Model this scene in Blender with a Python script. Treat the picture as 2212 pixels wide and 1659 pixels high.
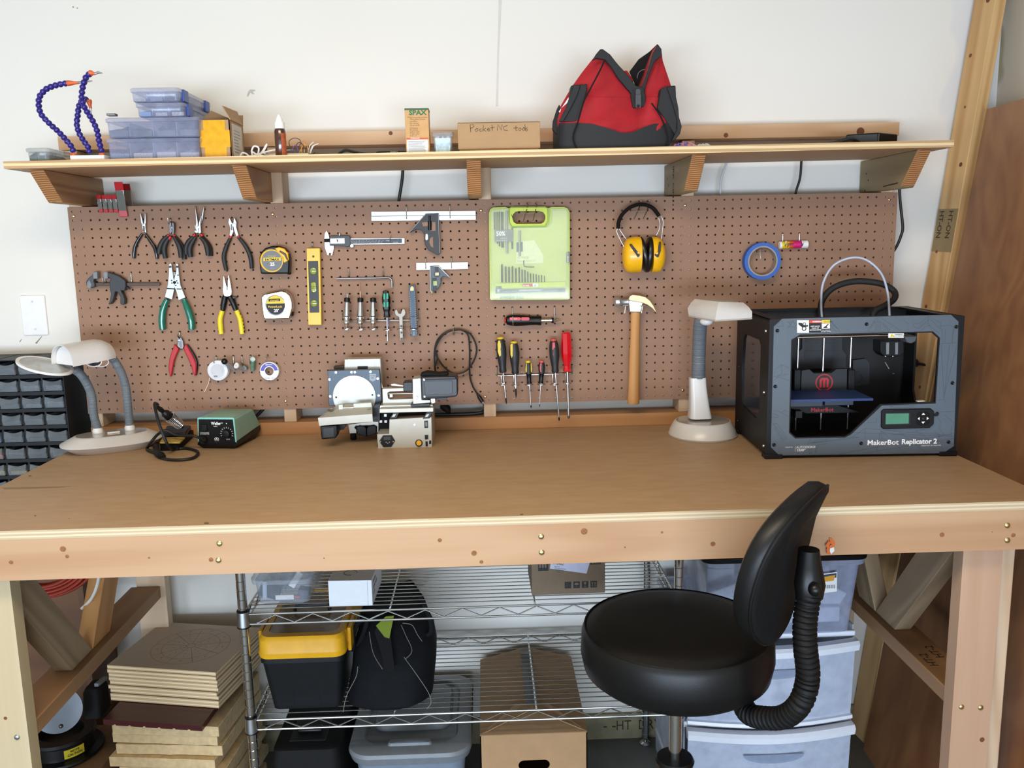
import bpy, bmesh, math, random
from mathutils import Vector, Matrix, geometry
for o in list(bpy.data.objects): bpy.data.objects.remove(o)
S = bpy.context.scene
C = S.collection
PI = math.pi
I = 0.0254
rnd = random.Random(7)

# ---------------------------------------------------------------- camera
FPX, IW, IH = 1865.0, 2212, 1659
FLOORZ = 46.5 * I
CAM = Vector((-0.022696, -2.590862, 0.492704 + FLOORZ))
YAW, PITCH, ROLL = 0.031184, -0.165654, -0.019436
_cy, _sy, _cp, _sp, _cr, _sr = math.cos(YAW), math.sin(YAW), math.cos(PITCH), math.sin(PITCH), math.cos(ROLL), math.sin(ROLL)
FW = Vector((_sy*_cp, _cy*_cp, _sp))
_r = Vector((_cy, -_sy, 0)); _u = _r.cross(FW)
RT = _cr*_r + _sr*_u; UP = -_sr*_r + _cr*_u
cd = bpy.data.cameras.new('camera'); cam = bpy.data.objects.new('camera', cd); C.objects.link(cam)
cd.sensor_fit = 'HORIZONTAL'; cd.sensor_width = 36; cd.lens = FPX/IW*36; cd.clip_start = .01
cam.matrix_world = Matrix(((RT.x, UP.x, -FW.x, CAM.x), (RT.y, UP.y, -FW.y, CAM.y), (RT.z, UP.z, -FW.z, CAM.z), (0, 0, 0, 1)))
S.camera = cam

# ---------------------------------------------------------------- light, world, exposure
W = bpy.data.worlds.new('sky'); S.world = W; W.use_nodes = True
W.node_tree.nodes['Background'].inputs[0].default_value = (.62, .80, 1, 1)
W.node_tree.nodes['Background'].inputs[1].default_value = .9

def area(name, loc, target, sx, sy, power, col):
    l = bpy.data.lights.new(name, 'AREA'); l.shape = 'RECTANGLE'; l.size = sx; l.size_y = sy; l.energy = power; l.color = col
    o = bpy.data.objects.new(name, l); C.objects.link(o); o.location = loc
    o.rotation_euler = (Vector(target)-Vector(loc)).to_track_quat('-Z', 'Y').to_euler()
    return o
area('daylight_low_through_door', (-1.0, -7.2, .55), (-.6, 0, .8), 6.4, 1.1, 640, (.67, .80, .97))
area('daylight_sky_through_door', (-.6, -6.6, 1.9), (-.4, 0, 1.3), 5.0, 1.0, 25, (.86, .94, 1))
area('ceiling_lamp', (-.4, -2.0, 2.68), (-.4, -1.6, 0), 1.4, .5, 48, (1, .83, .62))
S.view_settings.view_transform = 'Standard'; S.view_settings.look = 'None'
S.view_settings.exposure = -0.38; S.view_settings.gamma = 1; S.view_settings.use_curve_mapping = False
S.cycles.max_bounces = 10; S.cycles.transparent_max_bounces = 24; S.cycles.use_denoising = True
S.cycles.sample_clamp_indirect = 6; S.cycles.caustics_reflective = False; S.cycles.caustics_refractive = False

# ---------------------------------------------------------------- a pixel of the photograph meets a plane of the place
def ray(u, v): return FW + RT*((u-IW/2)/FPX) + UP*((IH/2-v)/FPX)
def py(u, v, y=0.0):
    d = ray(u, v); return CAM + d*((y-CAM.y)/d.y)
def pz(u, v, z):
    d = ray(u, v); return CAM + d*((z-CAM.z)/d.z)
def px(u, v, x):
    d = ray(u, v); return CAM + d*((x-CAM.x)/d.x)
def pys(pts, y=0.0): return [py(u, v, y) for u, v in pts]

# ---------------------------------------------------------------- materials
def lin(h):
    h = h.lstrip('#'); c = [int(h[i:i+2], 16)/255 for i in (0, 2, 4)]
    return tuple(x/12.92 if x <= .04045 else ((x+.055)/1.055)**2.4 for x in c) + (1,)
MC = {}
class NT:
    def __init__(s, name):
        s.m = bpy.data.materials.new(name); s.m.use_nodes = True; s.t = s.m.node_tree; s.b = s.t.nodes['Principled BSDF']
    def n(s, k, **kw):
        x = s.t.nodes.new('ShaderNode'+k)
        for a, v in kw.items(): setattr(x, a, v)
        return x
    def l(s, a, b): s.t.links.new(a, b)
    def coord(s, scale=(1, 1, 1), rand=True, kind='Object'):
        tc = s.n('TexCoord'); mp = s.n('Mapping'); mp.inputs[3].default_value = scale
        if rand:
            oi = s.n('ObjectInfo'); mul = s.n('Math', operation='MULTIPLY'); mul.inputs[1].default_value = 37
            s.l(oi.outputs['Random'], mul.inputs[0]); add = s.n('VectorMath', operation='ADD')
            s.l(tc.outputs[kind], add.inputs[0]); s.l(mul.outputs[0], add.inputs[1]); s.l(add.outputs[0], mp.inputs[0])
        else: s.l(tc.outputs[kind], mp.inputs[0])
        return mp.outputs[0]
    def noise(s, vec, scale, detail=3, rough=.55, dist=0):
        x = s.n('TexNoise'); x.inputs['Scale'].default_value = scale; x.inputs['Detail'].default_value = detail
        x.inputs['Roughness'].default_value = rough; x.inputs['Distortion'].default_value = dist
        s.l(vec, x.inputs['Vector']); return x.outputs[0]
    def ramp(s, fac, stops, interp='LINEAR'):
        r = s.n('ValToRGB'); r.color_ramp.interpolation = interp; e = r.color_ramp.elements
        while len(e) < len(stops): e.new(.5)
        for k, (p, c) in enumerate(stops): e[k].position = p; e[k].color = lin(c) if isinstance(c, str) else c
        s.l(fac, r.inputs[0]); return r.outputs[0]
    def mix(s, fac, a, b, mode='MIX'):
        x = s.n('Mix', data_type='RGBA', blend_type=mode)
        for sock, v in ((x.inputs[0], fac), (x.inputs[6], a), (x.inputs[7], b)):
            if isinstance(v, (int, float)): sock.default_value = v
            elif isinstance(v, str): sock.default_value = lin(v)
            else: s.l(v, sock)
        return x.outputs[2]
    def math(s, op, a, b=0.0):
        x = s.n('Math', operation=op)
        for sock, v in ((x.inputs[0], a), (x.inputs[1], b)):
            if isinstance(v, (int, float)): sock.default_value = v
            else: s.l(v, sock)
        return x.outputs[0]
    def bump(s, h, strength, dist=.002):
        b = s.n('Bump'); b.inputs['Strength'].default_value = strength; b.inputs['Distance'].default_value = dist
        s.l(h, b.inputs['Height']); s.l(b.outputs[0], s.b.inputs['Normal'])
    def set(s, **kw):
        for k, v in kw.items(): s.b.inputs[k.replace('_', ' ')].default_value = v

def mat(name, col, rough=.5, metal=0, var=.06, vscale=40, bump=0, bscale=300, coat=0, spec=.5):
    """plain painted, plastic or metal surface with a little procedural variation"""
    if name in MC: return MC[name]
    t = NT(name); c = lin(col); v = t.coord(rand=False)
    nz = t.noise(v, vscale, 3)
    a = tuple(x*(1-var) for x in c[:3])+(1,); b = tuple(min(1, x*(1+var)) for x in c[:3])+(1,)
    t.l(t.ramp(nz, [(.3, a), (.7, b)]), t.b.inputs['Base Color'])
    t.set(Roughness=rough, Metallic=metal, Coat_Weight=coat, Specular_IOR_Level=spec)
    if bump: t.bump(t.noise(v, bscale, 2), bump, .001)
    MC[name] = t.m; return t.m

def wood(name, c1, c2, c3=None, ring=9, rough=.6, fine=.35, stretch=.09, scale=9, var=True):
    """sawn lumber: contour lines of a stretched noise make the cathedral grain, along local X"""
    if name in MC: return MC[name]
    t = NT(name)
    v = t.coord((stretch, 1, 1))
    n1 = t.noise(v, scale, 1.5, .45, .25)
    s = t.math('MULTIPLY', t.math('ADD', t.math('SINE', t.math('MULTIPLY', n1, ring*6.283)), 1.0), .5)
    v2 = t.coord((.03, 1, 1)); n2 = t.noise(v2, 130, 3)
    n3 = t.noise(v, scale*.5, 2)
    f = t.math('ADD', t.math('MULTIPLY', s, 1-fine), t.math('MULTIPLY', n2, fine))
    col = t.ramp(f, [(.15, c1), (.85, c2)])
    col = t.mix(t.math('MULTIPLY', n3, .6), col, c3 or c2)
    t.l(col, t.b.inputs['Base Color']); t.set(Roughness=rough); t.bump(n2, .12, .001)
    MC[name] = t.m; return t.m

def endgrain(name, c1, c2, scale=26):
    if name in MC: return MC[name]
    t = NT(name); v = t.coord((.1, 1, 1), rand=False); v.node.inputs[1].default_value = (0, .012, .26)
    w = t.n('TexWave', wave_type='RINGS', rings_direction='X'); w.inputs['Scale'].default_value = scale; w.inputs['Distortion'].default_value = 1.2; w.inputs['Detail'].default_value = 1
    t.l(v, w.inputs['Vector']); t.l(t.ramp(w.outputs[1], [(.1, c1), (.8, c2)]), t.b.inputs['Base Color']); t.set(Roughness=.75)
    MC[name] = t.m; return t.m

def plyedge(name, n, a, b):
    """edge of plywood: bands across local Z"""
    if name in MC: return MC[name]
    t = NT(name); tc = t.n('TexCoord'); sx = t.n('SeparateXYZ'); t.l(tc.outputs['Generated'], sx.inputs[0])
    v = t.coord((.06, .06, 1)); nz = t.noise(v, 120, 3)
    z = t.math('ADD', sx.outputs[2], t.math('MULTIPLY', t.math('SUBTRACT', nz, .5), .10))
    f = t.math('FRACT', t.math('MULTIPLY', z, n/2))
    col = t.ramp(f, [(0, a), (.47, a), (.53, b), (.97, b), (1, a)])
    n2 = t.noise(t.coord((.15, .15, 1)), 60, 3)
    t.l(t.mix(t.math('MULTIPLY', n2, .5), col, '#d9b98c'), t.b.inputs['Base Color']); t.set(Roughness=.75)
    MC[name] = t.m; return t.m

def clear(name, col, opac=.3, rough=.15, spec=.5):
    """thin translucent plastic: part of the light passes straight through"""
    if name in MC: return MC[name]
    t = NT(name); t.set(Base_Color=lin(col), Roughness=rough, Specular_IOR_Level=spec)
    tr = t.n('BsdfTransparent'); mx = t.n('MixShader'); out = t.t.nodes['Material Output']
    nz = t.noise(t.coord(rand=False), 25, 2); fac = t.math('MULTIPLY', t.math('ADD', nz, .5), opac)
    lw = t.n('LayerWeight'); lw.inputs[0].default_value = .3
    fac = t.math('ADD', fac, t.math('MULTIPLY', lw.outputs[1], .35))
    t.l(fac, mx.inputs[0]); t.l(tr.outputs[0], mx.inputs[1]); t.l(t.b.outputs[0], mx.inputs[2]); t.l(mx.outputs[0], out.inputs[0])
    MC[name] = t.m; return t.m

# ---------------------------------------------------------------- mesh builder (all vertices in world space)
class MB:
    def __init__(s, M=None): s.bm = bmesh.new(); s.M = M or Matrix(); s.mi = 0
    def m(s, i): s.mi = i; return s
    def v(s, p): return s.bm.verts.new(s.M @ Vector(p))
    def f(s, vs):
        try:
            f = s.bm.faces.new(vs); f.material_index = s.mi; return f
        except ValueError: return None
    def box(s, a, b, taper=None):
        x0, y0, z0 = a; x1, y1, z1 = b
        p = [s.v(q) for q in ((x0, y0, z0), (x1, y0, z0), (x1, y1, z0), (x0, y1, z0), (x0, y0, z1), (x1, y0, z1), (x1, y1, z1), (x0, y1, z1))]
        for q in ((0, 3, 2, 1), (4, 5, 6, 7), (0, 1, 5, 4), (1, 2, 6, 5), (2, 3, 7, 6), (3, 0, 4, 7)): s.f([p[k] for k in q])
        return s
    def prism(s, pts, d, holes=()):
        """polygon (3-D points) pushed along d, with optional holes"""
        d = Vector(d); loops = [[Vector(p) for p in pts]] + [[Vector(p) for p in h] for h in holes]
        A = [[s.v(p) for p in L] for L in loops]; B = [[s.v(p+d) for p in L] for L in loops]
        if holes:
            fa = sum(A, []); fb = sum(B, [])
            for tr in geometry.tessellate_polygon(loops):
                s.f([fa[k] for k in tr]); s.f([fb[k] for k in reversed(tr)])
        else: s.f(A[0]); s.f(list(reversed(B[0])))
        for a, b in zip(A, B):
            for k in range(len(a)): j = (k+1) % len(a); s.f([a[k], b[k], b[j], a[j]])
        return s
    def loft(s, rings, cap=True, closed=True):
        R = [[s.v(p) for p in r] for r in rings]
        for a, b in zip(R, R[1:]):
            n = len(a)
            for k in range(n if closed else n-1):
                j = (k+1) % n; s.f([a[k], a[j], b[j], b[k]])
        if cap and closed: s.f(list(reversed(R[0]))); s.f(R[-1])
        return s
    def tube(s, path, r, seg=8, closed=False, cap=True):
        P = [Vector(p) for p in path]; n = len(P); rr = r if isinstance(r, (list, tuple)) else [r]*n
        T = []
        for k in range(n):
            a = P[k-1] if (k > 0 or closed) else P[k]; b = P[(k+1) % n] if (k < n-1 or closed) else P[k]
            t = b-a; T.append(t.normalized() if t.length > 1e-9 else Vector((0, 0, 1)))
        up = Vector((0, 0, 1)) if abs(T[0].z) < .9 else Vector((1, 0, 0))
        N = (up - T[0]*up.dot(T[0])).normalized(); rings = []
        for k in range(n):
            if k:
                N = N - T[k]*N.dot(T[k]); N = N.normalized() if N.length > 1e-6 else T[k].orthogonal().normalized()
            B = T[k].cross(N)
            rings.append([P[k] + (N*math.cos(2*PI*j/seg) + B*math.sin(2*PI*j/seg))*rr[k] for j in range(seg)])
        if closed: rings.append(rings[0])
        if closed:
            R = [[s.v(p) for p in q] for q in rings[:-1]]; R.append(R[0])
            for a, b in zip(R, R[1:]):
                for k in range(seg): j = (k+1) % seg; s.f([a[k], a[j], b[j], b[k]])
        else: s.loft(rings, cap)
        return s
    def lathe(s, prof, o, ax=(0, 0, 1), seg=24, cap=True, sx=1, sy=1):
        """profile [(radius, height)] turned round the axis ax through o"""
        a = Vector(ax).normalized(); x = Vector((1, 0, 0)) if abs(a.x) < .9 else Vector((0, 1, 0))
        x = (x-a*x.dot(a)).normalized(); y = a.cross(x); o = Vector(o)
        s.loft([[o + a*h + (x*sx*math.cos(2*PI*k/seg) + y*sy*math.sin(2*PI*k/seg))*max(r, 1e-5) for k in range(seg)] for r, h in prof], cap); return s
    def cyl(s, p, q, r, seg=16, r2=None):
        p, q = Vector(p), Vector(q); d = q-p; return s.lathe([(r, 0), (r2 if r2 is not None else r, d.length)], p, d, seg)
    def ball(s, c, r, sc=(1, 1, 1), seg=14):
        n = seg//2; c = Vector(c)
        s.loft([[c + Vector((sc[0]*math.sin(PI*i/n)*math.cos(2*PI*k/seg), sc[1]*math.sin(PI*i/n)*math.sin(2*PI*k/seg), sc[2]*math.cos(PI*i/n)))*r for k in range(seg)] if 0 < i < n else
                [c + Vector((0.001*math.cos(2*PI*k/seg), .001*math.sin(2*PI*k/seg), sc[2]*math.cos(PI*i/n)))*r for k in range(seg)] for i in range(n, -1, -1)]); return s
    def sheet(s, g, th=None):
        """open grid of points [[...]], optional thickness along its normals"""
        R = [[s.v(p) for p in row] for row in g]; fs = []
        for a, b in zip(R, R[1:]):
            for k in range(len(a)-1): fs.append(s.f([a[k], a[k+1], b[k+1], b[k]]))
        if th:
            fs = [f for f in fs if f]; bmesh.ops.recalc_face_normals(s.bm, faces=fs)
            bmesh.ops.solidify(s.bm, geom=fs, thickness=th)
        return s
    def text(s, body, o, xdir, ydir, size, align='LEFT', bold=0, squash=1, space=1):
        """flat lettering on a surface: o is the start of its baseline"""
        cu = bpy.data.curves.new('t', 'FONT'); cu.body = body; cu.size = 1; cu.align_x = align; cu.offset = bold; cu.resolution_u = 2; cu.space_character = space
        ob = bpy.data.objects.new('t', cu); C.objects.link(ob)
        me = bpy.data.meshes.new_from_object(ob.evaluated_get(bpy.context.evaluated_depsgraph_get()))
        bpy.data.objects.remove(ob); bpy.data.curves.remove(cu)
        X = Vector(xdir).normalized()*size*squash; Y = Vector(ydir).normalized()*size; o = Vector(o)
        vs = [s.v(o + X*q.co.x + Y*q.co.y) for q in me.vertices]
        for p in me.polygons: s.f([vs[k] for k in p.vertices])
        bpy.data.meshes.remove(me); return s

def rrect(cx, cy, w, h, r, n=5):
    out = []
    for qx, qy, a in ((1, 1, 0), (-1, 1, 90), (-1, -1, 180), (1, -1, 270)):
        for k in range(n+1):
            t = math.radians(a+90*k/n); out.append((cx+qx*(w/2-r)+r*math.cos(t), cy+qy*(h/2-r)+r*math.sin(t)))
    return out
def circ(cx, cy, r, n=24, a0=0, a1=2*PI): return [(cx+r*math.cos(a0+(a1-a0)*k/n), cy+r*math.sin(a0+(a1-a0)*k/n)) for k in range(n)]
def spline(pts, n=8, closed=False):
    P = [Vector(p) for p in pts]; N = len(P); out = []
    for k in range(N if closed else N-1):
        p0, p1, p2, p3 = (P[(k+j) % N] if closed else P[min(max(k+j, 0), N-1)] for j in (-1, 0, 1, 2))
        for i in range(n):
            t = i/n; out.append(.5*((2*p1)+(p2-p0)*t+(2*p0-5*p1+4*p2-p3)*t*t+(3*p1-p0-3*p2+p3)*t**3))
    if not closed: out.append(P[-1])
    return out

# ---------------------------------------------------------------- objects
WM = {}
def _link(name, mb, m, M, parent, bev, smooth):
    bmesh.ops.recalc_face_normals(mb.bm, faces=mb.bm.faces[:])
    mb.bm.transform(M.inverted()); me = bpy.data.meshes.new(name); mb.bm.to_mesh(me); mb.bm.free()
    for x in (m if isinstance(m, (list, tuple)) else [m]): me.materials.append(x)
    if smooth:
        me.polygons.foreach_set('use_smooth', [True]*len(me.polygons)); me.set_sharp_from_angle(angle=math.radians(38))
    o = bpy.data.objects.new(name, me); C.objects.link(o); WM[o] = M.copy()
    if parent is not None:
        o.parent = parent; o.matrix_local = WM[parent].inverted() @ M
    else: o.matrix_world = M
    if bev:
        b = o.modifiers.new('bevel', 'BEVEL'); b.width = bev; b.segments = 2; b.limit_method = 'ANGLE'; b.angle_limit = math.radians(40)
    return o
def tag(o, label, cat=None, group=None, kind=None):
    if label: o['label'] = label
    if cat: o['category'] = cat
    if group: o['group'] = group
    if kind: o['kind'] = kind
    return o
def thing(name, label, cat, loc, group=None, M=None):
    o = bpy.data.objects.new(name, None); o.empty_display_size = .03; C.objects.link(o)
    M = M if M is not None else Matrix.Translation(Vector(loc)); o.matrix_world = M; WM[o] = M.copy()
    return tag(o, label, cat, group)
def part(name, mb, m, parent, bev=0, smooth=True, M=None, label=None, kind=None):
    o = _link(name, mb, m, M if M is not None else WM[parent], parent, bev, smooth); return tag(o, label, kind=kind)
def single(name, mb, m, label, cat, group=None, bev=0, smooth=True, M=None, kind=None):
    if M is None:
        vs = [v.co for v in mb.bm.verts]; mn = [min(v[k] for v in vs) for k in range(3)]; mx = [max(v[k] for v in vs) for k in range(3)]
        M = Matrix.Translation(((mn[0]+mx[0])/2, (mn[1]+mx[1])/2, mn[2]))
    return tag(_link(name, mb, m, M, None, bev, smooth), label, cat, group, kind)
def struct(name, mb, m, bev=0, smooth=False):
    o = _link(name, mb, m, Matrix(), None, bev, smooth); o['kind'] = 'structure'; return o
def dup(o, M, label=None, group=None, parent=None):
    """copy of a thing with its parts and their sub-parts"""
    c = o.copy(); C.objects.link(c)
    if parent is None: c.matrix_world = M; WM[c] = M.copy()
    else: c.parent = parent; c.matrix_local = o.matrix_local.copy(); WM[c] = WM[parent] @ c.matrix_local
    if label: c['label'] = label
    if group: c['group'] = group
    for k in [x for x in C.objects if x.parent == o]: dup(k, None, parent=c)
    return c
def frame(o, x, z=None, y=None):
    """matrix with its local X along x and, as near as can be, local Z along z"""
    X = Vector(x).normalized(); Zr = Vector(z) if z is not None else Vector((0, 0, 1))
    Y = Zr.cross(X).normalized(); Z = X.cross(Y); o = Vector(o)
    return Matrix(((X.x, Y.x, Z.x, o.x), (X.y, Y.y, Z.y, o.y), (X.z, Y.z, Z.z, o.z), (0, 0, 0, 1)))
def board(name, p0, p1, w, t, zdir, m, parent, ends=None, extra=None, bev=.0025, label=None):
    """a piece of lumber from p0 to p1: w across (local Y), t through (local Z)"""
    M = frame(p0, Vector(p1)-Vector(p0), zdir); L = (Vector(p1)-Vector(p0)).length
    b = MB(M); b.box((0, -w/2, -t/2), (L, w/2, t/2))
    if ends:
        b.bm.faces.ensure_lookup_table()
        for f in b.bm.faces:
            if abs((M.inverted().to_3x3() @ f.normal).x) > .9 or (f.normal_update() or abs((M.inverted().to_3x3() @ f.normal).x) > .9): f.material_index = 1
    if extra: extra(b, L)
    return part(name, b, [m]+(ends or []), parent, bev, M=M, label=label)
# ================================================================ materials used everywhere
BLACK = mat('black_plastic', '#0d0d0e', .36, var=.15, spec=.35)
BLACKM = mat('black_matte', '#101011', .75, var=.15, spec=.25)
RUBBER = mat('black_rubber', '#0c0c0c', .6, var=.1, spec=.3)
DGREY = mat('dark_grey_plastic', '#3a3d40', .45)
GREY = mat('grey_plastic', '#77797c', .45)
WHITE = mat('white_plastic', '#ebe9e6', .3, var=.02)
WHITEM = mat('white_paper', '#f0efec', .7, var=.02)
CHROME = mat('chrome', '#d9dbdd', .14, 1, var=.02)
STEEL = mat('brushed_steel', '#b9bbbc', .32, 1, var=.06)
DSTEEL = mat('dark_steel', '#6a6765', .38, 1, var=.1)
ZINC = mat('zinc_wire', '#cfcfcb', .25, 1, var=.04)
BRASS = mat('brass_screw', '#d9c78c', .3, 1, var=.08)
RED = mat('red_plastic', '#b8131f', .35)
YELLOW = mat('yellow_plastic', '#f0b51c', .38)
GREEN = mat('green_grip', '#0c6b4f', .3)
INKW = mat('white_ink', '#f2f2f2', .6, var=0)
INKB = mat('black_ink', '#17181a', .6, var=0)
CABLE = mat('black_cable', '#131313', .5)
CARD = mat('cardboard', '#a98762', .8, var=.05, vscale=18, bump=.05, bscale=120)
CARDIN = mat('cardboard_inside', '#8f7150', .85, var=.06)
FIR = wood('fir_lumber', '#b58a60', '#cda884', '#cfac86')
FIRP = wood('pale_fir_lumber', '#b99673', '#cfb596', '#d2bba0', ring=6)
FIRD = wood('brown_fir_lumber', '#8c6542', '#b58d62', '#a88560', ring=8)
ENDG = endgrain('end_grain', '#96592f', '#c99660', 62)
KNOT = mat('wood_knot', '#6e4020', .7, var=.3, vscale=200)
STAMP = mat('stamp_ink', '#3b2c1c', .8, var=.2)

# ================================================================ room shell
WY = 0.0953          # face of the back wall
WXR = 1.555          # face of the right wall
t = NT('painted_drywall'); v = t.coord(rand=False)
sx = t.n('SeparateXYZ'); t.l(v, sx.inputs[0])
edge = t.math('ADD', sx.outputs[0], t.math('MULTIPLY', t.math('SUBTRACT', t.noise(t.coord((1, 1, .6), rand=False), 4.5, 3), .5), .28))
prim = t.ramp(t.math('SUBTRACT', edge, .92), [(.46, '#000000'), (.475, '#ffffff')])
cream = t.ramp(t.noise(v, 1.2, 2), [(.3, '#e3dfd5'), (.7, '#e8e4dc')])
t.l(t.mix(prim, cream, '#dedcda'), t.b.inputs['Base Color']); t.set(Roughness=.85, Specular_IOR_Level=.25)
t.bump(t.noise(v, 90, 3), .05, .001); PAINT = t.m
SMUDGE = mat('wall_smudge', '#bdb9ac', .9, var=.1); SCUFF = mat('wall_scuff', '#8c8578', .9, var=.1); SEAM = mat('wall_seam_filler', '#d2cdc3', .9, var=.03)
b = MB(); b.box((-3.2, WY, .09), (WXR, WY+.12, 2.75))
def decal(b, pts, y=WY-.0002, mi=1): b.m(mi); b.f([b.v(py(u, v, y)) for u, v in pts]); b.m(0)
decal(b, [(540, 193), (552, 194), (551, 197), (546, 198), (550, 203), (545, 204), (541, 200), (536, 209), (533, 208), (536, 198)])
decal(b, [(157, 13), (160, 14), (159, 17), (156, 16)], mi=2); decal(b, [(166, 16), (169, 17), (168, 19), (165, 18)], mi=2)
decal(b, [(1077, 0), (1084, 0), (1081, 60), (1078, 120), (1076, 230), (1071, 230), (1074, 120), (1076, 60)], mi=3)
decal(b, [(76, 741), (90, 726), (91, 727), (79, 743)], mi=2); decal(b, [(42, 738), (46, 732), (47, 733), (43, 740)], mi=2)
struct('wall_back', b, [PAINT, SMUDGE, SCUFF, SEAM])
t = NT('right_wall_paint'); v = t.coord(rand=False)
blot = t.ramp(t.noise(v, 3.2, 2), [(.56, '#cfc8b8'), (.60, '#a9a184')])
t.l(blot, t.b.inputs['Base Color']); t.set(Roughness=.9)
b = MB(); b.box((WXR, -5.2, 0), (WXR+.1, WY+.12, 2.75)); struct('wall_right', b, t.m)
PLAINW = mat('plain_wall', '#d8d2c6', .9, var=.03)
b = MB(); b.box((-3.3, -5.2, 0), (-3.2, WY+.12, 2.75)); struct('wall_left', b, PLAINW)
b = MB(); b.box((-3.3, -5.3, 2.75), (WXR+.1, WY+.12, 2.85)); struct('ceiling', b, PLAINW)
b = MB(); b.box((-3.3, -5.3, 2.3), (WXR+.1, -5.2, 2.75)); b.box((-3.3, -5.3, 0), (-3.25, -5.2, 2.3)); struct('wall_front', b, PLAINW)
t = NT('garage_concrete'); v = t.coord(rand=False)
t.l(t.ramp(t.noise(v, 3, 6, .6), [(.3, '#5d5f5c'), (.7, '#7a7b76')]), t.b.inputs['Base Color'])
t.set(Roughness=.6); t.bump(t.noise(v, 60, 4), .15, .002); CONC = t.m
b = MB(); b.box((-3.3, -9.5, -.1), (WXR+.1, WY+.2, 0)); struct('floor', b, CONC)
SILL = mat('dirty_sill_plate', '#8d8468', .9, var=.25, vscale=14)
b = MB(); b.box((-3.2, WY-.012, 0), (WXR, WY+.11, .09)); b.m(1)
p = py(1330, 1577, WY-.0125); b.text('HT  DRY 19', p, (1, 0, 0), (0, 0, 1), .05, squash=.8); p = py(1302, 1577, WY-.0125); b.text('- -', p, (1, 0, 0), (0, 0, 1), .05)
struct('trim_1', b, [SILL, STAMP])

# blank wall plate and the outlet seen through the printer
b = MB(); c = py(75, 681, WY); b.prism([c+Vector((x, 0, z)) for x, z in rrect(0, 0, .075, .122, .004)], (0, -.006, 0))
t = thing('blank_wall_plate', 'blank white cover plate on the wall left of the pegboard', 'wall plate', c)
part('plate', b, WHITE, t, .002)
for dz in (.042, -.042):
    b = MB(); q = c+Vector((0, -.006, dz)); b.cyl(q, q+Vector((0, -.001, 0)), .0032, 12); part('screw', b, STEEL, t)
c = py(1968, 790, WY)
t = thing('wall_outlet', 'white duplex outlet on the back wall, seen through the open printer front', 'outlet', c)
b = MB(); b.prism([c+Vector((x, 0, z)) for x, z in rrect(0, 0, .072, .118, .004)], (0, -.006, 0)); part('plate', b, WHITE, t, .002)
for dz in (.02, -.02):
    b = MB(); q = c+Vector((0, -.006, dz)); b.prism([q+Vector((x, 0, z)) for x, z in rrect(0, 0, .033, .028, .011)], (0, -.002, 0))
    b.m(1)
    for x, h in ((-.006, .008), (.006, .0065)): b.box((q.x+x-.001, q.y-.0026, q.z+.002-h/2+.003), (q.x+x+.001, q.y-.001, q.z+.005+h/2))
    b.prism([q+Vector((x, -.0021, z-.007)) for x, z in circ(0, 0, .0026, 10)], (0, -.0003, 0))
    part('socket', b, [WHITE, INKB], t, .0004)
q = py(1966, 782, WY-.008)
t = thing('power_plug', 'black power plug with cord in the outlet behind the printer', 'plug', q)
b = MB(); b.loft([[Vector((q.x+x*s, q.y-d, q.z+z*s)) for x, z in rrect(0, 0, .03, .026, .008, 3)] for d, s in ((0, 1), (.02, 1), (.032, .8), (.042, .5))]); part('plug_body', b, RUBBER, t)
b = MB(); b.tube(spline([(q.x, q.y-.04, q.z), (q.x+.025, q.y-.075, q.z-.005), (q.x+.07, q.y-.115, q.z-.05), (q.x+.085, q.y-.12, q.z-.16)]), .0042); part('cord', b, CABLE, t)

# ================================================================ lumber and plywood in the right corner
p0, p1 = py(2001, 760, -.002), py(2133, 0, -.002); dirv = (p1-p0)/(p1.z-p0.z)
lo = p0-dirv*p0.z+Vector((.032, .043, 0)); hi = lo+dirv*2.5
t = thing('leaning_stud', 'bare wooden stud leaning in the corner right of the shelf', 'lumber', lo)
Mz = Vector((-.985, -.17, 0))
board('stud', lo, hi, .089, .038, Mz, wood('yellow_stud', '#b98a55', '#d8b27c', '#c9a06c', ring=5), t)
b = MB(); M = frame(lo, dirv, Mz)
b = MB(M); b.m(0)
for L_, w_, r_ in ((.95, .01, .006), (1.62, .02, .005), (1.88, -.02, .007), (2.05, .005, .004), (2.2, .02, .006), (2.35, -.015, .009), (1.2, -.01, .005), (1.45, .025, .006)):
    b.prism([Vector((L_+x, w_+y, .0191)) for x, y in circ(0, 0, r_, 10)], (0, 0, .0002))
b.m(1)
b.prism([Vector((L_, y, .0190)) for L_, y in ((1.62, -.044), (1.62, .044), (1.75, .044), (1.75, -.044))], (0, 0, .0001))
b.m(2)
for dy in (.028, -.012): b.text('HT-ON', (1.745, dy+.006, .0193), (-1, 0, 0), (0, -1, 0), .026, bold=.02)
part('grade_stamp', b, [KNOT, mat('stamped_wood', '#8f7a55', .8), STAMP], t)

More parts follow.
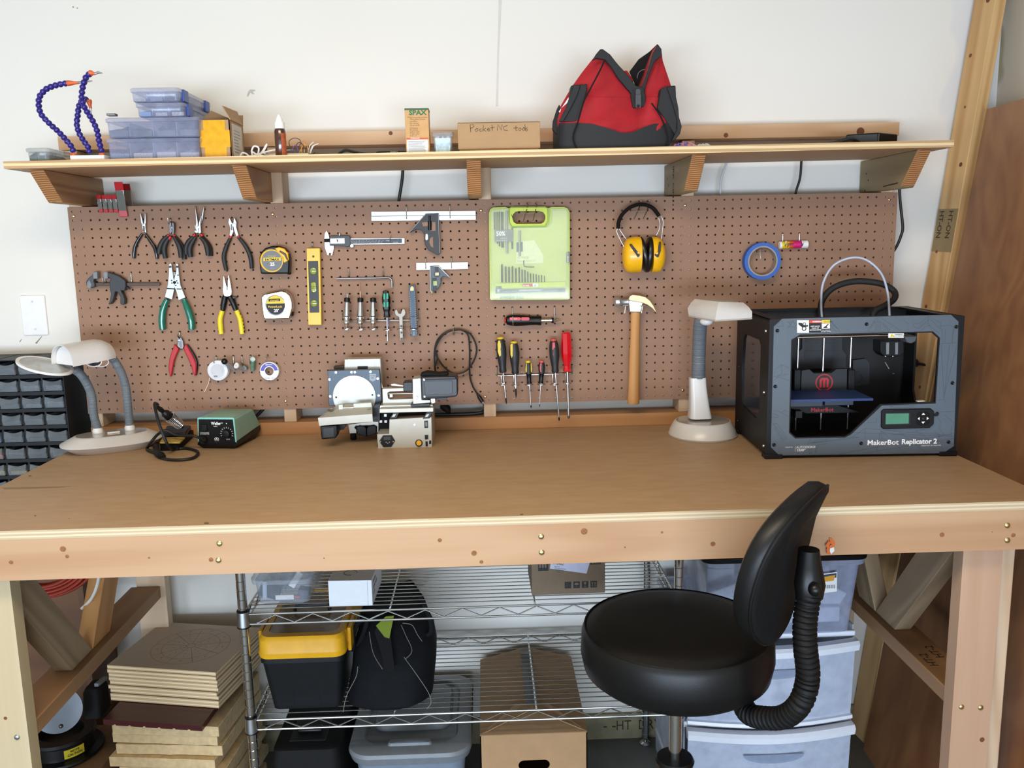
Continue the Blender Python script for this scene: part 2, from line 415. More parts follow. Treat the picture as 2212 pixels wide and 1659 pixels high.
t = NT('luan_plywood'); v = t.coord((1, .5, .16), rand=False)
n = t.noise(v, 5, 3, .5, .8); s = t.math('ADD', t.math('MULTIPLY', t.math('SINE', t.math('MULTIPLY', n, 55)), .25), .5)
t.l(t.mix(.45, t.ramp(s, [(.2, '#86583a'), (.8, '#9f7049')]), t.ramp(t.noise(v, 30, 4), [(.3, '#7d5236'), (.7, '#a9784f')])), t.b.inputs['Base Color']); t.set(Roughness=.5)
LUAN = t.m
bb = pz(1864, 1619, 0); tb = px(2131, 236, 1.452)
e_ = Vector((-.06, -1, 0))*1.2; ft = tb+e_; fb = bb+e_; nrm = (tb-bb).cross(fb-bb).normalized()
if nrm.x < 0: nrm = -nrm
b = MB(); b.prism([bb, tb, ft, fb], nrm*.012)
single('plywood_sheet', b, LUAN, 'tall reddish brown plywood sheet leaning against the right wall', 'plywood', bev=.001)

# ================================================================ frame, pegboard, shelf
ZB = 43.3*I                    # bench top
PB = FLOORZ                    # lower edge of the pegboard
FYF, FYB = .0064, WY-.0005
t = thing('wall_framework', 'bare lumber frame on the wall carrying the pegboard', 'frame', (0, FYB, ZB))
ym = (FYF+FYB)/2; dep = FYB-FYF
X0, X1 = -48*I, 47.75*I
def knots(*ks):
    def fn(b, L):
        b.m(len_slot); 
        for x, y, r, sgn in ks:
            b.prism([Vector((x+px_, y+py_*.8, sgn)) for px_, py_ in circ(0, 0, r, 12)], (0, 0, .0003 if sgn > 0 else -.0003))
        b.m(0)
    len_slot = 1
    return fn
board('bottom_rail', (X0, ym, ZB+.0195), (X1, ym, ZB+.0195), .038, dep, (0, -1, 0), wood('rail_fir', '#a87446', '#c08e5e', '#bb8856', ring=5), t, [KNOT],
      extra=lambda b, L: (b.m(1), b.prism([Vector((L*.765+x, y, dep/2)) for x, y in [(-.05, .004), (-.02, .012), (.01, .014), (.035, .005), (.05, -.002), (.02, -.012), (-.01, -.008), (-.03, -.003)]], (0, 0, .0003)), b.m(0)))
board('top_rail', (X0-.01, ym, PB+31.1*I), (X1+.004, ym, PB+31.25*I), .038, dep, (0, -1, 0), FIR, t, [KNOT],
      extra=lambda b, L: (b.m(1), [b.prism([Vector((xx+x, yy+y, dep/2)) for x, y in circ(0, 0, rr, 10)], (0, 0, .0003)) for xx, yy, rr in ((.95, .012, .006), (1.93, -.01, .007), (2.33, -.006, .012), (1.2, -.012, .004), (1.72, -.004, .005))], b.m(0)))
STX = [-47.2, -24.35, -.42, 23.25, 46.9]
for x in STX: board('stud', (x*I, ym, ZB+.0385), (x*I, ym, PB+30.3*I), .038, dep, (0, -1, 0), FIRP, t)

t = NT('pegboard_hardboard'); v = t.coord(rand=False)
c1 = t.ramp(t.noise(v, 2.5, 4), [(.3, '#8d6a53'), (.7, '#96735b')]); c2 = t.ramp(t.noise(v, 700, 2), [(.3, '#7d5a43'), (.7, '#a87e62')])
t.l(t.mix(.35, c1, c2), t.b.inputs['Base Color']); t.set(Roughness=.62); HARD = t.m
peg = thing('pegboard', 'long brown perforated hardboard panel on the wall frame', 'pegboard', (0, .0032, PB))
b = MB(); th = .0060; h = .5*I; r = .125*I; N = 8
gv = {}
def gvert(x, z, y):
    k = (round(x*1e5), round(z*1e5), y)
    if k not in gv: gv[k] = b.v((x, y, z))
    return gv[k]
for c in range(96):
    for rr in range(24):
        cx, cz = (c+.5-48)*I, PB+(23.5-rr)*I
        for y in (0, th):
            ring = [b.v((cx+r*math.cos(2*PI*k/N+PI/8), y, cz+r*math.sin(2*PI*k/N+PI/8))) for k in range(N)]
            q = [gvert(cx+sx_*h, cz+sz_*h, y) for sx_, sz_ in ((1, 1), (-1, 1), (-1, -1), (1, -1))]
            for k in range(4):
                a, e = q[k], q[(k+1) % 4]; r0, r1, r2 = ring[(2*k) % 8], ring[(2*k+1) % 8], ring[(2*k+2) % 8]
                b.f([a, r1, r0]); b.f([a, e, r2, r1]) if True else 0
            # corner triangles already close the cell
            if y == 0: keep = ring
        for k in range(N): b.f([keep[k], ring[k], ring[(k+1) % N], keep[(k+1) % N]])
for y0 in (0,):
    xs = [-48*I, 48*I]
    b.box((-48*I, 0, PB-.0001), (48*I, th, PB)); b.box((-48*I, 0, PB+24*I), (48*I, th, PB+24*I+.0001)); b.box((-48*I-.0001, 0, PB), (-48*I, th, PB+24*I)); b.box((48*I, 0, PB), (48*I+.0001, th, PB+24*I))
part('panel', b, HARD, peg, smooth=False)
for u, v in ((159, 467), (589, 462.5), (1039, 454.5), (1480, 443.5), (1921, 431.5), (617, 866.5), (1048, 857), (1475, 843)):
    q = py(u, v, 0); b = MB(); b.lathe([(.0046, 0), (.0046, .001), (.0032, .0026), (.0014, .003)], q, (0, -1, 0), 16); part('screw', b, BRASS, peg)

SHF, SHT = -.305, PB+28.33*I      # front edge and top of the shelf
shelf = thing('wall_shelf', 'long plywood shelf on five angled wooden brackets above the pegboard', 'shelf', (0, SHF/2, SHT))
PLYF = wood('plywood_face', '#b5916a', '#c9a680', '#bd9a73', ring=2, scale=4)
PLYE = plyedge('plywood_edge', 5, '#b08d62', '#ead3a6')
a0, a1 = py(6.6, 348.6, SHF), py(2061, 302.2, SHF)
b = MB(Matrix.Translation((a0.x, 0, a0.z)) @ Matrix.Rotation(-math.atan2(a1.z-a0.z, a1.x-a0.x), 4, 'Y'))
L = (a1-a0).length; T = .0183
pv = [b.v(q) for q in ((0, SHF, -T), (L, SHF, -T), (L, .03, -T), (0, .03, -T), (0, SHF, 0), (L, SHF, 0), (L, .03, 0), (0, .03, 0))]
for q, mi in (((0, 3, 2, 1), 0), ((4, 5, 6, 7), 0), ((0, 1, 5, 4), 1), ((1, 2, 6, 5), 1), ((2, 3, 7, 6), 1), ((3, 0, 4, 7), 1)): b.m(mi).f([pv[k] for k in q])
part('board', b, [PLYF, PLYE], shelf)
def shz(x): return a0.z+(x-a0.x)*(a1.z-a0.z)/(a1.x-a0.x)      # height of the shelf top at x
BRX = [-46.0, -25.55, -1.55, 21.9, 45.7]
for k, x in enumerate(BRX):
    x *= I; zt = shz(x)-T-.0004; hb = zt-(PB+24*I)-.004
    M = Matrix.Translation((x, 0, zt)); b = MB(M)
    sec = [(-.262, 0), (.090, 0), (.090, -hb), (-.172, -hb), (-.178, -hb+.004)]
    pts = [Vector((-.019, y, z)) for y, z in sec]; b.prism(pts, (.038, 0, 0))
    b.bm.normal_update(); b.bm.faces.ensure_lookup_table()
    for f in b.bm.faces:
        c = f.calc_center_median() - Vector((x, 0, zt))
        if c.y < -.19 and abs(f.normal.x) < .5 and c.z < -.02: f.material_index = 1
    if k == 3:
        b.m(2); b.text('IRK CIN. 1', (-.0192, -.03, -.01), (0, 0, -1), (0, -1, 0), .026, bold=.02); b.m(0)
    if k in (3, 4):
        b.m(2)
        for yy, zz in ((.045, -.04), (.03, -.06), (.05, -.09), (.046, -.105)): b.f([b.v((-.0192, yy+q[0], zz+q[1])) for q in circ(0, 0, .0035, 8)])
        if k == 4: b.f([b.v((-.0193, *q)) for q in ((-.16, -.078), (-.07, -.083), (-.07, -.086), (-.16, -.082))])
        b.m(0)
    part('bracket', b, [FIRD if k not in (3, 4) else wood('grey_weathered_lumber', '#7c6a4c', '#9d8a66', '#8c7a58', ring=5), ENDG, STAMP], shelf, .002, M=M @ Matrix.Rotation(PI/2, 4, 'Z'))
# ================================================================ workbench
BX0, BX1, BYF = -1.222, 1.197, -.845
BTT = .0195                                  # thickness of the top
t = NT('bench_mdf'); v = t.coord(rand=False)
n = t.mix(.5, t.ramp(t.noise(v, 1.6, 3), [(.3, '#a98a68'), (.7, '#b39472')]), t.ramp(t.noise(t.coord((.3, 1, 1), rand=False), 55, 4), [(.3, '#a48462'), (.7, '#b89a78')]))
t.l(n, t.b.inputs['Base Color']); t.set(Roughness=.5); MDF = t.m
bench = thing('workbench', 'long wooden workbench with a brown board top and bare lumber legs', 'workbench', (0, -.4, 0))
STAIN = mat('bench_stain', '#5d4a35', .7, var=.2); STAINL = mat('bench_scuff', '#8f7658', .6, var=.1)
b = MB()
pv = [b.v(q) for q in ((BX0, BYF, ZB-BTT), (BX1, BYF, ZB-BTT), (BX1, WY-.001, ZB-BTT), (BX0, WY-.001, ZB-BTT), (BX0, BYF, ZB), (BX1, BYF, ZB), (BX1, WY-.001, ZB), (BX0, WY-.001, ZB))]
for q, mi in (((0, 3, 2, 1), 1), ((4, 5, 6, 7), 0), ((0, 1, 5, 4), 1), ((1, 2, 6, 5), 1), ((2, 3, 7, 6), 1), ((3, 0, 4, 7), 1)): b.m(mi).f([pv[k] for k in q])
b.m(2)
for (u, v), w, h in (((446, 1130), 6, 1.5), ((65, 1028), 4, 1), ((76, 1114), 2.5, 1), ((1127, 1111), 4, 1.2), ((356, 1074), 1, .8), ((149, 1120), 1, 1), ((389, 1005), 1, .8)):
    b.f([b.v(pz(u+w*math.cos(a), v+h*math.sin(a), ZB+.0002)) for a in [k*PI/4 for k in range(8)]])
b.m(3); b.f([b.v(pz(u, v, ZB+.0002)) for u, v in ((4, 1053), (70, 1052), (160, 1050), (130, 1053), (60, 1056), (10, 1057))])
part('tabletop', b, [MDF, plyedge('bench_plywood_edge', 5, '#b8a78a', '#d8ccb0'), STAIN, STAINL], bench)
AZ = ZB-BTT-.0445
APR = wood('apron_fir', '#a97c55', '#bd9874', '#bf9c7a', ring=4.5, scale=7, stretch=.07)
def apr(b, L):
    b.m(1)
    for u, v, r in ((24, 1215, 5), (136, 1186, 7), (145, 1202, 4.5), (322, 1205, 2.5), (456, 1209, 5.5), (950, 1167, 5), (1024, 1195, 6.5), (1262, 1148, 8), (1040, 1214, 4.5), (1540, 1175, 6), (1636, 1171, 4), (1430, 1150, 3), (1350, 1182, 2.2), (2035, 1155, 6), (2189, 1156, 5.5), (700, 1206, 2), (2143, 1149, 1.5)):
        p = py(u, v, BYF+.0005); rr = r/1000*.93
        b.prism([Vector((p.x-BX0-.006+rr*math.cos(k*PI/6), -(AZ-p.z)+rr*math.sin(k*PI/6)*.95, .019)) for k in range(12)], (0, 0, .0002))
    b.m(0)
board('apron', (BX0+.006, BYF+.0195, AZ), (BX1-.006, BYF+.0195, AZ), .089, .038, (0, -1, 0), APR, bench, [mat('apron_knot', '#8a5a33', .7, var=.45, vscale=260)], extra=apr)
board('back_rail', (BX0+.006, .05, AZ), (BX1-.006, .05, AZ), .089, .038, (0, -1, 0), FIR, bench)
for u, v in ((474, 1174), (472, 1210), (1169, 1159), (1170, 1193), (2176, 1135), (2176, 1167)):
    q = py(u, v, BYF+.0004); b = MB(); b.lathe([(.0062, 0), (.0062, .0008), (.0048, .0024), (.002, .003)], q, (0, -1, 0), 16); part('screw', b, BRASS, bench)
XL, XR = -1.048, 1.023; LZ = ZB-BTT-.089; LYF = BYF+.0385
yl, yr = -1, 1
for x, s, mm in ((XL, -1, wood('left_leg_fir', '#b7a27b', '#c9b896', '#ccbd9e', ring=3)), (XR, 1, wood('right_leg_fir', '#b48c6e', '#c4a083', '#c6a58a', ring=3))):
    c = x+s*.0445
    def lk(b, L, s=s):
        b.m(1)
        for z, y, r in (((.30, .02, .005), (.38, -.01, .004), (.66, .0, .004), (.2, .015, .003)) if s < 0 else ((.52, -.030, .006), (.40, .012, .011))):
            b.prism([Vector((z+r*math.cos(k*PI/5), y*s+r*math.sin(k*PI/5), .019)) for k in range(10)], (0, 0, .0002))
        b.m(0)
    board('front_leg', (c, LYF+.019, 0), (c, LYF+.019, LZ), .089, .038, (0, -1, 0), mm, bench, [KNOT], extra=lk)
    c2 = x+s*(.089+.0195)
    board('outer_leg', (c2, LYF+.060, 0), (c2, LYF+.060, LZ), .089, .038, (1, 0, 0), FIRP, bench)
    cb = c+(.035 if s > 0 else .014)
    board('back_leg', (cb, .05-.019-.0195, 0), (cb, .05-.019-.0195, LZ), .089, .038, (0, -1, 0), FIRP, bench)
    RZ = .613; rx = x+s*.046
    board('cross_rail', (rx, LYF+.0385, RZ), (rx, -.009, RZ), .089, .038, (0, 0, 1), wood('cross_rail_lumber', '#8f6a47', '#a9825b', '#a07a55', ring=3), bench)
    board('upper_rail', (rx, LYF+.0385, LZ+.03), (rx, -.009, LZ+.03), .05, .038, (1, 0, 0), FIRD, bench)
    ymid = -.43 if s < 0 else -.36
    bm_ = wood('brace_lumber', '#8a745a', '#ad9678', '#a38c6c', ring=5)
    # the two short braces that make a V on the rail
    M0 = RZ+.019
    for sgn, ye, m2 in ((-1, LYF+.06, bm_), (1, -.05, wood('brace_lumber_orange', '#b07840', '#c8935a', '#c08b52', ring=5) if s < 0 else bm_)):
        zt = LZ-.004; y0 = ymid+sgn*.055; p0 = Vector((rx, y0, M0)); p1 = Vector((rx, ymid+sgn*(.34 if sgn < 0 else .30), zt))
        d = (p1-p0).normalized(); n = Vector((0, d.z, -d.y)); w = .0445
        b = MB()
        # cut level at the foot and the head
        def at_z(o, z): return o + d*((z-o.z)/d.z)
        q = [at_z(p0-n*w, M0), at_z(p0+n*w, M0), at_z(p0+n*w, zt), at_z(p0-n*w, zt)]
        b.prism([Vector((rx-.045, a.y, a.z)) for a in q], (.09, 0, 0)) if False else b.prism([Vector((rx-.022, a.y, a.z)) for a in q], (.044, 0, 0))
        M = frame(p0, d, (1, 0, 0)); part('brace', b, m2, bench, .002, M=M)
for u, v in ((1780+1028/3.463, 1180+1202/3.463), (1780+1172/3.463, 1180+1207/3.463), (36.6, 1230+1402/3.867)):
    q = py(u, v, LYF-.0005); b = MB(); b.lathe([(.0062, 0), (.0062, .0008), (.0048, .0024), (.002, .003)], q, (0, -1, 0), 16); part('screw', b, BRASS if u > 1000 else STEEL, bench)
b = MB(); X = Vector((0, 1, 0))
for k, yy in enumerate((-.60, -.64)): b.text('HT-2', (XR+.075-.035*k, yy-.03, RZ+.0192), (-.0, 1, 0), (-1, 0, 0), .03, bold=.02)
part('grade_stamp', b, STAMP, bench, kind='stuff')

# orange ribbon of plastic hanging on the apron
b = MB(); ob = BYF-.002
g = pys([(1791, 1161), (1797, 1163), (1804, 1172), (1803, 1180), (1798, 1178), (1793, 1172)], ob); b.prism(g, (0, -.0008, 0)); b.m(0)
b.prism(pys([(1785, 1185), (1795, 1176), (1801, 1180), (1801, 1188), (1793, 1198), (1786, 1196)], ob-.002), (0, -.0008, 0))
b.prism(pys([(1783, 1178), (1790, 1168), (1794, 1172), (1788, 1186)], ob-.004), (0, -.0008, 0)); b.m(1)
b.prism(pys([(1793, 1184), (1801, 1182), (1802, 1190), (1795, 1197), (1792, 1190)], ob-.0032), (0, -.0008, 0))
single('candy_wrapper', b, [mat('orange_foil', '#d4682a', .3), WHITE], 'crumpled orange and white wrapper stuck on the bench apron behind the chair', 'wrapper')

# ================================================================ chrome wire rack under the bench
RX0, RX1, RYF, RYB = -.679, .482, -.412, .045
ZU, ZL = .711, .407
rack = thing('wire_rack', 'chrome wire shelving rack standing under the workbench', 'rack', ((RX0+RX1)/2, (RYF+RYB)/2, 0))
for x in (RX0, RX1):
    for y in (RYF, RYB):
        b = MB(); prof = [(.0125, .025)]
        z = .04
        while z < .93: prof += [(.0125, z), (.0116, z+.001), (.0116, z+.0025), (.0125, z+.0035)]; z += .0254
        prof += [(.0125, .955)]
        b.lathe(prof, (x, y, 0), seg=18); part('post', b, CHROME, rack)
        b = MB(); b.lathe([(.006, .01), (.006, .03)], (x, y, 0), seg=12)
        b.lathe([(.019, 0), (.019, .006), (.012, .013), (.006, .014)], (x, y, 0), seg=18) if not (x > 0 and y < 0) else b.lathe([(.034, 0), (.036, .02), (.030, .026), (.0125, .027)], (x, y, 0), seg=24)
        part('foot', b, BLACK if (x > 0 and y < 0) else CHROME, rack)
        for z in (ZU, ZL):
            b = MB(); b.lathe([(.0175, -.022), (.0155, .018)], (x, y, z-.012), seg=18); part('collar', b, STEEL, rack)
            b = MB(); b.lathe([(.0160, .0), (.0165, .003), (.0145, .006)], (x, y, z+.006), seg=18); b.lathe([(.0165, 0), (.0185, .003), (.018, .005)], (x, y, z-.039), seg=18); part('sleeve', b, BLACK, rack)
for z in (ZU, ZL):
    for ya, yb_, xa, xb in ((RYF, RYF, RX0, RX1), (RYB, RYB, RX0, RX1), (RYF, RYB, RX0, RX0), (RYF, RYB, RX1, RX1)):
        alongx = ya == yb_; b = MB()
        def P(s, zz): return (xa+(xb-xa)*s, ya+(yb_-ya)*s, zz)
        e = .016/((xb-xa) if alongx else (yb_-ya))
        b.tube([P(e, z-.003), P(1-e, z-.003)], .0031, 8); b.tube([P(e, z-.031), P(1-e, z-.031)], .0031, 8)
        n = 23 if alongx else 9; zz = [P((k+.7)/(n+.4), z-.006 if k % 2 else z-.028) for k in range(n)]
        b.tube(zz, .0021, 6); part('truss', b, ZINC, rack)
    n = 17
    for k in range(1, n+1):
        y = RYF+(RYB-RYF)*k/(n+1); b = MB(); b.tube([(RX0+.002, y, z+.001), (RX1-.002, y, z+.001)], .0017, 6); part('shelf_wire', b, ZINC, rack)
    for x in ((RX0*2+RX1)/3, (RX0+2*RX1)/3+.0):
        b = MB(); b.tube([(x, RYF, z-.003), (x, RYB, z-.003)], .0027, 6); part('cross_wire', b, ZINC, rack)
# ================================================================ tools on the pegboard
PXM = .00136                                  # metres in one pixel of the photograph at the pegboard
def zz(ox, oy, s): return lambda pts: [(ox+x/s, oy+y/s) for x, y in pts]
zA = zz(140, 430, 4.254); zB = zz(640, 430, 4.740); zC = zz(1040, 420, 5.267); zD = zz(1040, 620, 5.267); zE = zz(300, 700, 5.353)
def pl(b, pts, yf, yb): b.prism(pys(pts, yf), (0, yb-yf, 0)); return b
def ptube(b, pts, y, r, n=6, seg=10, flat=1):
    P = spline(pys(pts, y) if not callable(y) else [py(u, v, y(k)) for k, (u, v) in enumerate(pts)], n)
    if isinstance(r, (list, tuple)):
        m = len(r)-1; rr = []
        for k in range(len(P)):
            f = k/(len(P)-1)*m; i = min(int(f), m-1); rr.append((r[i]*(1-(f-i))+r[i+1]*(f-i))*PXM)
    else: rr = r*PXM
    b.tube(P, rr, seg); return b
def base_of(pts, y=0):
    q = pys(pts, y); return Vector((sum(p.x for p in q)/len(q), y, min(p.z for p in q)))
def hole(u, v):
    p = py(u, v, 0); c = round(p.x/I+47.5); r = round(23.5-(p.z-PB)/I)
    return Vector(((c+.5-48)*I, 0, PB+(23.5-r)*I))
def hook(u, v, drop, depth, label, up=.010, w=.0016, group='wire hooks in the pegboard'):
    """J hook: comes out of its hole, runs down the face, turns forward and up"""
    h = hole(u, v); b = MB()
    b.tube(spline([h+Vector((0, .012, 0)), h+Vector((0, .002, 0)), h+Vector((0, -.0022, -.002)), h+Vector((0, -.0026, -drop*.6)), h+Vector((0, -.0035, -drop)), h+Vector((0, -.006, -drop-.005)), h+Vector((0, -depth*.6, -drop-.007)), h+Vector((0, -depth, -drop-.003)), h+Vector((0, -depth-.003, -drop+up))], 5), w, 8)
    return single('pegboard_hook', b, ZINC, label, 'hook')
def straight(u, v, L, label, w=.0016, rise=.004):
    h = hole(u, v); b = MB()
    b.tube(spline([h+Vector((0, .012, .004)), h+Vector((0, .0, 0)), h+Vector((0, -.004, 0)), h+Vector((0, -L, rise)), h+Vector((0, -L-.002, rise+.006))], 5), w, 8)
    return single('pegboard_hook', b, ZINC, label, 'hook')

# ---- spring clamps gripping the top edge of the board
def clamp(u, v, s, y, label):
    """s = 1 is the small clamp: 38 px tall, 10 px wide; it sits astride the edge"""
    q = py(u+3*s, v+38*s, y); t = thing('spring_clamp', label, 'clamp', q, group='red tipped spring clamps'); w = 4.2*s
    def bar(v0, v1, y0, y1, ww, du=0):
        L = []
        for vv, yy in ((v0, y0), (v1, y1)):
            uu = u+du+(vv)*.16; L.append([py(uu-ww, v+vv, yy), py(uu+ww, v+vv, yy), py(uu+ww, v+vv, yy)+Vector((0, .0022, 0)), py(uu-ww, v+vv, yy)+Vector((0, .0022, 0))])
        b = MB(); b.loft(L); return b
    D = .012*s
    part('front_plate', bar(9*s, 33*s, y-D, y-.002, w, 0), CHROME, t, .0006); part('front_sleeve', bar(0, 11*s, y-D*1.35, y-D*.92, w*1.12), RED, t, .001); part('front_tip', bar(31*s, 38*s, y-.0035, y-.0015, w*1.1), RED, t, .001)
    du = 0 if s < 1.5 else 15
    part('back_plate', bar(9*s, 30*s, .010+D, .008, w, du), STEEL, t, .0006); part('back_sleeve', bar(2*s, 12*s, .012+D*1.4, .010+D, w*1.1, du), mat('dark_red_sleeve', '#8e1018', .4), t, .001); part('back_tip', bar(29*s, 37*s, .0085, .0065, w*1.1, du*.3), RED, t, .001)
    b = MB(); a_ = u+17*s*.16; b.cyl(py(a_-w*.8, v+17*s, y+.006), py(a_+w*.8, v+17*s, y+.006), .004*s, 12); part('spring', b, STEEL, t)
names = ['leftmost small red tipped spring clamp on the top edge of the pegboard', 'second small red tipped spring clamp from the left on the pegboard edge', 'third small red tipped spring clamp from the left on the pegboard edge', 'small red tipped spring clamp touching the large spring clamp']
for k, x in enumerate((213, 224, 235, 246)): clamp(x-1, 421, 1, -.003, names[k])
clamp(255, 393, 1.98, -.005, 'large red handled spring clamp beside the row of small clamps')

# ---- pliers
def pliers(name, label, jaws, handles, hr, y, hm, jm=STEEL, pivot=None, pr=3, neck=None, collars=None, hkpos=None, hl=None, th=.006):
    allp = sum(jaws, [])+sum(handles, [])
    t = thing(name, label, 'pliers', base_of(allp, y))
    for j in jaws: b = MB(); pl(b, j, y-th, y); part('jaw', b, jm, t, .0008)
    for k, h in enumerate(handles): b = MB(); ptube(b, h, y-th/2, hr if not isinstance(hr[0], list) else hr[k]); part('handle', b, hm, t)
    if neck:
        for n_ in neck: b = MB(); ptube(b, n_, y-th/2, 2.6); part('neck', b, jm, t)
    if collars:
        for c in collars: b = MB(); ptube(b, c, y-th/2, 3.3); part('grip_collar', b, RED, t)
    if pivot:
        b = MB(); p = py(*pivot, y-th); b.lathe([(pr*PXM, 0), (pr*PXM*.9, .0016), (.0005, .002)], p, (0, -1, 0), 14); part('pivot', b, jm, t)
    return t
pliers('long_nose_pliers', 'slim pliers with thin dipped black handles, left of the four pairs on the top row',
       [zA([(690, 132), (697, 130), (714, 195), (720, 230), (735, 250), (738, 300), (716, 310), (712, 250), (700, 215)]), zA([(735, 128), (742, 128), (745, 205), (741, 260), (748, 310), (728, 300), (722, 240), (730, 200)])],
       [zA([(712, 318), (672, 380), (645, 440), (636, 500), (637, 545)]), zA([(740, 318), (785, 385), (822, 440), (842, 500), (849, 550)])], [2.6, 3.6, 4, 4, 3], -.004, mat('dipped_black_grip', '#17181c', .2), pivot=zA([(727, 235)])[0])
GR = mat('black_grip', '#1d1d1e', .55)
pliers('cutting_pliers', 'rear pair of the two black handled cutters hung together, second place on the top row',
       [zA([(952, 225), (972, 205), (984, 215), (985, 300), (960, 320), (955, 260)]), zA([(985, 205), (1010, 222), (1012, 260), (1004, 320), (984, 310)])],
       [zA([(950, 335), (905, 380), (875, 440), (865, 505)]), zA([(1010, 340), (1055, 400), (1082, 460), (1100, 555)])], [3.2, 5.2, 6, 5], -.004, GR, jm=DSTEEL, collars=[zA([(955, 330), (938, 345)]), zA([(1000, 330), (1016, 345)])])
pliers('cutting_pliers', 'front pair of the two black handled cutters hung together, second place on the top row',
       [zA([(960, 220), (978, 210), (984, 300), (972, 325), (958, 300)]), zA([(984, 210), (1002, 222), (1004, 280), (1000, 330), (985, 320)])],
       [zA([(962, 350), (930, 400), (913, 460), (926, 545)]), zA([(1000, 345), (1040, 410), (1062, 470), (1068, 540)])], [3, 5.2, 6, 5], -.012, GR, jm=DSTEEL, pivot=zA([(982, 258)])[0], collars=[zA([(975, 345), (955, 368)])])
for lab, jj, hh, y in (('rear pair of the two long nosed pliers hung together, third place on the top row',
      [zA([(1196, 62), (1201, 62), (1212, 170), (1222, 250), (1215, 320), (1192, 300), (1205, 220)]), zA([(1276, 66), (1281, 68), (1268, 180), (1248, 240), (1250, 320), (1228, 310), (1236, 220), (1256, 160)])],
      [zA([(1190, 340), (1140, 390), (1116, 450), (1118, 510)]), zA([(1255, 340), (1300, 395), (1330, 450), (1340, 525)])], -.004),
     ('front pair of the two long nosed pliers hung together, third place on the top row',
      [zA([(1204, 130), (1210, 130), (1222, 210), (1230, 310), (1206, 312), (1208, 250)]), zA([(1240, 190), (1252, 150), (1246, 230), (1252, 310), (1230, 320), (1230, 220)])],
      [zA([(1205, 345), (1170, 400), (1148, 460), (1157, 535)]), zA([(1245, 350), (1290, 400), (1312, 460), (1318, 520)])], -.012)):
    pliers('long_nose_pliers', lab, jj, hh, [3.2, 5.4, 6.2, 5], y, GR, pivot=zA([(1225, 255)])[0], collars=[zA([(1200, 325), (1180, 338)]), zA([(1250, 325), (1268, 338)])])
pliers('diagonal_cutters', 'large diagonal cutters with long black handles and red collars, right end of the top row',
       [zA([(1510, 165), (1530, 205), (1545, 245), (1550, 300), (1530, 345), (1512, 350), (1520, 270), (1502, 215)]), zA([(1556, 165), (1578, 215), (1576, 260), (1600, 345), (1580, 355), (1555, 290), (1545, 230)])],
       [zA([(1522, 355), (1480, 450), (1462, 540), (1484, 655)]), zA([(1595, 350), (1660, 430), (1705, 530), (1718, 640)])], [3.2, 4.8, 5, 4.2], -.006, GR, pivot=zA([(1553, 235)])[0], pr=4.4, collars=[zA([(1528, 338), (1518, 356)]), zA([(1586, 340), (1604, 352)])])
NICK = mat('nickel_tool_steel', '#aeb6bd', .4, .6)
t = pliers('wire_strippers', 'wire stripping pliers with flat steel head and long glossy green handles',
       [zA([(958, 595), (978, 590), (985, 640), (1000, 735), (1015, 770), (1008, 820), (985, 925), (918, 900), (945, 790), (955, 690)]), zA([(1020, 590), (1040, 595), (1050, 700), (1062, 790), (1108, 905), (1045, 930), (1025, 850), (1000, 790), (1005, 730), (1025, 650)])],
       [zA([(940, 920), (905, 1010), (893, 1110), (900, 1200)]), zA([(1092, 920), (1130, 1010), (1160, 1110), (1166, 1200)])], [5.5, 7.4, 7.6, 6.8], -.0095, mat('glossy_green_grip', '#0b6a55', .18, coat=.4), jm=NICK, th=.005)
b = MB(); p = py(*zA([(1008, 766)])[0], -.0145); b.lathe([(.0046, 0), (.0042, .0016), (.0005, .002)], p, (0, -1, 0), 16); part('pivot', b, BLACKM, t)
b = MB(); pl(b, zA([(958, 615), (978, 612), (980, 630), (958, 632)]), -.0147, -.0143); pl(b, zA([(1022, 612), (1042, 614), (1044, 632), (1024, 630)]), -.0147, -.0143); pl(b, zA([(938, 815), (1005, 820), (1004, 832), (936, 828)]), -.0148, -.0143); pl(b, zA([(1026, 822), (1072, 822), (1074, 832), (1028, 832)]), -.0148, -.0143)
for x, y_ in ((982, 748), (1028, 752), (1038, 772), (1020, 794), (1040, 700), (984, 772)): b.prism([py(*zA([(x+7*math.cos(a*PI/5), y_+7*math.sin(a*PI/5))])[0], -.0147) for a in range(10)], (0, .0004, 0))
part('gauge_marks', b, INKB, t, kind='stuff')
t = pliers('needle_nose_pliers', 'needle nose pliers with black and yellow two tone handles',
       [zA([(1455, 710), (1462, 710), (1485, 800), (1497, 850), (1498, 900), (1465, 890), (1452, 850)]), zA([(1500, 700), (1508, 700), (1525, 790), (1534, 850), (1528, 890), (1498, 895), (1494, 840)])],
       [zA([(1475, 890), (1462, 950), (1452, 1020)]), zA([(1512, 890), (1545, 950), (1572, 1020)])], [5.5, 6.5, 5.4], -.006, BLACK, jm=CHROME, th=.007)
for k, h in enumerate((zA([(1448, 1025), (1428, 1100), (1430, 1170), (1438, 1238)]), zA([(1578, 1025), (1610, 1100), (1622, 1170), (1630, 1238)]))):
    b = MB(); ptube(b, h, -.0095, [5.2, 5.6, 5.8, 5.4]); b.m(1)
    s = -1 if k == 0 else 1
    for q in range(6):
        f = .15+q*.15; pt = h[min(3, int(f*3))]; 
        x = h[0][0]+(h[3][0]-h[0][0])*f; y_ = h[0][1]+(h[3][1]-h[0][1])*f
        if k == 0: x -= math.sin(f*PI)*3.2
        else: x += math.sin(f*PI)*2.4
        b.ball(py(x+s*4.6, y_, -.0110), .0028, seg=8)
    part('handle_sleeve', b, [mat('bright_yellow_grip', '#e8d11e', .4), BLACK], t)
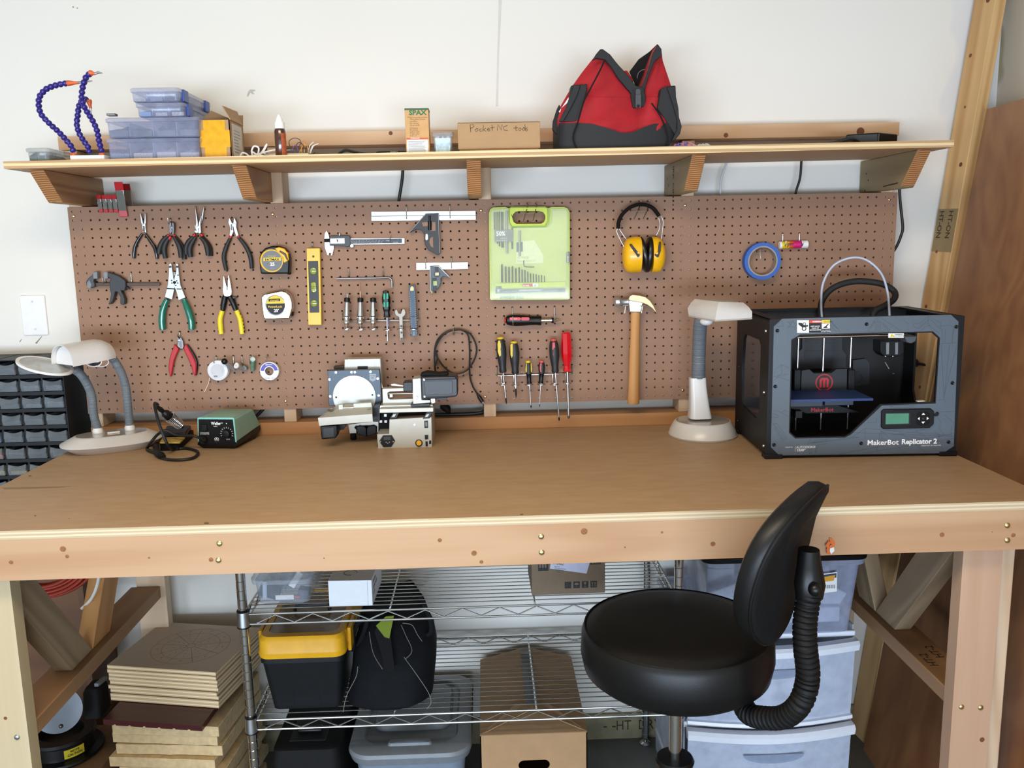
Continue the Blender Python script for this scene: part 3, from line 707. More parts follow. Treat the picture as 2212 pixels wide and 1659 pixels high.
for pts in (zA([(1425, 905), (1450, 895), (1470, 900), (1470, 925), (1440, 915)]), zA([(1515, 900), (1560, 895), (1588, 905), (1560, 915), (1520, 925)])):
    b = MB(); pl(b, pts, -.013, -.006); part('finger_guard', b, BLACK, t, .001)
t = pliers('flush_cutters', 'small flush cutters with red handles at the lower left of the pegboard',
       [zE([(444, 118), (450, 150), (470, 175), (490, 200), (498, 250), (490, 292), (458, 270), (440, 250), (452, 205), (440, 165)]), zE([(478, 150), (492, 160), (512, 200), (520, 255), (505, 290), (480, 285), (468, 240), (462, 190)])],
       [], [3], -.006, RED, jm=DSTEEL)
for k, pts in enumerate((zE([(405, 230), (440, 262), (462, 290), (440, 340), (408, 420), (392, 500), (375, 600), (360, 615), (345, 560), (338, 500), (352, 400), (375, 320), (398, 270)]), zE([(512, 270), (540, 225), (556, 250), (590, 310), (640, 400), (662, 470), (662, 580), (645, 605), (620, 560), (600, 480), (560, 390), (525, 320)]))):
    b = MB(); pl(b, pts, -.014, -.005); part('handle', b, mat('red_grip', '#b01c22', .5), t, .003)
b = MB(); ptube(b, zE([(560, 240), (600, 300), (655, 400), (668, 480), (658, 590)]), -.0065, [2, 3, 3.4, 2.6]); part('grip_back', b, BLACK, t)
b = MB(); p = py(*zE([(463, 187)])[0], -.012); b.lathe([(.0042, 0), (.0036, .0014), (.0005, .002)], p, (0, -1, 0), 16); part('pivot', b, CHROME, t)
for (u, v), d, g, lab in ((zA([(724, 270)])[0], .004, .012, 'wire hook holding the slim pliers at the left of the top row'), (zA([(985, 185)])[0], .008, .020, 'wire hook holding the two pairs of black handled cutters'),
    (zA([(1222, 270)])[0], .004, .020, 'wire hook holding the two pairs of long nosed pliers'), (zA([(1553, 260)])[0], .004, .014, 'wire hook holding the large diagonal cutters'),
    (zA([(1015, 672)])[0], .010, .012, 'wire hook holding the green handled wire strippers'), (zA([(1502, 818)])[0], .004, .012, 'wire hook holding the needle nose pliers'), (zE([(480, 90)])[0], .008, .012, 'wire hook holding the red flush cutters')):
    hook(u, v, d, g, lab)

# ---- bar clamp
t = thing('bar_clamp', 'black one handed bar clamp lying level on two hooks at the left of the pegboard', 'clamp', base_of(zA([(195, 670), (870, 970)])))
b = MB(); pl(b, zA([(262, 770), (870, 768), (876, 782), (870, 797), (262, 800)]), -.014, -.008); part('bar', b, mat('dark_bar_steel', '#4a3f38', .45, .8), t, .0006)
b = MB(); pl(b, zA([(258, 670), (292, 666), (296, 730), (268, 735), (262, 760), (275, 775), (275, 805), (245, 820), (215, 815), (195, 790), (192, 760), (215, 725), (250, 700)]), -.020, -.004); part('fixed_jaw', b, DGREY, t, .002)
b = MB(); pl(b, zA([(255, 672), (298, 668), (300, 732), (262, 734)]), -.023, -.002); part('jaw_pad', b, GREY, t, .001)
b = MB(); pl(b, zA([(205, 770), (225, 745), (245, 785), (235, 822), (205, 808)]), -.0206, -.0198); part('logo_patch', b, GREY, t)
b = MB(); pl(b, zA([(362, 672), (388, 668), (440, 685), (500, 708), (540, 738), (558, 755), (560, 800), (552, 840), (536, 845), (512, 840), (536, 880), (552, 920), (550, 965), (530, 972), (508, 966), (510, 900), (488, 858), (462, 850), (458, 880), (440, 940), (420, 965), (398, 970), (412, 930), (425, 870), (412, 840), (408, 755), (420, 735), (390, 712), (362, 735)]), -.022, -.004); part('trigger_body', b, mat('clamp_body', '#2b2d2f', .5), t, .002)
b = MB(); pl(b, zA([(352, 672), (392, 668), (394, 730), (356, 735)]), -.024, -.002); part('jaw_pad', b, GREY, t, .001)
b = MB(); pl(b, zA([(555, 800), (600, 826), (596, 834), (552, 815)]), -.016, -.010); part('release_lever', b, BLACK, t, .0006)
hook(*zA([(362, 675)])[0], .024, .017, 'wire hook holding the bar clamp near its jaws'); hook(*zA([(606, 678)])[0], .024, .017, 'wire hook holding the free end of the bar clamp')

# ---- tape measures
t = thing('tape_measure', 'black and yellow tape measure with a grey round label', 'tape measure', base_of(zA([(1790, 690), (2060, 690)])))
b = MB(); pl(b, zA([(1786, 540), (1800, 490), (1840, 450), (1900, 433), (1960, 432), (2010, 448), (2045, 480), (2062, 530), (2064, 600), (2060, 686), (1800, 688), (1792, 640)]), -.036, -.004); part('case', b, BLACK, t, .004)
b = MB(); pl(b, zA([(1925, 455), (1965, 440), (2015, 455), (2050, 495), (2060, 560), (2040, 575), (2010, 590), (2000, 540), (1960, 490)]), -.0375, -.010); part('yellow_grip', b, YELLOW, t, .003)
b = MB(); c = zA([(1903, 567)])[0]; b.lathe([(.0330, 0), (.0330, .004), (.0295, .005)], py(*c, -.034), (0, -1, 0), 36); part('label_ring', b, YELLOW, t)
b = MB(); b.lathe([(.0295, 0), (.0295, .0006)], py(*c, -.0390), (0, -1, 0), 36); b.m(1)
pl(b, zA([(1825, 540), (1985, 536), (1985, 568), (1825, 570)]), -.0402, -.0392); b.m(2)
b.text('FATMAX', py(*zA([(1905, 566)])[0], -.0406), (1, 0, 0), (0, 0, 1), .0092, 'CENTER', .03, 1.15); b.m(3); b.text('STANLEY', py(*zA([(1905, 532)])[0], -.0400), (1, 0, 0), (0, 0, 1), .0062, 'CENTER', .02)
b.m(4); b.text('25', py(*zA([(1908, 612)])[0], -.0400), (1, 0, 0), (0, 0, 1), .0135, 'CENTER', .03); b.text('- - - -', py(*zA([(1905, 640)])[0], -.0400), (1, 0, 0), (0, 0, 1), .004, 'CENTER')
part('round_label', b, [mat('grey_label', '#6d7073', .5), mat('label_yellow', '#e6c321', .5), INKB, mat('label_gold', '#b9a33a', .5), INKW], t)
b = MB(); pl(b, zA([(1975, 470), (2030, 500), (2052, 560), (2038, 560), (2015, 515), (1970, 485)]), -.0395, -.030); part('lock_button', b, mat('brown_black', '#3b2612', .4), t, .001)
b = MB(); pl(b, zA([(2040, 640), (2062, 650), (2066, 695), (2046, 695)]), -.030, -.008); part('end_hook', b, BLACKM, t, .0008)
t = thing('tape_measure', 'chromed tape measure with a black and yellow label, below the other tape measure', 'tape measure', base_of(zA([(1830, 1105), (2070, 1105)])))
b = MB(); pl(b, zA([(1802, 900), (1830, 872), (1900, 858), (1990, 840), (2030, 850), (2070, 885), (2090, 940), (2094, 1000), (2080, 1050), (2068, 1095), (2060, 1102), (1840, 1106), (1822, 1090), (1808, 980)]), -.034, -.004); part('case', b, mat('mirror_chrome', '#e4e4e6', .1, 1, var=.02), t, .005)
b = MB(); c = zA([(1937, 975)])[0]; b.lathe([(.0305, 0), (.0305, .0016), (.0285, .0022)], py(*c, -.0335), (0, -1, 0), 36); part('label_rim', b, CHROME, t)
b = MB(); cc = py(*c, -.0362); R_ = .0275
b.m(1); b.f([b.v(cc+Vector((R_*math.cos(a), 0, R_*math.sin(a)))) for a in [math.radians(10+160*k/20) for k in range(21)]])
b.m(0); b.f([b.v(cc+Vector((R_*math.cos(a), 0, R_*math.sin(a)))) for a in [math.radians(170+200*k/24) for k in range(25)]])
b.m(2); pl(b, zA([(1872, 918), (1978, 914), (1978, 938), (1872, 942)]), -.0366, -.0362); b.m(3); b.text('STANLEY', py(*zA([(1926, 938)])[0], -.0370), (1, 0, 0), (0, 0, 1), .0062, 'CENTER', .02)
b.text('PowerLock', py(*zA([(1933, 998)])[0], -.0366), (1, 0, 0), (0, 0, 1), .0088, 'CENTER', .02); b.m(4); b.text("25'", py(*zA([(1945, 1038)])[0], -.0366), (1, 0, 0), (0, 0, 1), .0125, 'CENTER', .035)
part('round_label', b, [INKB, mat('label_yellow', '#e6c321', .5), INKB, mat('label_yellow', '#e6c321', .5), INKW], t)
b = MB(); pl(b, zA([(2048, 1060), (2092, 1040), (2090, 1075), (2062, 1080)]), -.030, -.010); part('end_hook', b, BLACKM, t, .001)
for (u, v), lab in ((zA([(1967, 495)])[0], 'wire hook behind the black and yellow tape measure'), (zA([(1990, 890)])[0], 'wire hook behind the chromed tape measure')): hook(u, v, .004, .004, lab, up=.002)

# ---- level
t = thing('torpedo_level', 'short yellow and black spirit level hanging upright', 'level', base_of(zB([(105, 1290), (255, 1290)])))
b = MB(); pl(b, zB([(104, 505), (242, 503), (258, 1290), (122, 1290), (112, 980)]), -.020, -.003)
part('body', b, mat('level_yellow', '#e8bd3a', .4), t, .0015)
b = MB(); pl(b, zB([(120, 636), (224, 634), (236, 1162), (136, 1164)]), -.0206, -.012); part('core', b, mat('level_black', '#2b2c2c', .5), t, .0008)
VIAL = mat('vial_liquid', '#98a13a', .15, coat=.6)
for (x, y_), flat in (((175, 736), 0), ((180, 902), 1), ((182, 1068), 0)):
    q = py(*zB([(x, y_)])[0], -.0206); v_ = MB()
    if flat: v_.loft([[q+Vector((a*1.0, -h, c_)) for a, c_ in rrect(0, 0, w_, .028, .0035, 4)] for h, w_ in ((0, .015), (.002, .0145), (.003, .010))])
    else: v_.lathe([(.0095, 0), (.0095, .001), (.0075, .0022)], q, (0, -1, 0), 20)
    v_.m(1)
    for s_ in (-.0025, .0025): v_.box((q.x-.008 if flat else q.x-.009, q.y-.0032, q.z+s_-.0004), (q.x+.008 if flat else q.x+.009, q.y-.0022, q.z+s_+.0004))
    part('vial', v_, [VIAL, INKB], t)
b = MB(); q = py(*zB([(174, 588)])[0], -.0202); b.lathe([(.0034, 0), (.0034, .0004)], q, (0, -1, 0), 12); part('hang_hole', b, mat('hole_brown', '#6b4c1d', .8), t)
hook(*zB([(176, 460)])[0], .010, .020, 'wire hook holding the yellow spirit level')

# ---- calipers
t = thing('digital_calipers', 'steel digital calipers with a black display housing, hanging level', 'calipers', base_of(zB([(290, 585), (1108, 460)])))
WST = mat('satin_white_steel', '#d6d8d8', .35, .75, var=.03)
b = MB(); pl(b, zB([(300, 405), (1108, 400), (1108, 460), (300, 470)]), -.007, -.003); part('beam', b, WST, t, .0005)
b = MB(); pl(b, zB([(560, 412), (1082, 404), (1084, 450), (560, 458)]), -.0074, -.0068); b.m(1)
for k in range(10): b.text(str(k), py(*zB([(578+k*34, 430)])[0], -.0078), (1, 0, 0), (0, 0, 1), .0034); 
for k in range(28): q = py(*zB([(566+k*11.5, 447)])[0], -.0078); b.box((q.x-.0002, q.y-.0001, q.z), (q.x+.0002, q.y, q.z+(.003 if k % 3 else .0045)))
b.text('STAINLESS', py(*zB([(918, 430)])[0], -.0078), (1, 0, 0), (0, 0, 1), .0028); b.text('HARDENED', py(*zB([(990, 446)])[0], -.0078), (1, 0, 0), (0, 0, 1), .0028)
part('scale', b, [mat('scale_blue_black', '#232b35', .4), INKW], t, kind=None)
b = MB(); pl(b, zB([(286, 405), (292, 350), (304, 328), (314, 328), (330, 360), (340, 405), (340, 470), (384, 478), (386, 500), (368, 578), (356, 578), (358, 552), (336, 552), (332, 578), (318, 575), (292, 500)]), -.008, -.003); part('jaws', b, WST, t, .0006)
b = MB(); pl(b, zB([(286, 406), (342, 404), (342, 442), (286, 444)]), -.0084, -.0078); part('jaw_band', b, BLACKM, t)
b = MB(); pl(b, zB([(340, 376), (540, 372), (552, 390), (554, 470), (540, 485), (515, 492), (490, 484), (342, 478)]), -.016, -.006); part('display_housing', b, mat('caliper_black', '#24262a', .4), t, .0012)
b = MB(); pl(b, zB([(346, 405), (494, 400), (496, 455), (348, 458)]), -.0168, -.0155); part('display', b, mat('lcd_pale', '#dfe3e2', .2), t, .0004)
b = MB(); q = py(*zB([(572, 478)])[0], -.005); b.cyl(q, q+Vector((0, -.007, 0)), .0055, 20); part('thumb_wheel', b, STEEL, t, .0008)
b = MB(); q = py(*zB([(441, 352)])[0], -.010); b.cyl(q, q+Vector((0, 0, -.007)), .0028, 14); part('lock_screw', b, STEEL, t)
hook(*zB([(440, 355)])[0], .020, .018, 'wire hook behind the display end of the calipers', up=.002); hook(*zB([(970, 352)])[0], .020, .010, 'wire hook holding the beam end of the calipers')

# ---- large combination square
t = thing('combination_square', 'large combination square, steel rule with a black cast head', 'square', base_of(zB([(770, 575), (1836, 575)])))
b = MB(); pl(b, zB([(770, 130), (1835, 122), (1837, 212), (771, 222)]), -.0085, -.006); b.m(1)
pl(b, zB([(772, 172), (1836, 164), (1836, 172), (772, 180)]), -.0087, -.0084)
for k in range(12):
    for yo, ht in ((158, .004), (186, .004)): b.text(str(12-k if yo < 170 else k), py(*zB([(850+k*86, yo-k*.6+4)])[0], -.0090), (1, 0, 0), (0, 0, 1), .0036)
part('rule', b, [WST, mat('engraved_line', '#5c646c', .5)], t)
b = MB(); pl(b, zB([(1325, 148), (1458, 144), (1470, 560), (1448, 575), (1398, 548), (1350, 520), (1318, 470), (1308, 400), (1310, 352), (1280, 318), (1230, 310), (1160, 345), (1155, 335)]), -.021, -.004)
part('head', b, mat('black_cast_iron', '#202122', .5), t, .001)
b = MB(); ptube(b, zB([(1158, 340), (1328, 150), (1456, 146), (1466, 555)]), -.0212, .9, n=1); part('machined_edge', b, mat('machined_edge_steel', '#8f9295', .35, .8), t)
b = MB(); pl(b, zB([(1285, 240), (1345, 234), (1350, 275), (1300, 280)]), -.0214, -.0205); pl(b, zB([(1390, 236), (1424, 236), (1426, 325), (1370, 328), (1390, 280)]), -.0214, -.0205); pl(b, zB([(1398, 385), (1402, 500), (1375, 480), (1362, 440), (1372, 400)]), -.0214, -.0205); part('head_opening', b, HARD, t)
b = MB(); pl(b, zB([(1325, 360), (1340, 355), (1348, 370), (1348, 410), (1335, 424), (1322, 412)]), -.0216, -.0205); part('maker_plate', b, WHITE, t)
b = MB(); ptube(b, zB([(1365, 170), (1368, 235)]), -.0215, 2.4, n=1); q = py(*zB([(1366, 275)])[0], -.022); b.cyl(q+Vector((0, 0, .014)), q+Vector((0, 0, -.012)), .0055, 14); part('clamp_nut', b, BLACK, t)
hook(*zB([(1133, 85)])[0], .032, .010, 'wire hook under the large square, left of its head', up=.016); hook(*zB([(1576, 78)])[0], .032, .010, 'wire hook under the large square, right of its head', up=.016)
# ---- small combination square
t = thing('combination_square', 'small combination square with two level vials in its head', 'square', base_of(zB([(1230, 955), (1757, 955)])))
b = MB(); pl(b, zB([(1230, 655), (1756, 648), (1757, 714), (1231, 726)]), -.0085, -.006); b.m(1)
for k in range(7): b.text(str(k+1), py(*zB([(1545+k*30, 702)])[0], -.0090), (1, 0, 0), (0, 0, 1), .0032)
part('rule', b, [WST, mat('engraved_line', '#5c646c', .5)], t)
b = MB(); pl(b, zB([(1366, 684), (1455, 680), (1572, 796), (1560, 802), (1500, 790), (1478, 812), (1482, 850), (1465, 895), (1430, 935), (1395, 940), (1372, 935)]), -.018, -.004); part('head', b, mat('grey_cast_head', '#4a5258', .45), t, .001)
b = MB(); ptube(b, zB([(1374, 945), (1370, 690), (1456, 686), (1568, 798)]), -.0182, 1.2, n=1); part('machined_edge', b, STEEL, t)
b = MB(); pl(b, zB([(1418, 690), (1452, 690), (1455, 735), (1422, 738)]), -.0195, -.017); q = py(*zB([(1440, 768)])[0], -.0185); b.lathe([(.0092, 0), (.0092, .0016)], q, (0, -1, 0), 18); part('clamp_nut', b, BLACK, t)
b = MB(); pl(b, zB([(1422, 754), (1460, 752), (1460, 782), (1422, 784)]), -.0212, -.0195); part('round_vial', b, mat('vial_face', '#c9bd8c', .3), t)
b = MB(); pl(b, zB([(1394, 812), (1434, 810), (1438, 940), (1398, 942)]), -.0200, -.0175); part('vial_frame', b, BLACK, t, .0006)
b = MB(); pl(b, zB([(1400, 838), (1442, 836), (1444, 886), (1402, 890)]), -.0212, -.0195); part('long_vial', b, VIAL, t, .0008)
b = MB(); q = py(*zB([(1388, 935)])[0], -.012); b.cyl(q, q+Vector((0, 0, -.008)), .0022, 10); part('scriber', b, BRASS, t)
hook(*zB([(1330, 618)])[0], .026, .010, 'wire hook under the left part of the small square', up=.014); hook(*zB([(1592, 612)])[0], .026, .010, 'wire hook under the right part of the small square', up=.014)

# ---- hex key
b = MB(); ptube(b, zB([(412, 816), (600, 812), (800, 808), (935, 805), (968, 818), (978, 840), (980, 905)]), -.011, 2.1, n=5, seg=6)
single('hex_key', b, DSTEEL, 'long grey hex key lying level on two hooks', 'hex key')
hook(*zB([(545, 716)])[0], .020, .010, 'wire hook holding the long arm of the hex key'); hook(*zB([(895, 712)])[0], .020, .010, 'wire hook holding the bent end of the hex key')

# ---- two wire screwdriver racks
def rack_of(name, label, ends, bar, rings, y=-.022):
    t = thing(name, label, 'tool rack', base_of(bar))
    b = MB(); P = [hole(*ends[0])+Vector((0, .01, 0)), hole(*ends[0])+Vector((0, -.003, 0))]; 
    p = [py(u, v, y) for u, v in bar]
    q0, q1 = py(*bar[0], y), py(*bar[-1], y)
    h0, h1 = hole(*ends[0]), hole(*ends[1])
    b.tube([h0+Vector((0, .01, 0)), h0+Vector((0, -.003, -.002)), Vector((h0.x, -.005, q0.z+.012)), Vector((h0.x, -.008, q0.z+.003)), Vector((h0.x+.004, y*.5, q0.z)), Vector((h1.x-.004, y*.5, q1.z)), Vector((h1.x, -.008, q1.z+.003)), Vector((h1.x, -.005, q1.z+.012)), h1+Vector((0, -.003, -.002)), h1+Vector((0, .01, 0))], .0017, 8); part('frame_wire', b, ZINC, t)
    for (u, v), r in rings:
        b = MB(); c = py(u, v, y-r*.6); zb_ = c.z
        b.tube([c+Vector((r*math.cos(a), r*math.sin(a), 0)) for a in [2*PI*k/20+PI/2+.25 for k in range(20)]], .0013, 6, closed=True)
        zt = q0.z+(q1.z-q0.z)*((c.x-q0.x)/(q1.x-q0.x))
        b.tube([(c.x-.004, y*.5, zt), (c.x-.004, y*.5-.001, zb_+.004), (c.x-.003, y*.5-.003, zb_), (c.x, c.y+r, zb_)], .0014, 6)
        part('ring_holder', b, ZINC, t)
    return t
rack_of('tool_rack', 'wire tool rack below the hex key, holding three tool holders and a green screwdriver', (zB([(475, 1155)])[0], zB([(1262, 1136)])[0]), zB([(478, 1253), (1262, 1240)]),
        [(zB([(x, y_)])[0], .0125) for x, y_ in ((518, 1332), (662, 1336), (793, 1333), (935, 1340), (1075, 1334), (1205, 1330))])
for k, (x, x2, tip, lab) in enumerate(((520, 514, 905, 'tapered steel tool holder with a thin cutter, left of the three on the wire rack'), (657, 655, 850, 'tapered steel tool holder with a thin drill, middle of three on the wire rack'), (787, 788, 0, 'tapered steel tool holder with an empty nut, right of the three on the wire rack'))):
    ys = -.030; t = thing('tool_holder', lab, 'tool holder', py(*zB([(x, 1290)])[0], ys), group='tapered tool holders on the wire rack')
    c0 = py(*zB([(x2, 1285)])[0], ys); top = py(*zB([(x, 1055)])[0], ys); L = top.z-c0.z; ax = (top-c0).normalized()
    b = MB(); b.lathe([(.0075, 0), (.0088, .004), (.0088, .010), (.0080, .012), (.0080, .018), (.0125, .020), (.0125, .023), (.0095, .026), (.0082, L*.6), (.0062, L)], c0, ax, 20); part('taper', b, CHROME, t)
    b = MB(); b.lathe([(.0055, 0), (.0090, .001), (.0090, .011), (.0075, .013), (.004, .0135)], top, ax, 12); part('collet_nut', b, BLACK, t)
    if tip:
        q = py(*zB([(x+(1 if k == 0 else -1), tip)])[0], ys); b = MB(); b.cyl(top+ax*.012, top+(q-top)*.55, .0022, 10); b.cyl(top+(q-top)*.5, q, .0012, 8, .0008); part('cutter', b, STEEL if k == 0 else mat('copper_drill', '#b78a6a', .3, .9), t)
t = thing('screwdriver', 'green and black screwdriver standing in the upper wire rack', 'screwdriver', py(*zB([(935, 1450)])[0], -.032))
hp, bt = py(*zB([(915, 935)])[0], -.032), py(*zB([(930, 1212)])[0], -.032); ax = (bt-hp).normalized(); L = (bt-hp).length
b = MB(); b.lathe([(.004, 0), (.0088, .002), (.0095, .010), (.0122, .022), (.0122, .036), (.0095, .044), (.0118, .052), (.0105, L*.72), (.0078, L*.82), (.0105, L*.98), (.006, L)], hp, ax, 6); part('handle', b, BLACK, t)
b = MB(); 
for x, y0, y1 in ((902, 965, 1030), (932, 962, 1028), (903, 1052, 1110), (933, 1050, 1108)): pl(b, [zB([(x+a, (y0+y1)/2+c_)])[0] for a, c_ in rrect(0, 0, 22, y1-y0, 9, 3)], -.0448, -.040)
part('grip_pad', b, mat('teal_grip', '#1d9a78', .45), t, .001, kind='stuff')
b = MB(); b.cyl(bt, py(*zB([(934, 1452)])[0], -.032), .0030, 10, .0022); part('shaft', b, STEEL, t)
b = MB(); ptube(b, zB([(940, 1220), (942, 1300)]), -.029, 2, n=1); single('driver_bit', b, mat('violet_steel', '#6d6f9a', .3, .9), 'thin bluish bit beside the green screwdriver shaft', 'bit')
t = thing('open_end_wrench', 'grey open end wrench hanging in the upper wire rack', 'wrench', base_of(zB([(1050, 1450), (1095, 1450)]), -.024))
b = MB(); pl(b, zB([(1010, 1140), (1028, 1128), (1048, 1170), (1068, 1175), (1088, 1125), (1110, 1128), (1120, 1160), (1112, 1190), (1090, 1208), (1094, 1448), (1060, 1448), (1052, 1210), (1020, 1192), (1008, 1168)]), -.028, -.023); part('body', b, mat('oxidised_steel', '#8a8278', .45, .7), t, .0008)
b = MB()
for x, y_, r in ((1075, 1302, 13), (1078, 1368, 11), (1078, 1432, 13)): pl(b, [zB([(x+r*math.cos(a*PI/6), y_+r*math.sin(a*PI/6))])[0] for a in range(12)], -.0284, -.0278)
part('stamped_mark', b, mat('mark_dark', '#5e564c', .6), t, kind='stuff')
t = thing('snap_off_knife', 'flat dark steel rule with a yellow arrow, right end of the upper rack', 'rule', base_of(zB([(1175, 1405), (1235, 1405)]), -.024))
b = MB(); pl(b, zB([(1150, 885), (1216, 884), (1238, 1402), (1175, 1408)]), -.030, -.022); b.m(1)
for k in range(20):
    f = k/20; x = 1156+20*f; b.f([b.v(py(*zB([q])[0], -.0303)) for q in ((x, 950+k*22), (x+8, 950+k*22), (x+8, 955+k*22), (x, 955+k*22))]); b.f([b.v(py(*zB([q])[0], -.0303)) for q in ((x+54, 950+k*22), (x+62, 950+k*22), (x+62, 955+k*22), (x+54, 955+k*22))])
b.m(2); b.f([b.v(py(*zB([q])[0], -.0303)) for q in ((1168, 910), (1184, 890), (1202, 908), (1203, 938), (1168, 940))]); b.m(1)
b.text('0000', py(*zB([(1212, 1398)])[0], -.0303), (0, 0, 1), (-1, 0, 0), .006, bold=.03)
part('blade_body', b, [mat('blue_black_steel', '#2c333c', .35, .5), mat('tick_grey', '#9aa0a4', .5), mat('arrow_cream', '#e6d193', .5)], t, .0005)
b = MB(); pl(b, zB([(1165, 1200), (1240, 1198), (1241, 1208), (1166, 1210)]), -.032, -.021); pl(b, zB([(1170, 1326), (1244, 1324), (1245, 1332), (1171, 1334)]), -.032, -.021); part('retaining_band', b, BLACK, t, kind='stuff')

# ---- drill bit case
LIME = mat('lime_plastic', '#a6b81e', .3, coat=.3)
case = thing('drill_bit_case', 'lime green drill bit case with a clear front, hanging by its handle', 'tool case', base_of(zC([(100, 1195), (1000, 1195)])))
out = zC([(85, 215), (100, 170), (135, 148), (270, 142), (310, 158), (345, 140), (720, 136), (760, 155), (800, 142), (940, 142), (980, 160), (1004, 205), (1006, 580), (1004, 1185), (985, 1195), (105, 1198), (97, 1180)])
hol = zC([(352, 265), (358, 230), (385, 200), (420, 190), (650, 188), (700, 202), (725, 235), (728, 275), (710, 315), (680, 332), (400, 335), (365, 312)])
b = MB(); b.prism(pys(out, -.026), (0, .020, 0), [pys(hol, -.026)]); part('shell', b, LIME, case)
b = MB(); b.prism(pys(zC([(330, 150), (720, 145), (752, 160), (752, 300), (720, 355), (350, 360), (322, 320), (322, 165)]), -.040), (0, .014, 0), [pys(hol, -.040)]); part('handle', b, mat('lime_handle', '#b2c71f', .35), case, .002)
b = MB(); b.prism(pys(zC([(118, 190), (280, 175), (290, 300), (330, 385), (760, 375), (805, 320), (810, 185), (965, 180), (972, 230), (970, 1185), (130, 1188)]), -.0285), (0, .0025, 0))
part('insert_card', b, mat('card_pale_lime', '#c9d886', .6, var=.06, vscale=12), case)
BIT = mat('black_oxide_bit', '#34383a', .4, .4)
for x0, y0, x1, y1, r in ((235, 200, 240, 605, 15), (285, 190, 292, 670, 17), (350, 380, 350, 620, 10), (435, 410, 435, 700, 13), (205, 410, 205, 590, 8), (180, 410, 182, 560, 7), (145, 200, 148, 400, 6), (165, 200, 167, 400, 6), (185, 200, 187, 400, 6), (205, 195, 206, 400, 7)):
    b = MB(); ptube(b, zC([(x0, y0), ((x0+x1)/2, (y0+y1)/2), (x1, y1)]), -.032, r*.19, n=3, seg=8); part('drill_bit', b, BIT if y1 < 660 else STEEL, case)
for k, (x, h) in enumerate(zip((233, 275, 313, 352, 390, 428, 462, 494, 526, 558, 590, 622, 652, 684, 716), (790, 815, 820, 812, 835, 825, 850, 855, 875, 895, 900, 905, 915, 915, 925))):
    b = MB(); zt = py(*zC([(x, h)])[0], -.032); zb_ = py(*zC([(x+2, 1000)])[0], -.032); r = (13-.55*k)*.19*PXM
    prof = [(r*.3, 0)]; n = 14; L = (zt-zb_).length
    prof = [(r*.9, L*.0), (r*.9, L*.35)]+[(r*(1 if j % 2 else .72), L*(.38+.58*j/n)) for j in range(n)]+[(r*.1, L)]
    b.lathe(prof, zb_, zt-zb_, 8); part('drill_bit', b, BIT, case)
b = MB(); ptube(b, zC([(482, 750), (482, 800), (500, 822), (600, 826)]), -.031, 1, n=4, seg=6); part('hex_key', b, BIT, case)
b = MB()
b.box(*[tuple(q) for q in (py(*zC([(150, 540)])[0], -.0362), py(*zC([(356, 400)])[0], -.0354))]); b.m(1)
b.text('50%', py(*zC([(168, 470)])[0], -.0366), (1, 0, 0), (0, 0, 1), .0172, bold=.03, squash=.92); b.text('SAVINGS', py(*zC([(212, 506)])[0], -.0366), (1, 0, 0), (0, 0, 1), .0048); b.text("ÉCONOMISEZ", py(*zC([(165, 530)])[0], -.0366), (1, 0, 0), (0, 0, 1), .0042, squash=1.2)
part('savings_sticker', b, [mat('sticker_grey', '#777b7e', .5), INKW], case)
b = MB(); q0, q1 = py(*zC([(158, 1068)])[0], -.0362), py(*zC([(955, 995)])[0], -.0354); b.box(tuple(q0), tuple(q1)); b.m(1)
q0, q1 = py(*zC([(158, 1128)])[0], -.0362), py(*zC([(955, 1070)])[0], -.0354); b.box(tuple(q0), tuple(q1)); b.m(2)
q0, q1 = py(*zC([(468, 1050)])[0], -.0366), py(*zC([(582, 1014)])[0], -.0360); b.box(tuple(q0), tuple(q1)); b.m(3)
b.text('RYOBI', py(*zC([(474, 1046)])[0], -.0370), (1, 0, 0), (0, 0, 1), .0062, bold=.03); b.text('DRILLING AND DRIVING KIT', py(*zC([(556, 1096)])[0], -.0366), (1, 0, 0), (0, 0, 1), .0052, 'CENTER', .03); b.text('Ensemble pour le perçage et le vissage', py(*zC([(560, 1120)])[0], -.0366), (1, 0, 0), (0, 0, 1), .0042, 'CENTER')
q0, q1 = py(*zC([(584, 1050)])[0], -.0366), py(*zC([(645, 1014)])[0], -.0360); b.box(tuple(q0), tuple(q1))
b.m(1); b.text('57', py(*zC([(600, 1044)])[0], -.0371), (1, 0, 0), (0, 0, 1), .0056, bold=.03)
b.m(4); q0, q1 = py(*zC([(168, 1120)])[0], -.0370), py(*zC([(228, 1044)])[0], -.0364); b.box(tuple(q0), tuple(q1)); b.m(3); b.text('V', py(*zC([(180, 1108)])[0], -.0374), (1, 0, 0), (0, 0, 1), .012, bold=.02); b.m(4)
for x in (212, 245, 270, 295, 320, 355, 400, 430, 460): b.box(tuple(py(*zC([(x, 1182)])[0], -.0362)), tuple(py(*zC([(x+18, 1158)])[0], -.0356)))
part('brand_band', b, [mat('band_lime', '#c6d94a', .5), mat('band_dark', '#3f474b', .5), mat('logo_red', '#c2434d', .5), INKW, mat('band_black', '#4b5052', .5)], case)
b = MB(); b.prism(pys(zC([(395, 540), (600, 520), (702, 690), (702, 780), (395, 788)]), -.0286), (0, -.0004, 0)); b.m(1)
b.text('57 PIECE', py(*zC([(410, 730)])[0], -.0294), (1, 0, 0), (0, 0, 1), .0085, bold=.02); b.text('DRILL & DRIVE KIT', py(*zC([(410, 768)])[0], -.0294), (1, 0, 0), (0, 0, 1), .0066, bold=.01); b.m(2)
pl(b, zC([(398, 545), (470, 540), (470, 650), (398, 655)]), -.0294, -.0288); part('printed_panel', b, [mat('panel_pale', '#dfe7bb', .5), mat('panel_ink', '#aebf86', .5), mat('panel_blue', '#3b5a70', .5)], case)
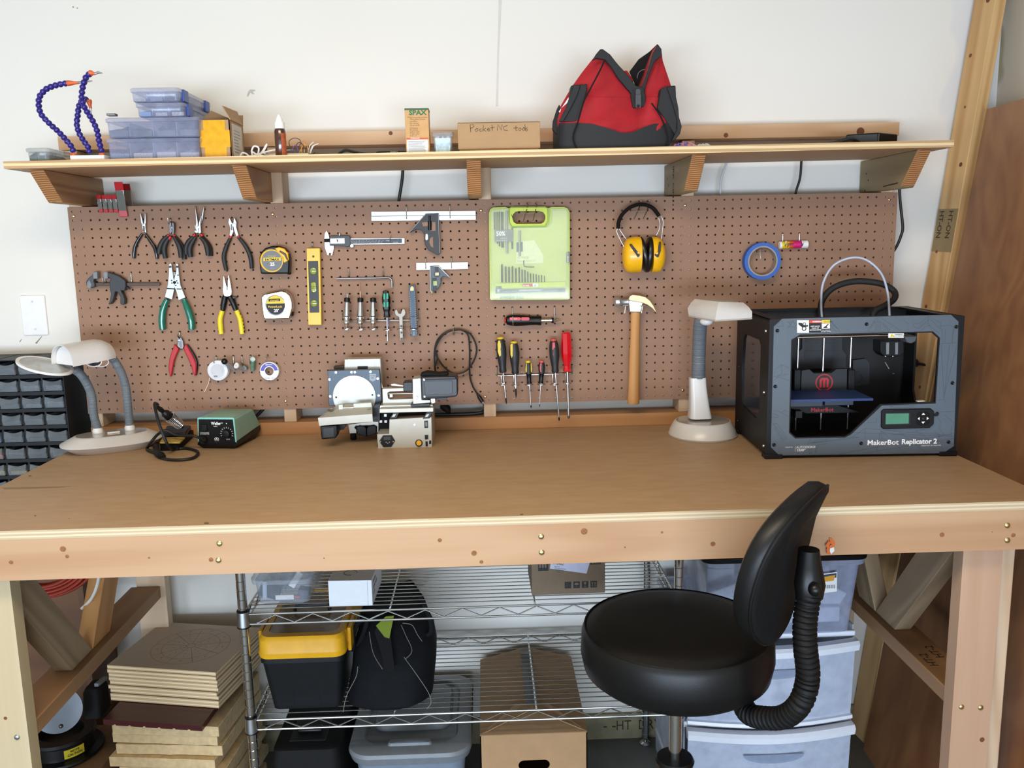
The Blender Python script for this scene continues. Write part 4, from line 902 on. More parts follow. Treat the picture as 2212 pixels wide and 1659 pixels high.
COVER = clear('clear_case_cover', '#e6efd8', .16, .06, 1.0)
b = MB(); b.prism(pys(zC([(105, 210), (125, 170), (300, 160), (318, 330), (350, 378), (740, 372), (775, 330), (790, 165), (955, 160), (985, 205), (988, 1178), (115, 1184)]), -.0385), (0, .0012, 0)); part('clear_cover', b, COVER, case, .0006)
b = MB(); pl(b, zC([(965, 660), (1004, 656), (1004, 775), (966, 778)]), -.036, -.024); b.m(1); b.text('RYOBI', py(*zC([(992, 770)])[0], -.0364), (0, 0, 1), (-1, 0, 0), .006); part('latch', b, [GREY, INKW], case, .001)
def double_hook(label, holes, bar, tips, yfront):
    b = MB(); (a0_, a1_), (b0, b1), (t0, t1) = holes, bar, tips
    for h, m_, tp in ((a0_, None, t0), (a1_, None, t1)):
        p = hole(*h); q = py(*tp, yfront-.012); f = (p.x-py(*b0, yfront).x)/(py(*b1, yfront).x-py(*b0, yfront).x); bz = py(*b0, yfront).z+(py(*b1, yfront).z-py(*b0, yfront).z)*f
        b.tube(spline([p+Vector((0, .012, 0)), p+Vector((0, -.004, .002)), Vector((p.x, yfront*.6, p.z-.004)), Vector(((p.x+q.x)/2, yfront, bz)), q], 4), .0017, 8)
    b.tube([py(*b0, yfront), py(*b1, yfront)], .0017, 8)
    return single('double_hook', b, ZINC, label, 'hook')
double_hook('double wire hook through the handle of the drill bit case', zC([(478, 130), (592, 128)]), zC([(438, 216), (612, 214)]), zC([(475, 318), (585, 308)]), -.046)

# ---- ear muffs
t = thing('ear_muffs', 'yellow ear muffs with a black padded headband', 'ear muffs', base_of(zC([(1605, 895), (2090, 895)])))
y = -.040
b = MB(); P = spline(pys(zC([(1555, 390), (1562, 310), (1600, 230), (1680, 155), (1760, 120), (1820, 115), (1890, 125), (1960, 165), (2020, 245)]), y), 6)
rings = []
for k, p in enumerate(P):
    tn = (P[min(k+1, len(P)-1)]-P[max(k-1, 0)]).normalized(); n = Vector((-tn.z, 0, tn.x)); w = .0055
    rings.append([p+n*w*math.cos(a)+Vector((0, .014*math.sin(a), 0)) for a in [2*PI*j/12 for j in range(12)]])
b.loft(rings); part('headband', b, BLACKM, t)
for pts, yy in ((zC([(1545, 390), (1540, 430), (1575, 510), (1620, 595)]), y-.014), (zC([(1570, 390), (1590, 430), (1640, 500), (1695, 560)]), y+.010), (zC([(2015, 270), (2030, 330), (2020, 400), (1985, 470)]), y-.012), (zC([(2045, 250), (2066, 310), (2055, 440), (2035, 545)]), y+.01)):
    b = MB(); ptube(b, pts, yy, .9, seg=6); part('wire_yoke', b, STEEL, t)
yel = mat('muff_yellow', '#f0b415', .32, coat=.25)
for s, cup, cush in ((-1, [(1805, 480, 890), (1760, 478, 892), (1700, 485, 893), (1655, 505, 880), (1628, 540, 850), (1608, 610, 780), (1603, 690, 700)], (1815, 1870)), (1, [(1935, 482, 890), (1985, 480, 890), (2030, 495, 880), (2060, 540, 840), (2082, 600, 780), (2090, 680, 720)], (1875, 1930))):
    b = MB(); rings = []
    for x, a, c_ in cup:
        p0, p1 = py(*zC([(x, a)])[0], y), py(*zC([(x, c_)])[0], y); c = (p0+p1)/2; h = (p0.z-p1.z)/2; dp = h*.72+.002
        rings.append([Vector((c.x, y+dp*math.cos(q), c.z+h*math.sin(q))) for q in [2*PI*j/24 for j in range(24)]])
    b.loft(rings); part('cup', b, yel, t)
    b = MB(); rings = []
    x0, x1 = cush
    for f, sc_ in ((0, .86), (.12, .96), (.35, 1.0), (.65, 1.0), (.88, .95), (1, .84)):
        x = x0+(x1-x0)*f; dx = -1 if s < 0 else 1
        p0, p1 = py(*zC([(x, 478)])[0], y), py(*zC([(x, 888)])[0], y); c = (p0+p1)/2; h = (p0.z-p1.z)/2*sc_
        rings.append([Vector((c.x - s*.0012*0 + (-.010 if s < 0 else .004)*math.sin(q)*.9*(1 if s < 0 else 1), y+h*.74*math.cos(q), c.z+h*math.sin(q))) for q in [2*PI*j/24 for j in range(24)]])
    b.loft(rings); part('ear_cushion', b, mat('cushion_black', '#161616', .3), t)
for pts, pin in ((zC([(1685, 570), (1705, 560), (1800, 680), (1800, 705), (1780, 715)]), (1788, 662)), (zC([(2025, 540), (2045, 540), (2040, 640), (2015, 715), (1995, 712), (1970, 690), (1975, 680), (2005, 668)]), (1998, 668))):
    b = MB(); pl(b, pts, y-.043, y-.036); part('yoke_arm', b, BLACK, t, .0008)
    b = MB(); q = py(*zC([pin])[0], y-.043); b.lathe([(.0036, 0), (.0034, .0012), (.001, .0016)], q, (0, -1, 0), 16); part('pivot_button', b, yel, t)
double_hook('double wire hook under the headband of the ear muffs', zC([(1780, 95), (1880, 90)]), zC([(1700, 188), (1880, 184)]), zC([(1735, 282), (1843, 275)]), -.052)

# ---- hammer
t = thing('claw_hammer', 'claw hammer with a long wooden handle', 'hammer', base_of(zD([(1660, 1335), (1800, 1335)])))
y = -.034
p0, p1 = py(*zD([(1728, 1330)])[0], y), py(*zD([(1752, 280)])[0], y); ax = (p1-p0).normalized(); L = (p1-p0).length
b = MB(); prof = [(.0165, 0), (.0182, .004), (.0180, .02), (.0168, L*.15), (.0160, L*.3), (.0158, L*.45), (.0150, L*.6), (.0140, L*.75), (.0140, L*.9), (.0145, L)]
b.lathe(prof, p0, ax, 20, sy=.72); part('handle', b, wood('hickory_handle', '#a56f3a', '#c89457', '#bb8447', ring=3), t, M=frame(p0, ax, (0, -1, 0)))
b = MB(); pl(b, zD([(1688, 285), (1672, 160), (1690, 150), (1840, 175), (1830, 215), (1812, 288)]), y-.013, y+.013); part('cheek', b, mat('hammer_steel', '#c4ccd3', .3, .85), t, .002)
q0, q1 = py(*zD([(1520, 172)])[0], y), py(*zD([(1690, 170)])[0], y); L = (q1-q0).length
b = MB(); b.lathe([(.0125, 0), (.0138, .002), (.0138, .012), (.0098, .017), (.0088, L*.75), (.0115, L)], q0, q1-q0, 20); part('face', b, mat('hammer_steel', '#c4ccd3', .3, .85), t)
b = MB()
for dy in (-.009, .003):
    b.prism(pys(zD([(1672, 140), (1690, 100), (1720, 88), (1800, 95), (1870, 115), (1920, 155), (1960, 215), (2004, 310), (1940, 240), (1890, 205), (1850, 188), (1780, 172), (1690, 155)]), y+dy-.003), (0, .0075, 0))
part('claw', b, mat('claw_tan_steel', '#c2a37c', .35, .6), t, .0012)
h = hole(*zD([(1745, 215)])[0]); b = MB()
for u_, (tx, ty) in ((1640, (1632, 300)), (1835, (1822, 298))):
    q = py(*zD([(u_, 212)])[0], y-.010); b.tube([Vector((q.x, .004, q.z)), Vector((q.x, -.004, q.z)), q, py(*zD([(tx, ty)])[0], y-.014)], .0017, 8)
    b.tube([py(*zD([(u_-32, 214)])[0], y-.0125), py(*zD([(u_+28, 212)])[0], y-.0125)], .0017, 8)
b.tube([Vector((py(*zD([(1640, 212)])[0], 0).x, -.003, q.z)), Vector((py(*zD([(1835, 212)])[0], 0).x, -.003, q.z))], .0017, 8)
single('double_hook', b, ZINC, 'double wire hook carrying the head of the claw hammer', 'hook')

# ---- red and black bit driver lying level
t = thing('ratchet_screwdriver', 'thick red and black bit driver lying level on two hooks', 'screwdriver', base_of(zD([(265, 450), (910, 450)]), -.02))
y = -.020; a, c = py(*zD([(265, 378)])[0], y), py(*zD([(668, 382)])[0], y); ax = (c-a).normalized(); L = (c-a).length; k_ = PXM/5.267
b = MB(); b.lathe([(.004, 0), (50*k_, .003), (62*k_, .014), (66*k_, .03), (62*k_, .055), (54*k_, L*.72), (52*k_, L*.88), (56*k_, L*.97), (54*k_, L)], a+ax*.003, ax, 20); part('handle', b, BLACK, t)
b = MB(); b.lathe([(20*k_, 0), (36*k_, .001), (40*k_, .004)], a-ax*.001, ax, 16); b.lathe([(54*k_, 0), (55*k_, .003), (45*k_, .0035)], c-ax*.002, ax, 20); part('red_end', b, RED, t, kind='stuff')
b = MB(); pl(b, [zD([(383+x, 362+z)])[0] for x, z in rrect(0, 0, 128, 34, 14, 3)], y-.0175, y-.010); pl(b, [zD([(498+x, 362+z)])[0] for x, z in rrect(0, 0, 96, 36, 16, 3)], y-.0165, y-.010); b.m(1); b.text('Craftsman', py(*zD([(332, 368)])[0], y-.0178), (1, 0, 0), (0, 0, 1), .0046); part('grip_pad', b, [mat('coral_red', '#c93a44', .45), INKW], t, kind='stuff')
d = py(*zD([(805, 380)])[0], y); b = MB(); b.cyl(c, d, 23*k_, 18); part('chrome_collar', b, CHROME, t)
b = MB(); b.lathe([(30*k_, 0), (32*k_, .002), (30*k_, .006), (18*k_, .007)], d-ax*.002, ax, 16); part('chuck', b, BLACK, t)
e = py(*zD([(912, 380)])[0], y); b = MB(); b.cyl(d, d+(e-d)*.6, 14*k_, 6); b.cyl(d+(e-d)*.6, e, 9*k_, 8, .0004); part('bit', b, STEEL, t)
hook(*zD([(350, 240)])[0], .046, .036, 'wire hook holding the handle of the red and black bit driver', up=.022); hook(*zD([(824, 228)])[0], .034, .026, 'wire hook holding the tip of the red and black bit driver')

# ---- lower rack with six screwdrivers
rack_of('tool_rack', 'wire tool rack at the lower middle of the pegboard, holding six screwdrivers', (zD([(172, 910)])[0], zD([(1022, 888)])[0]), zD([(178, 1016), (1026, 990)]),
        [(zD([(x, y_)])[0], .0125) for x, y_ in ((243, 1108), (388, 1116), (540, 1110), (682, 1106), (832, 1106), (978, 1092))])
def driver(label, top, neck, tip, wtop, prof, hm, sh=1.8, tipm=None, tipL=.02, pads=(), ferr=None, capm=None, seg=16, y=-.034):
    a, c, e = (py(*zD([q])[0], y) for q in (top, neck, tip)); ax = (c-a).normalized(); L = (c-a).length
    t = thing('screwdriver', label, 'screwdriver', e)
    b = MB(); b.lathe([(r*k_, f*L) for f, r in prof], a, ax, seg); part('handle', b, hm, t)
    if capm: b = MB(); r0 = prof[1][1]; b.lathe([(r0*.5*k_, 0), (r0*.9*k_, .0015), (r0*1.02*k_, .005), (r0*.9*k_, .0075)], a-ax*.004, ax, seg); part('end_cap', b, capm, t)
    for pts, m_, d in pads: b = MB(); pl(b, zD(pts), y-d*k_, y-d*k_+.004); part('grip_pad', b, m_, t, .001)
    if ferr: f = py(*zD([ferr])[0], y); b = MB(); b.lathe([(34*k_, 0), (28*k_, .006), (24*k_, (f-c).length*.8), (32*k_, (f-c).length)], c, f-c, 14); part('lower_grip', b, BLACK, t); c = f
    b = MB(); d = (e-c).normalized(); q = e-d*tipL; b.cyl(c, q, sh*PXM, 10); part('shaft', b, STEEL, t)
    b = MB(); b.lathe([(sh*PXM, 0), (sh*PXM*1.1, tipL*.6), (.0004, tipL)], q, d, 8); part('tip', b, tipm or DSTEEL, t)
blk = mat('screwdriver_black', '#232426', .5); ylw = mat('grip_yellow', '#d3b52a', .45); rd = mat('grip_salmon_red', '#c54c4a', .45)
P1 = [(0, 30), (.04, 40), (.12, 50), (.3, 58), (.5, 56), (.7, 46), (.85, 38), (.96, 44), (1, 36)]
driver('black and yellow screwdriver with the longest shaft, left end of the lower rack', (215, 580), (245, 972), (285, 1335), 0, P1, blk, 1.7, INKB, .02, [([(190, 612), (212, 608), (222, 650), (224, 780), (205, 795), (186, 740), (182, 650)], ylw, 56)], capm=ylw)
driver('black and yellow screwdriver with a short shaft, second from the left in the lower rack', (370, 628), (385, 985), (395, 1265), 0, P1, blk, 2.0, INKB, .03, [([(340, 645), (358, 650), (358, 780), (345, 812), (330, 770), (328, 660)], ylw, 54)], capm=ylw)
P2 = [(0, 22), (.1, 30), (.3, 38), (.7, 38), (.9, 34), (1, 38)]
driver('small black and yellow screwdriver in the middle of the lower rack', (530, 850), (538, 985), (565, 1380), 0, P2, blk, 1.4, INKB, .01, [([(505, 868), (516, 866), (518, 970), (506, 976), (500, 940)], ylw, 34), ([(560, 864), (570, 870), (576, 940), (568, 978), (562, 970)], ylw, 34)], ferr=(545, 1098), capm=ylw)
driver('small black and red screwdriver in the middle of the lower rack', (685, 848), (685, 980), (660, 1368), 0, P2, blk, .9, INKB, .01, [([(668, 866), (688, 868), (684, 970), (670, 972), (662, 930)], rd, 36)], ferr=(675, 1095), capm=rd)
driver('black and red screwdriver second from the right in the lower rack', (820, 600), (840, 972), (885, 1525), 0, P1, blk, 1.8, INKB, .012, [([(808, 632), (836, 630), (842, 720), (832, 790), (815, 780), (805, 700)], rd, 54)], capm=rd)
driver('large all red screwdriver, right end of the lower rack', (965, 512), (978, 960), (992, 1500), 0, [(0, 40), (.03, 56), (.3, 64), (.5, 66), (.7, 62), (.82, 40), (.92, 44), (.97, 54), (1, 46)], mat('glossy_red_acetate', '#c8101f', .15, coat=.5), 2.6, DSTEEL, .01, seg=8)

# ---- hanging usb cable
b = MB(); zF = zz(660, 700, 5.267)
pts = [(1480, 560), (1468, 440), (1472, 280), (1510, 170), (1600, 90), (1690, 70), (1780, 70), (1850, 130), (1868, 300), (1868, 560), (1900, 700), (1960, 800)]
t = thing('usb_cable', 'thin black cable looped over a hook above the small milling machine', 'cable', base_of(zF([(1480, 900), (2000, 900)])))
ptube(b, zF(pts), lambda k: -.014-.004*(k % 3 == 1), 1.9, n=8, seg=8); part('long_strand', b, CABLE, t)
b = MB(); ptube(b, zF([(1476, 470), (1500, 370), (1478, 270), (1560, 130), (1690, 66), (1800, 75), (1890, 130), (1945, 260), (1930, 380), (1870, 490), (1790, 550), (1690, 560), (1590, 500), (1510, 400), (1480, 330)]), lambda k: -.019, 1.9, n=6, seg=8); part('loop', b, CABLE, t)
b = MB(); a, c = py(*zF([(1955, 795)])[0], -.016), py(*zF([(2012, 885)])[0], -.016); b.lathe([(.003, 0), (.0045, .006), (.0062, .012), (.0062, (c-a).length)], a, c-a, 10); part('connector', b, BLACK, t)
b = MB(); d = (c-a).normalized(); b.cyl(c, c+d*.007, .004, 8); part('metal_tip', b, STEEL, t)
hook(*zF([(1688, -5)])[0], .018, .020, 'wire hook holding the looped black cable')

# ---- solder and wick spools
t = thing('wire_spool', 'white spool of solder wire with a loose wire end hanging down', 'spool', base_of(zE([(790, 660), (1035, 660)])))
c = py(*zE([(908, 540)])[0], -.026); b = MB(); b.lathe([(.0300, 0), (.0300, .002), (.024, .0024), (.024, .016), (.0300, .0164), (.0300, .019), (.028, .020)], c+Vector((0, .0215, 0)), (0, -1, 0), 36); part('reel', b, mat('spool_grey_white', '#d9d9db', .35, var=.02), t)
b = MB(); b.lathe([(.0205, 0), (.0205, .0004)], c+Vector((0, .0013, 0)), (0, -1, 0), 30); b.lathe([(.0145, 0), (.0145, .0004)], c+Vector((0, .0007, 0)), (0, -1, 0), 30); b.m(1); b.box((c.x-.012, c.y-.0002, c.z-.019), (c.x-.002, c.y+.001, c.z-.0145)); part('label', b, [mat('label_grey', '#bfc1c4', .5), GREY], t, kind='stuff')
b = MB(); ptube(b, zE([(818, 620), (808, 680), (785, 730), (760, 782)]), -.014, .7, n=5, seg=6); part('wire_end', b, mat('copper_pale', '#d9b79a', .4, .4), t)
hook(*zE([(905, 372)])[0], .012, .026, 'wire hook holding the white spool of solder wire')
t = thing('wire_spool', 'round solder wick spool with a blue and white label', 'spool', base_of(zE([(1400, 650), (1625, 650)])))
c = py(*zE([(1508, 545)])[0], -.018)
for y0, y1, r in ((.0, .003, .0275), (.0105, .0135, .0275)):
    b = MB(); b.prism([c+Vector((x, y0, z)) for x, z in circ(0, 0, r, 36)], (0, y1-y0, 0), [[c+Vector((x, y0, z)) for x, z in circ(0, 0, .0128, 24)]]); part('flange', b, WHITE, t)
b = MB(); b.prism([c+Vector((x, .003, z)) for x, z in circ(0, 0, .021, 30)], (0, .0075, 0), [[c+Vector((x, .003, z)) for x, z in circ(0, 0, .0128, 24)]]); part('winding', b, GREY, t)
b = MB(); b.prism([c+Vector((r*math.cos(a), -.0005, r*math.sin(a))) for r, a in [(.0255, math.radians(4+172*k/20)) for k in range(21)]+[(.0150, math.radians(176-172*k/20)) for k in range(21)]], (0, .0004, 0))
b.m(1); b.text('alphawire', c+Vector((0, -.0008, .0185)), (1, 0, 0), (0, 0, 1), .0052, 'CENTER', .02); b.m(2); b.text('SOLDER - WICK', c+Vector((0, -.0004, -.0225)), (1, 0, 0), (0, 0, 1), .0044, 'CENTER', .02)
part('label', b, [mat('label_violet_blue', '#4a49a8', .45), INKW, mat('label_blue_ink', '#5b63a8', .5)], t)
straight(*zE([(1500, 362)])[0], .022, 'wire hook holding the blue and white wick spool', rise=-.012)
h_ = WM  # keep name table
t = thing('solder_tube', 'small clear tube with a black cap leaning against the white spool', 'tube', base_of(zE([(960, 540), (1130, 540)])))
a, c = py(*zE([(990, 432)])[0], -.040), py(*zE([(1110, 535)])[0], -.014); d = (c-a).normalized()
b = MB(); b.ball(a, .0092, seg=16); part('cap', b, BLACK, t)
SMOKE = clear('smoky_clear_plastic', '#8d8f90', .4, .1)
b = MB(); b.cyl(a+d*.006, c, .0062, 14); part('barrel', b, SMOKE, t)
t = thing('solder_tube', 'small clear tube with a white end disc beside the black capped tube', 'tube', base_of(zE([(1090, 540), (1240, 540)])))
a, c = py(*zE([(1126, 480)])[0], -.036), py(*zE([(1220, 520)])[0], -.012); d = (c-a).normalized()
b = MB(); b.cyl(a-d*.001, a+d*.003, .0088, 20); part('end_disc', b, WHITE, t); b = MB(); b.cyl(a+d*.003, c, .0072, 16); part('barrel', b, SMOKE, t)
b = MB(); b.cyl(a-d*.0014, a-d*.0009, .001, 8); part('centre_hole', b, INKB, t)
t = thing('parts_vial', 'small grey bladed holder hanging between the tubes and the green vial', 'holder', base_of(zE([(1185, 540), (1245, 540)])))
b = MB(); pl(b, zE([(1185, 485), (1215, 478), (1245, 500), (1250, 528), (1215, 545), (1180, 520)]), -.020, -.006); part('body', b, mat('grey_green_plastic', '#6d7470', .5), t, .002)
t = thing('parts_vial', 'small green vial with a clear cap left of the blue and white spool', 'vial', base_of(zE([(1290, 540), (1345, 540)])))
b = MB(); a, c = py(*zE([(1318, 425)])[0], -.016), py(*zE([(1315, 535)])[0], -.010); b.cyl(a, c, .0068, 14); part('barrel', b, mat('green_grey_vial', '#5d7d69', .3, var=.3, vscale=300), t)
b = MB(); a = py(*zE([(1320, 405)])[0], -.020); b.lathe([(.0075, 0), (.0075, .004), (.004, .005)], a, (0, -1, 0), 18); part('cap', b, mat('pale_green_cap', '#a9bcae', .3), t)
for (x, y_), lab in (((1103, 368), 'wire hook holding the small tubes'), ((1204, 362), 'wire hook holding the grey bladed holder'), ((1304, 362), 'wire hook holding the green vial')): hook(*zE([(x, y_)])[0], .018, .010, lab)

# ---- blue tape and glue stick
zG = zz(1400, 200, 2.724)
t = thing('masking_tape', 'roll of blue masking tape hanging on a short hook', 'tape', base_of(zG([(560, 1095), (780, 1095)])))
c = py(*zG([(674, 992)])[0], -.029); co = (c+py(*zG([(670, 998)])[0], -.005))/2
b = MB(); fr = Vector((c.x, -.031, c.z)); bk = Vector((c.x, -.006, c.z))
ro, ri = .0545, .0405
b.prism([fr+Vector((x, 0, z)) for x, z in circ(0, 0, ro, 48)], (0, .025, 0), [[fr+Vector((x, 0, z)) for x, z in circ(0, 0, ri+.004, 48)]]); part('tape', b, mat('masking_blue', '#2b5fb4', .55), t)
b = MB(); b.prism([fr+Vector((x, 0, z)) for x, z in circ(0, 0, ri+.004, 48)], (0, .025, 0), [[fr+Vector((x, 0, z)) for x, z in circ(0, 0, ri, 48)]]); part('core', b, mat('grey_paper_core', '#9b9186', .8), t)
h = hole(*zG([(660, 930)])[0]); b = MB(); q = py(*zG([(658, 935)])[0], -.036); b.tube(spline([h+Vector((0, .012, 0)), h+Vector((0, -.003, 0)), Vector((h.x, -.030, c.z+ri-.001)), q, py(*zG([(661, 978)])[0], -.038)], 4), .0017, 8); b.tube([py(*zG([(645, 935)])[0], -.036), py(*zG([(690, 930)])[0], -.036)], .0017, 8)
single('pegboard_hook', b, ZINC, 'short wire hook inside the blue tape roll', 'hook')
t = thing('glue_stick', 'glue stick with a yellow, orange and magenta wrapper and white cap', 'glue stick', base_of(zG([(770, 918), (940, 915)]), -.014))
y = -.014; a, c = py(*zG([(770, 898)])[0], y), py(*zG([(938, 892)])[0], y); ax = (c-a).normalized(); L = (c-a).length; r = .0112
b = MB(); b.lathe([(r*.9, 0), (r, .001), (r, L*.08)], a, ax, 20); part('base', b, WHITE, t)
t2 = NT('glue_wrapper'); tc = t2.n('TexCoord'); sx = t2.n('SeparateXYZ'); t2.l(tc.outputs['Generated'], sx.inputs[0])
t2.l(t2.ramp(sx.outputs[0], [(.0, '#e2c81e'), (.33, '#e6b01e'), (.40, '#e0632a'), (.62, '#d8234f'), (.72, '#c81a74')]), t2.b.inputs['Base Color']); t2.set(Roughness=.4)
b = MB(); b.lathe([(r, L*.08), (r, L*.76)], a, ax, 24); part('wrapper', b, t2.m, t)
b = MB(); b.text('JIFFY', a+ax*L*.24+Vector((0, -r-.0004, -.004)), (1, 0, .03), (0, 0, 1), .0125, bold=.03, squash=.8); part('lettering', b, mat('purple_ink', '#4b1436', .6), t, kind='stuff')
b = MB(); b.lathe([(r*1.03, L*.77), (r*1.03, L*.985), (r*.9, L)], a, ax, 20); part('cap', b, WHITE, t)
hook(*zG([(790, 826)])[0], .032, .028, 'wire hook holding the yellow end of the glue stick'); hook(*zG([(888, 825)])[0], .032, .028, 'wire hook holding the capped end of the glue stick')
# ================================================================ things standing on the shelf
zS = zz(0, 130, 3.687); zT = zz(500, 200, 2.989); zK = zz(1160, 60, 4.365); zR = zz(1400, 200, 2.724)
BLUEC = clear('bluish_clear_plastic', '#b9c3e6', .30, .12, .8)
GREYC = clear('greyish_clear_plastic', '#b4bfc2', .30, .12, .8)
LATCH = mat('blue_latch', '#2b4a9a', .35)
def organizer(label, rect, yf, d, cols, heaps, m=BLUEC, latches=0, group=None, z0=None, lidh=.010):
    u0, v0, u1, v1 = rect
    a, c = py(u0, (v0+v1)/2, yf), py(u1, (v0+v1)/2, yf); x0, x1 = a.x, c.x
    zt = py((u0+u1)/2, v0, yf).z; zb_ = z0 if z0 is not None else py((u0+u1)/2, v1, yf).z
    t = thing('parts_organizer', label, 'storage box', ((x0+x1)/2, yf+d/2, zb_), group)
    H = zt-zb_; w = x1-x0
    def ring(z, ins, r): return [Vector((x, y, z)) for x, y in rrect((x0+x1)/2, yf+d/2, w-2*ins, d-2*ins, r, 4)]
    b = MB(); b.loft([ring(zb_+.0005, .007, .012), ring(zb_+.004, .004, .012), ring(zt-lidh, .003, .012)]); part('tray', b, m, t)
    b = MB(); b.loft([ring(zt-lidh, .0005, .010), ring(zt-.002, .0, .010), ring(zt, .003, .010)]); part('lid', b, m, t)
    for k in range(1, cols):
        x = x0+w*k/cols; b = MB(); b.box((x-.0008, yf+.006, zb_+.004), (x+.0008, yf+d-.006, zt-lidh-.001)); part('divider', b, m, t)
    for k, (h, mm) in enumerate(heaps):
        if not mm: continue
        xa, xb = x0+w*k/cols+.006, x0+w*(k+1)/cols-.006; b = MB(); n = 6; g = []
        for i in range(n+1): g.append([Vector((xa+(xb-xa)*j/n, yf+.012+(d-.024)*i/n, zb_+.004+H*h*(.55+.45*rnd.random()) if 0 < i < n and 0 < j < n else zb_+.004+H*h*.45)) for j in range(n+1)])
        b.sheet(g)
        e = [q for q in g[0]]+[r[-1] for r in g[1:]]+[q for q in reversed(g[-1][:-1])]+[r[0] for r in reversed(g[1:-1])]
        b.loft([[Vector((q.x, q.y, zb_+.0035)) for q in e], e], cap=False); part('contents', b, mm, t, kind='stuff')
    for k in range(latches):
        y = yf+d*(.16+.66*k/max(1, latches-1)); b = MB(); b.box((x1-.003, y-.018, zb_+H*.12), (x1+.003, y+.018, zt-.001)); part('latch', b, LATCH, t, .001)
    return t
DK = mat('dark_small_parts', '#353a42', .5, .2, var=.5, vscale=350); MIDP = mat('bluish_small_parts', '#5d6a86', .5, var=.4, vscale=300); PALE = mat('pale_small_parts', '#9a97a0', .6, var=.3, vscale=250)
xb = py(330, 318, -.25).x
organizer('large clear organizer box at the bottom of the stack on the shelf', (228, 298, 431, 341), -.26, .20, 4, [(.55, MIDP), (.6, PALE), (.65, PALE), (.55, PALE)], group='clear organizer boxes', z0=shz(-.87)+.0004)
organizer('large clear organizer box second from the bottom of the stack, filled with dark parts', (226, 253, 430, 297), -.26, .20, 4, [(.72, DK), (.66, DK), (.66, DK), (.68, DK)], group='clear organizer boxes')
organizer('narrow clear organizer box with blue latches, second from the top of the stack', (291, 221, 398, 252), -.26, .27, 3, [(.6, mat('blue_parts', '#5b86b8', .4)), (.5, PALE), (.55, PALE)], latches=2, group='clear organizer boxes')
organizer('narrow clear organizer box with blue latches on the very top of the stack', (279, 189, 388, 220), -.26, .27, 3, [(.4, PALE), (.5, MIDP), (.4, DK)], latches=2, group='clear organizer boxes')
organizer('low grey clear box at the left end of the shelf', (53, 319, 106, 346), -.27, .15, 2, [(.75, DK), (.5, mat('slate_parts', '#4b5358', .5))], m=GREYC, z0=shz(-1.16)+.0004)
b = MB(); q = py(243, 249, -.24); b.box((q.x-.012, -.25, q.z-.002), (q.x+.010, -.23, q.z+.004)); single('loose_clip', b, GREY, 'tiny grey clip lying on the second organizer box', 'clip', bev=.001)

# helping hands with four jointed blue arms
a, c = py(151, 339, -.275), py(225, 339, -.275); zb_ = shz(-1.03)+.0004
hh = thing('helping_hands', 'soldering helper with violet blue jointed arms on a white block', 'helping hands', ((a.x+c.x)/2, -.235, zb_))
b = MB(); b.box((a.x, -.275, zb_), (c.x, -.195, zb_+.0135)); part('base', b, WHITE, hh, .0015)
VB = mat('violet_blue_joint', '#2a1f78', .3); ORG = mat('orange_nozzle', '#d8602a', .4)
arms = [([(585, 735), (570, 690), (530, 640), (490, 595), (450, 555), (405, 515), (360, 470), (325, 425), (311, 375), (309, 325), (325, 275), (370, 230), (430, 205), (490, 190), (550, 183)], (-.250, -.250), [(550, 183), (625, 180)], [(620, 178), (665, 176), (735, 165)]),
        ([(715, 745), (700, 690), (665, 640), (630, 580), (612, 510), (620, 430), (628, 375), (645, 335), (680, 312), (710, 330)], (-.225, -.205), [(710, 330), (722, 385)], [(720, 380), (728, 430)]),
        ([(812, 735), (790, 650), (775, 570), (748, 500), (712, 440), (675, 380), (652, 310), (655, 240), (668, 180), (690, 130), (725, 103)], (-.245, -.255), [(725, 103), (760, 108)], [(755, 108), (785, 97), (815, 103)])]
for pts, (ya, ye), noz, clip in arms:
    P = spline([py(u, v, ya+(ye-ya)*k/(len(pts)-1)) for k, (u, v) in enumerate(zS(pts))], 10)
    L = sum((P[k+1]-P[k]).length for k in range(len(P)-1)); s = 0; rr = []
    for k in range(len(P)):
        if k: s += (P[k]-P[k-1]).length
        ph = (s % .0125)/.0125; rr.append(.0042+.0036*math.sin(PI*ph)**.7)
    b = MB(); b.tube(P, rr, 12); arm = part('arm', b, VB, hh)
    p0, p1 = (py(u, v, ye) for u, v in zS(noz)); b = MB(); b.lathe([(.0072, -.004), (.0068, .002), (.0042, (p1-p0).length*.55), (.0034, (p1-p0).length)], p0, p1-p0, 14); part('nozzle', b, ORG, hh)
    b = MB(); q = [py(u, v, ye) for u, v in zS(clip)]; b.tube(q, [.0034]+[.003]*(len(q)-2)+[.0012], 8); part('alligator_clip', b, STEEL, hh)
for k in (0, 2):
    q = py(*zS([arms[k][0][0]])[0], arms[k][1][0]); b = MB(); b.lathe([(.0082, 0), (.0078, .006), (.0060, .008)], (q.x, q.y, zb_+.0130), seg=14); part('socket', b, ORG, hh)

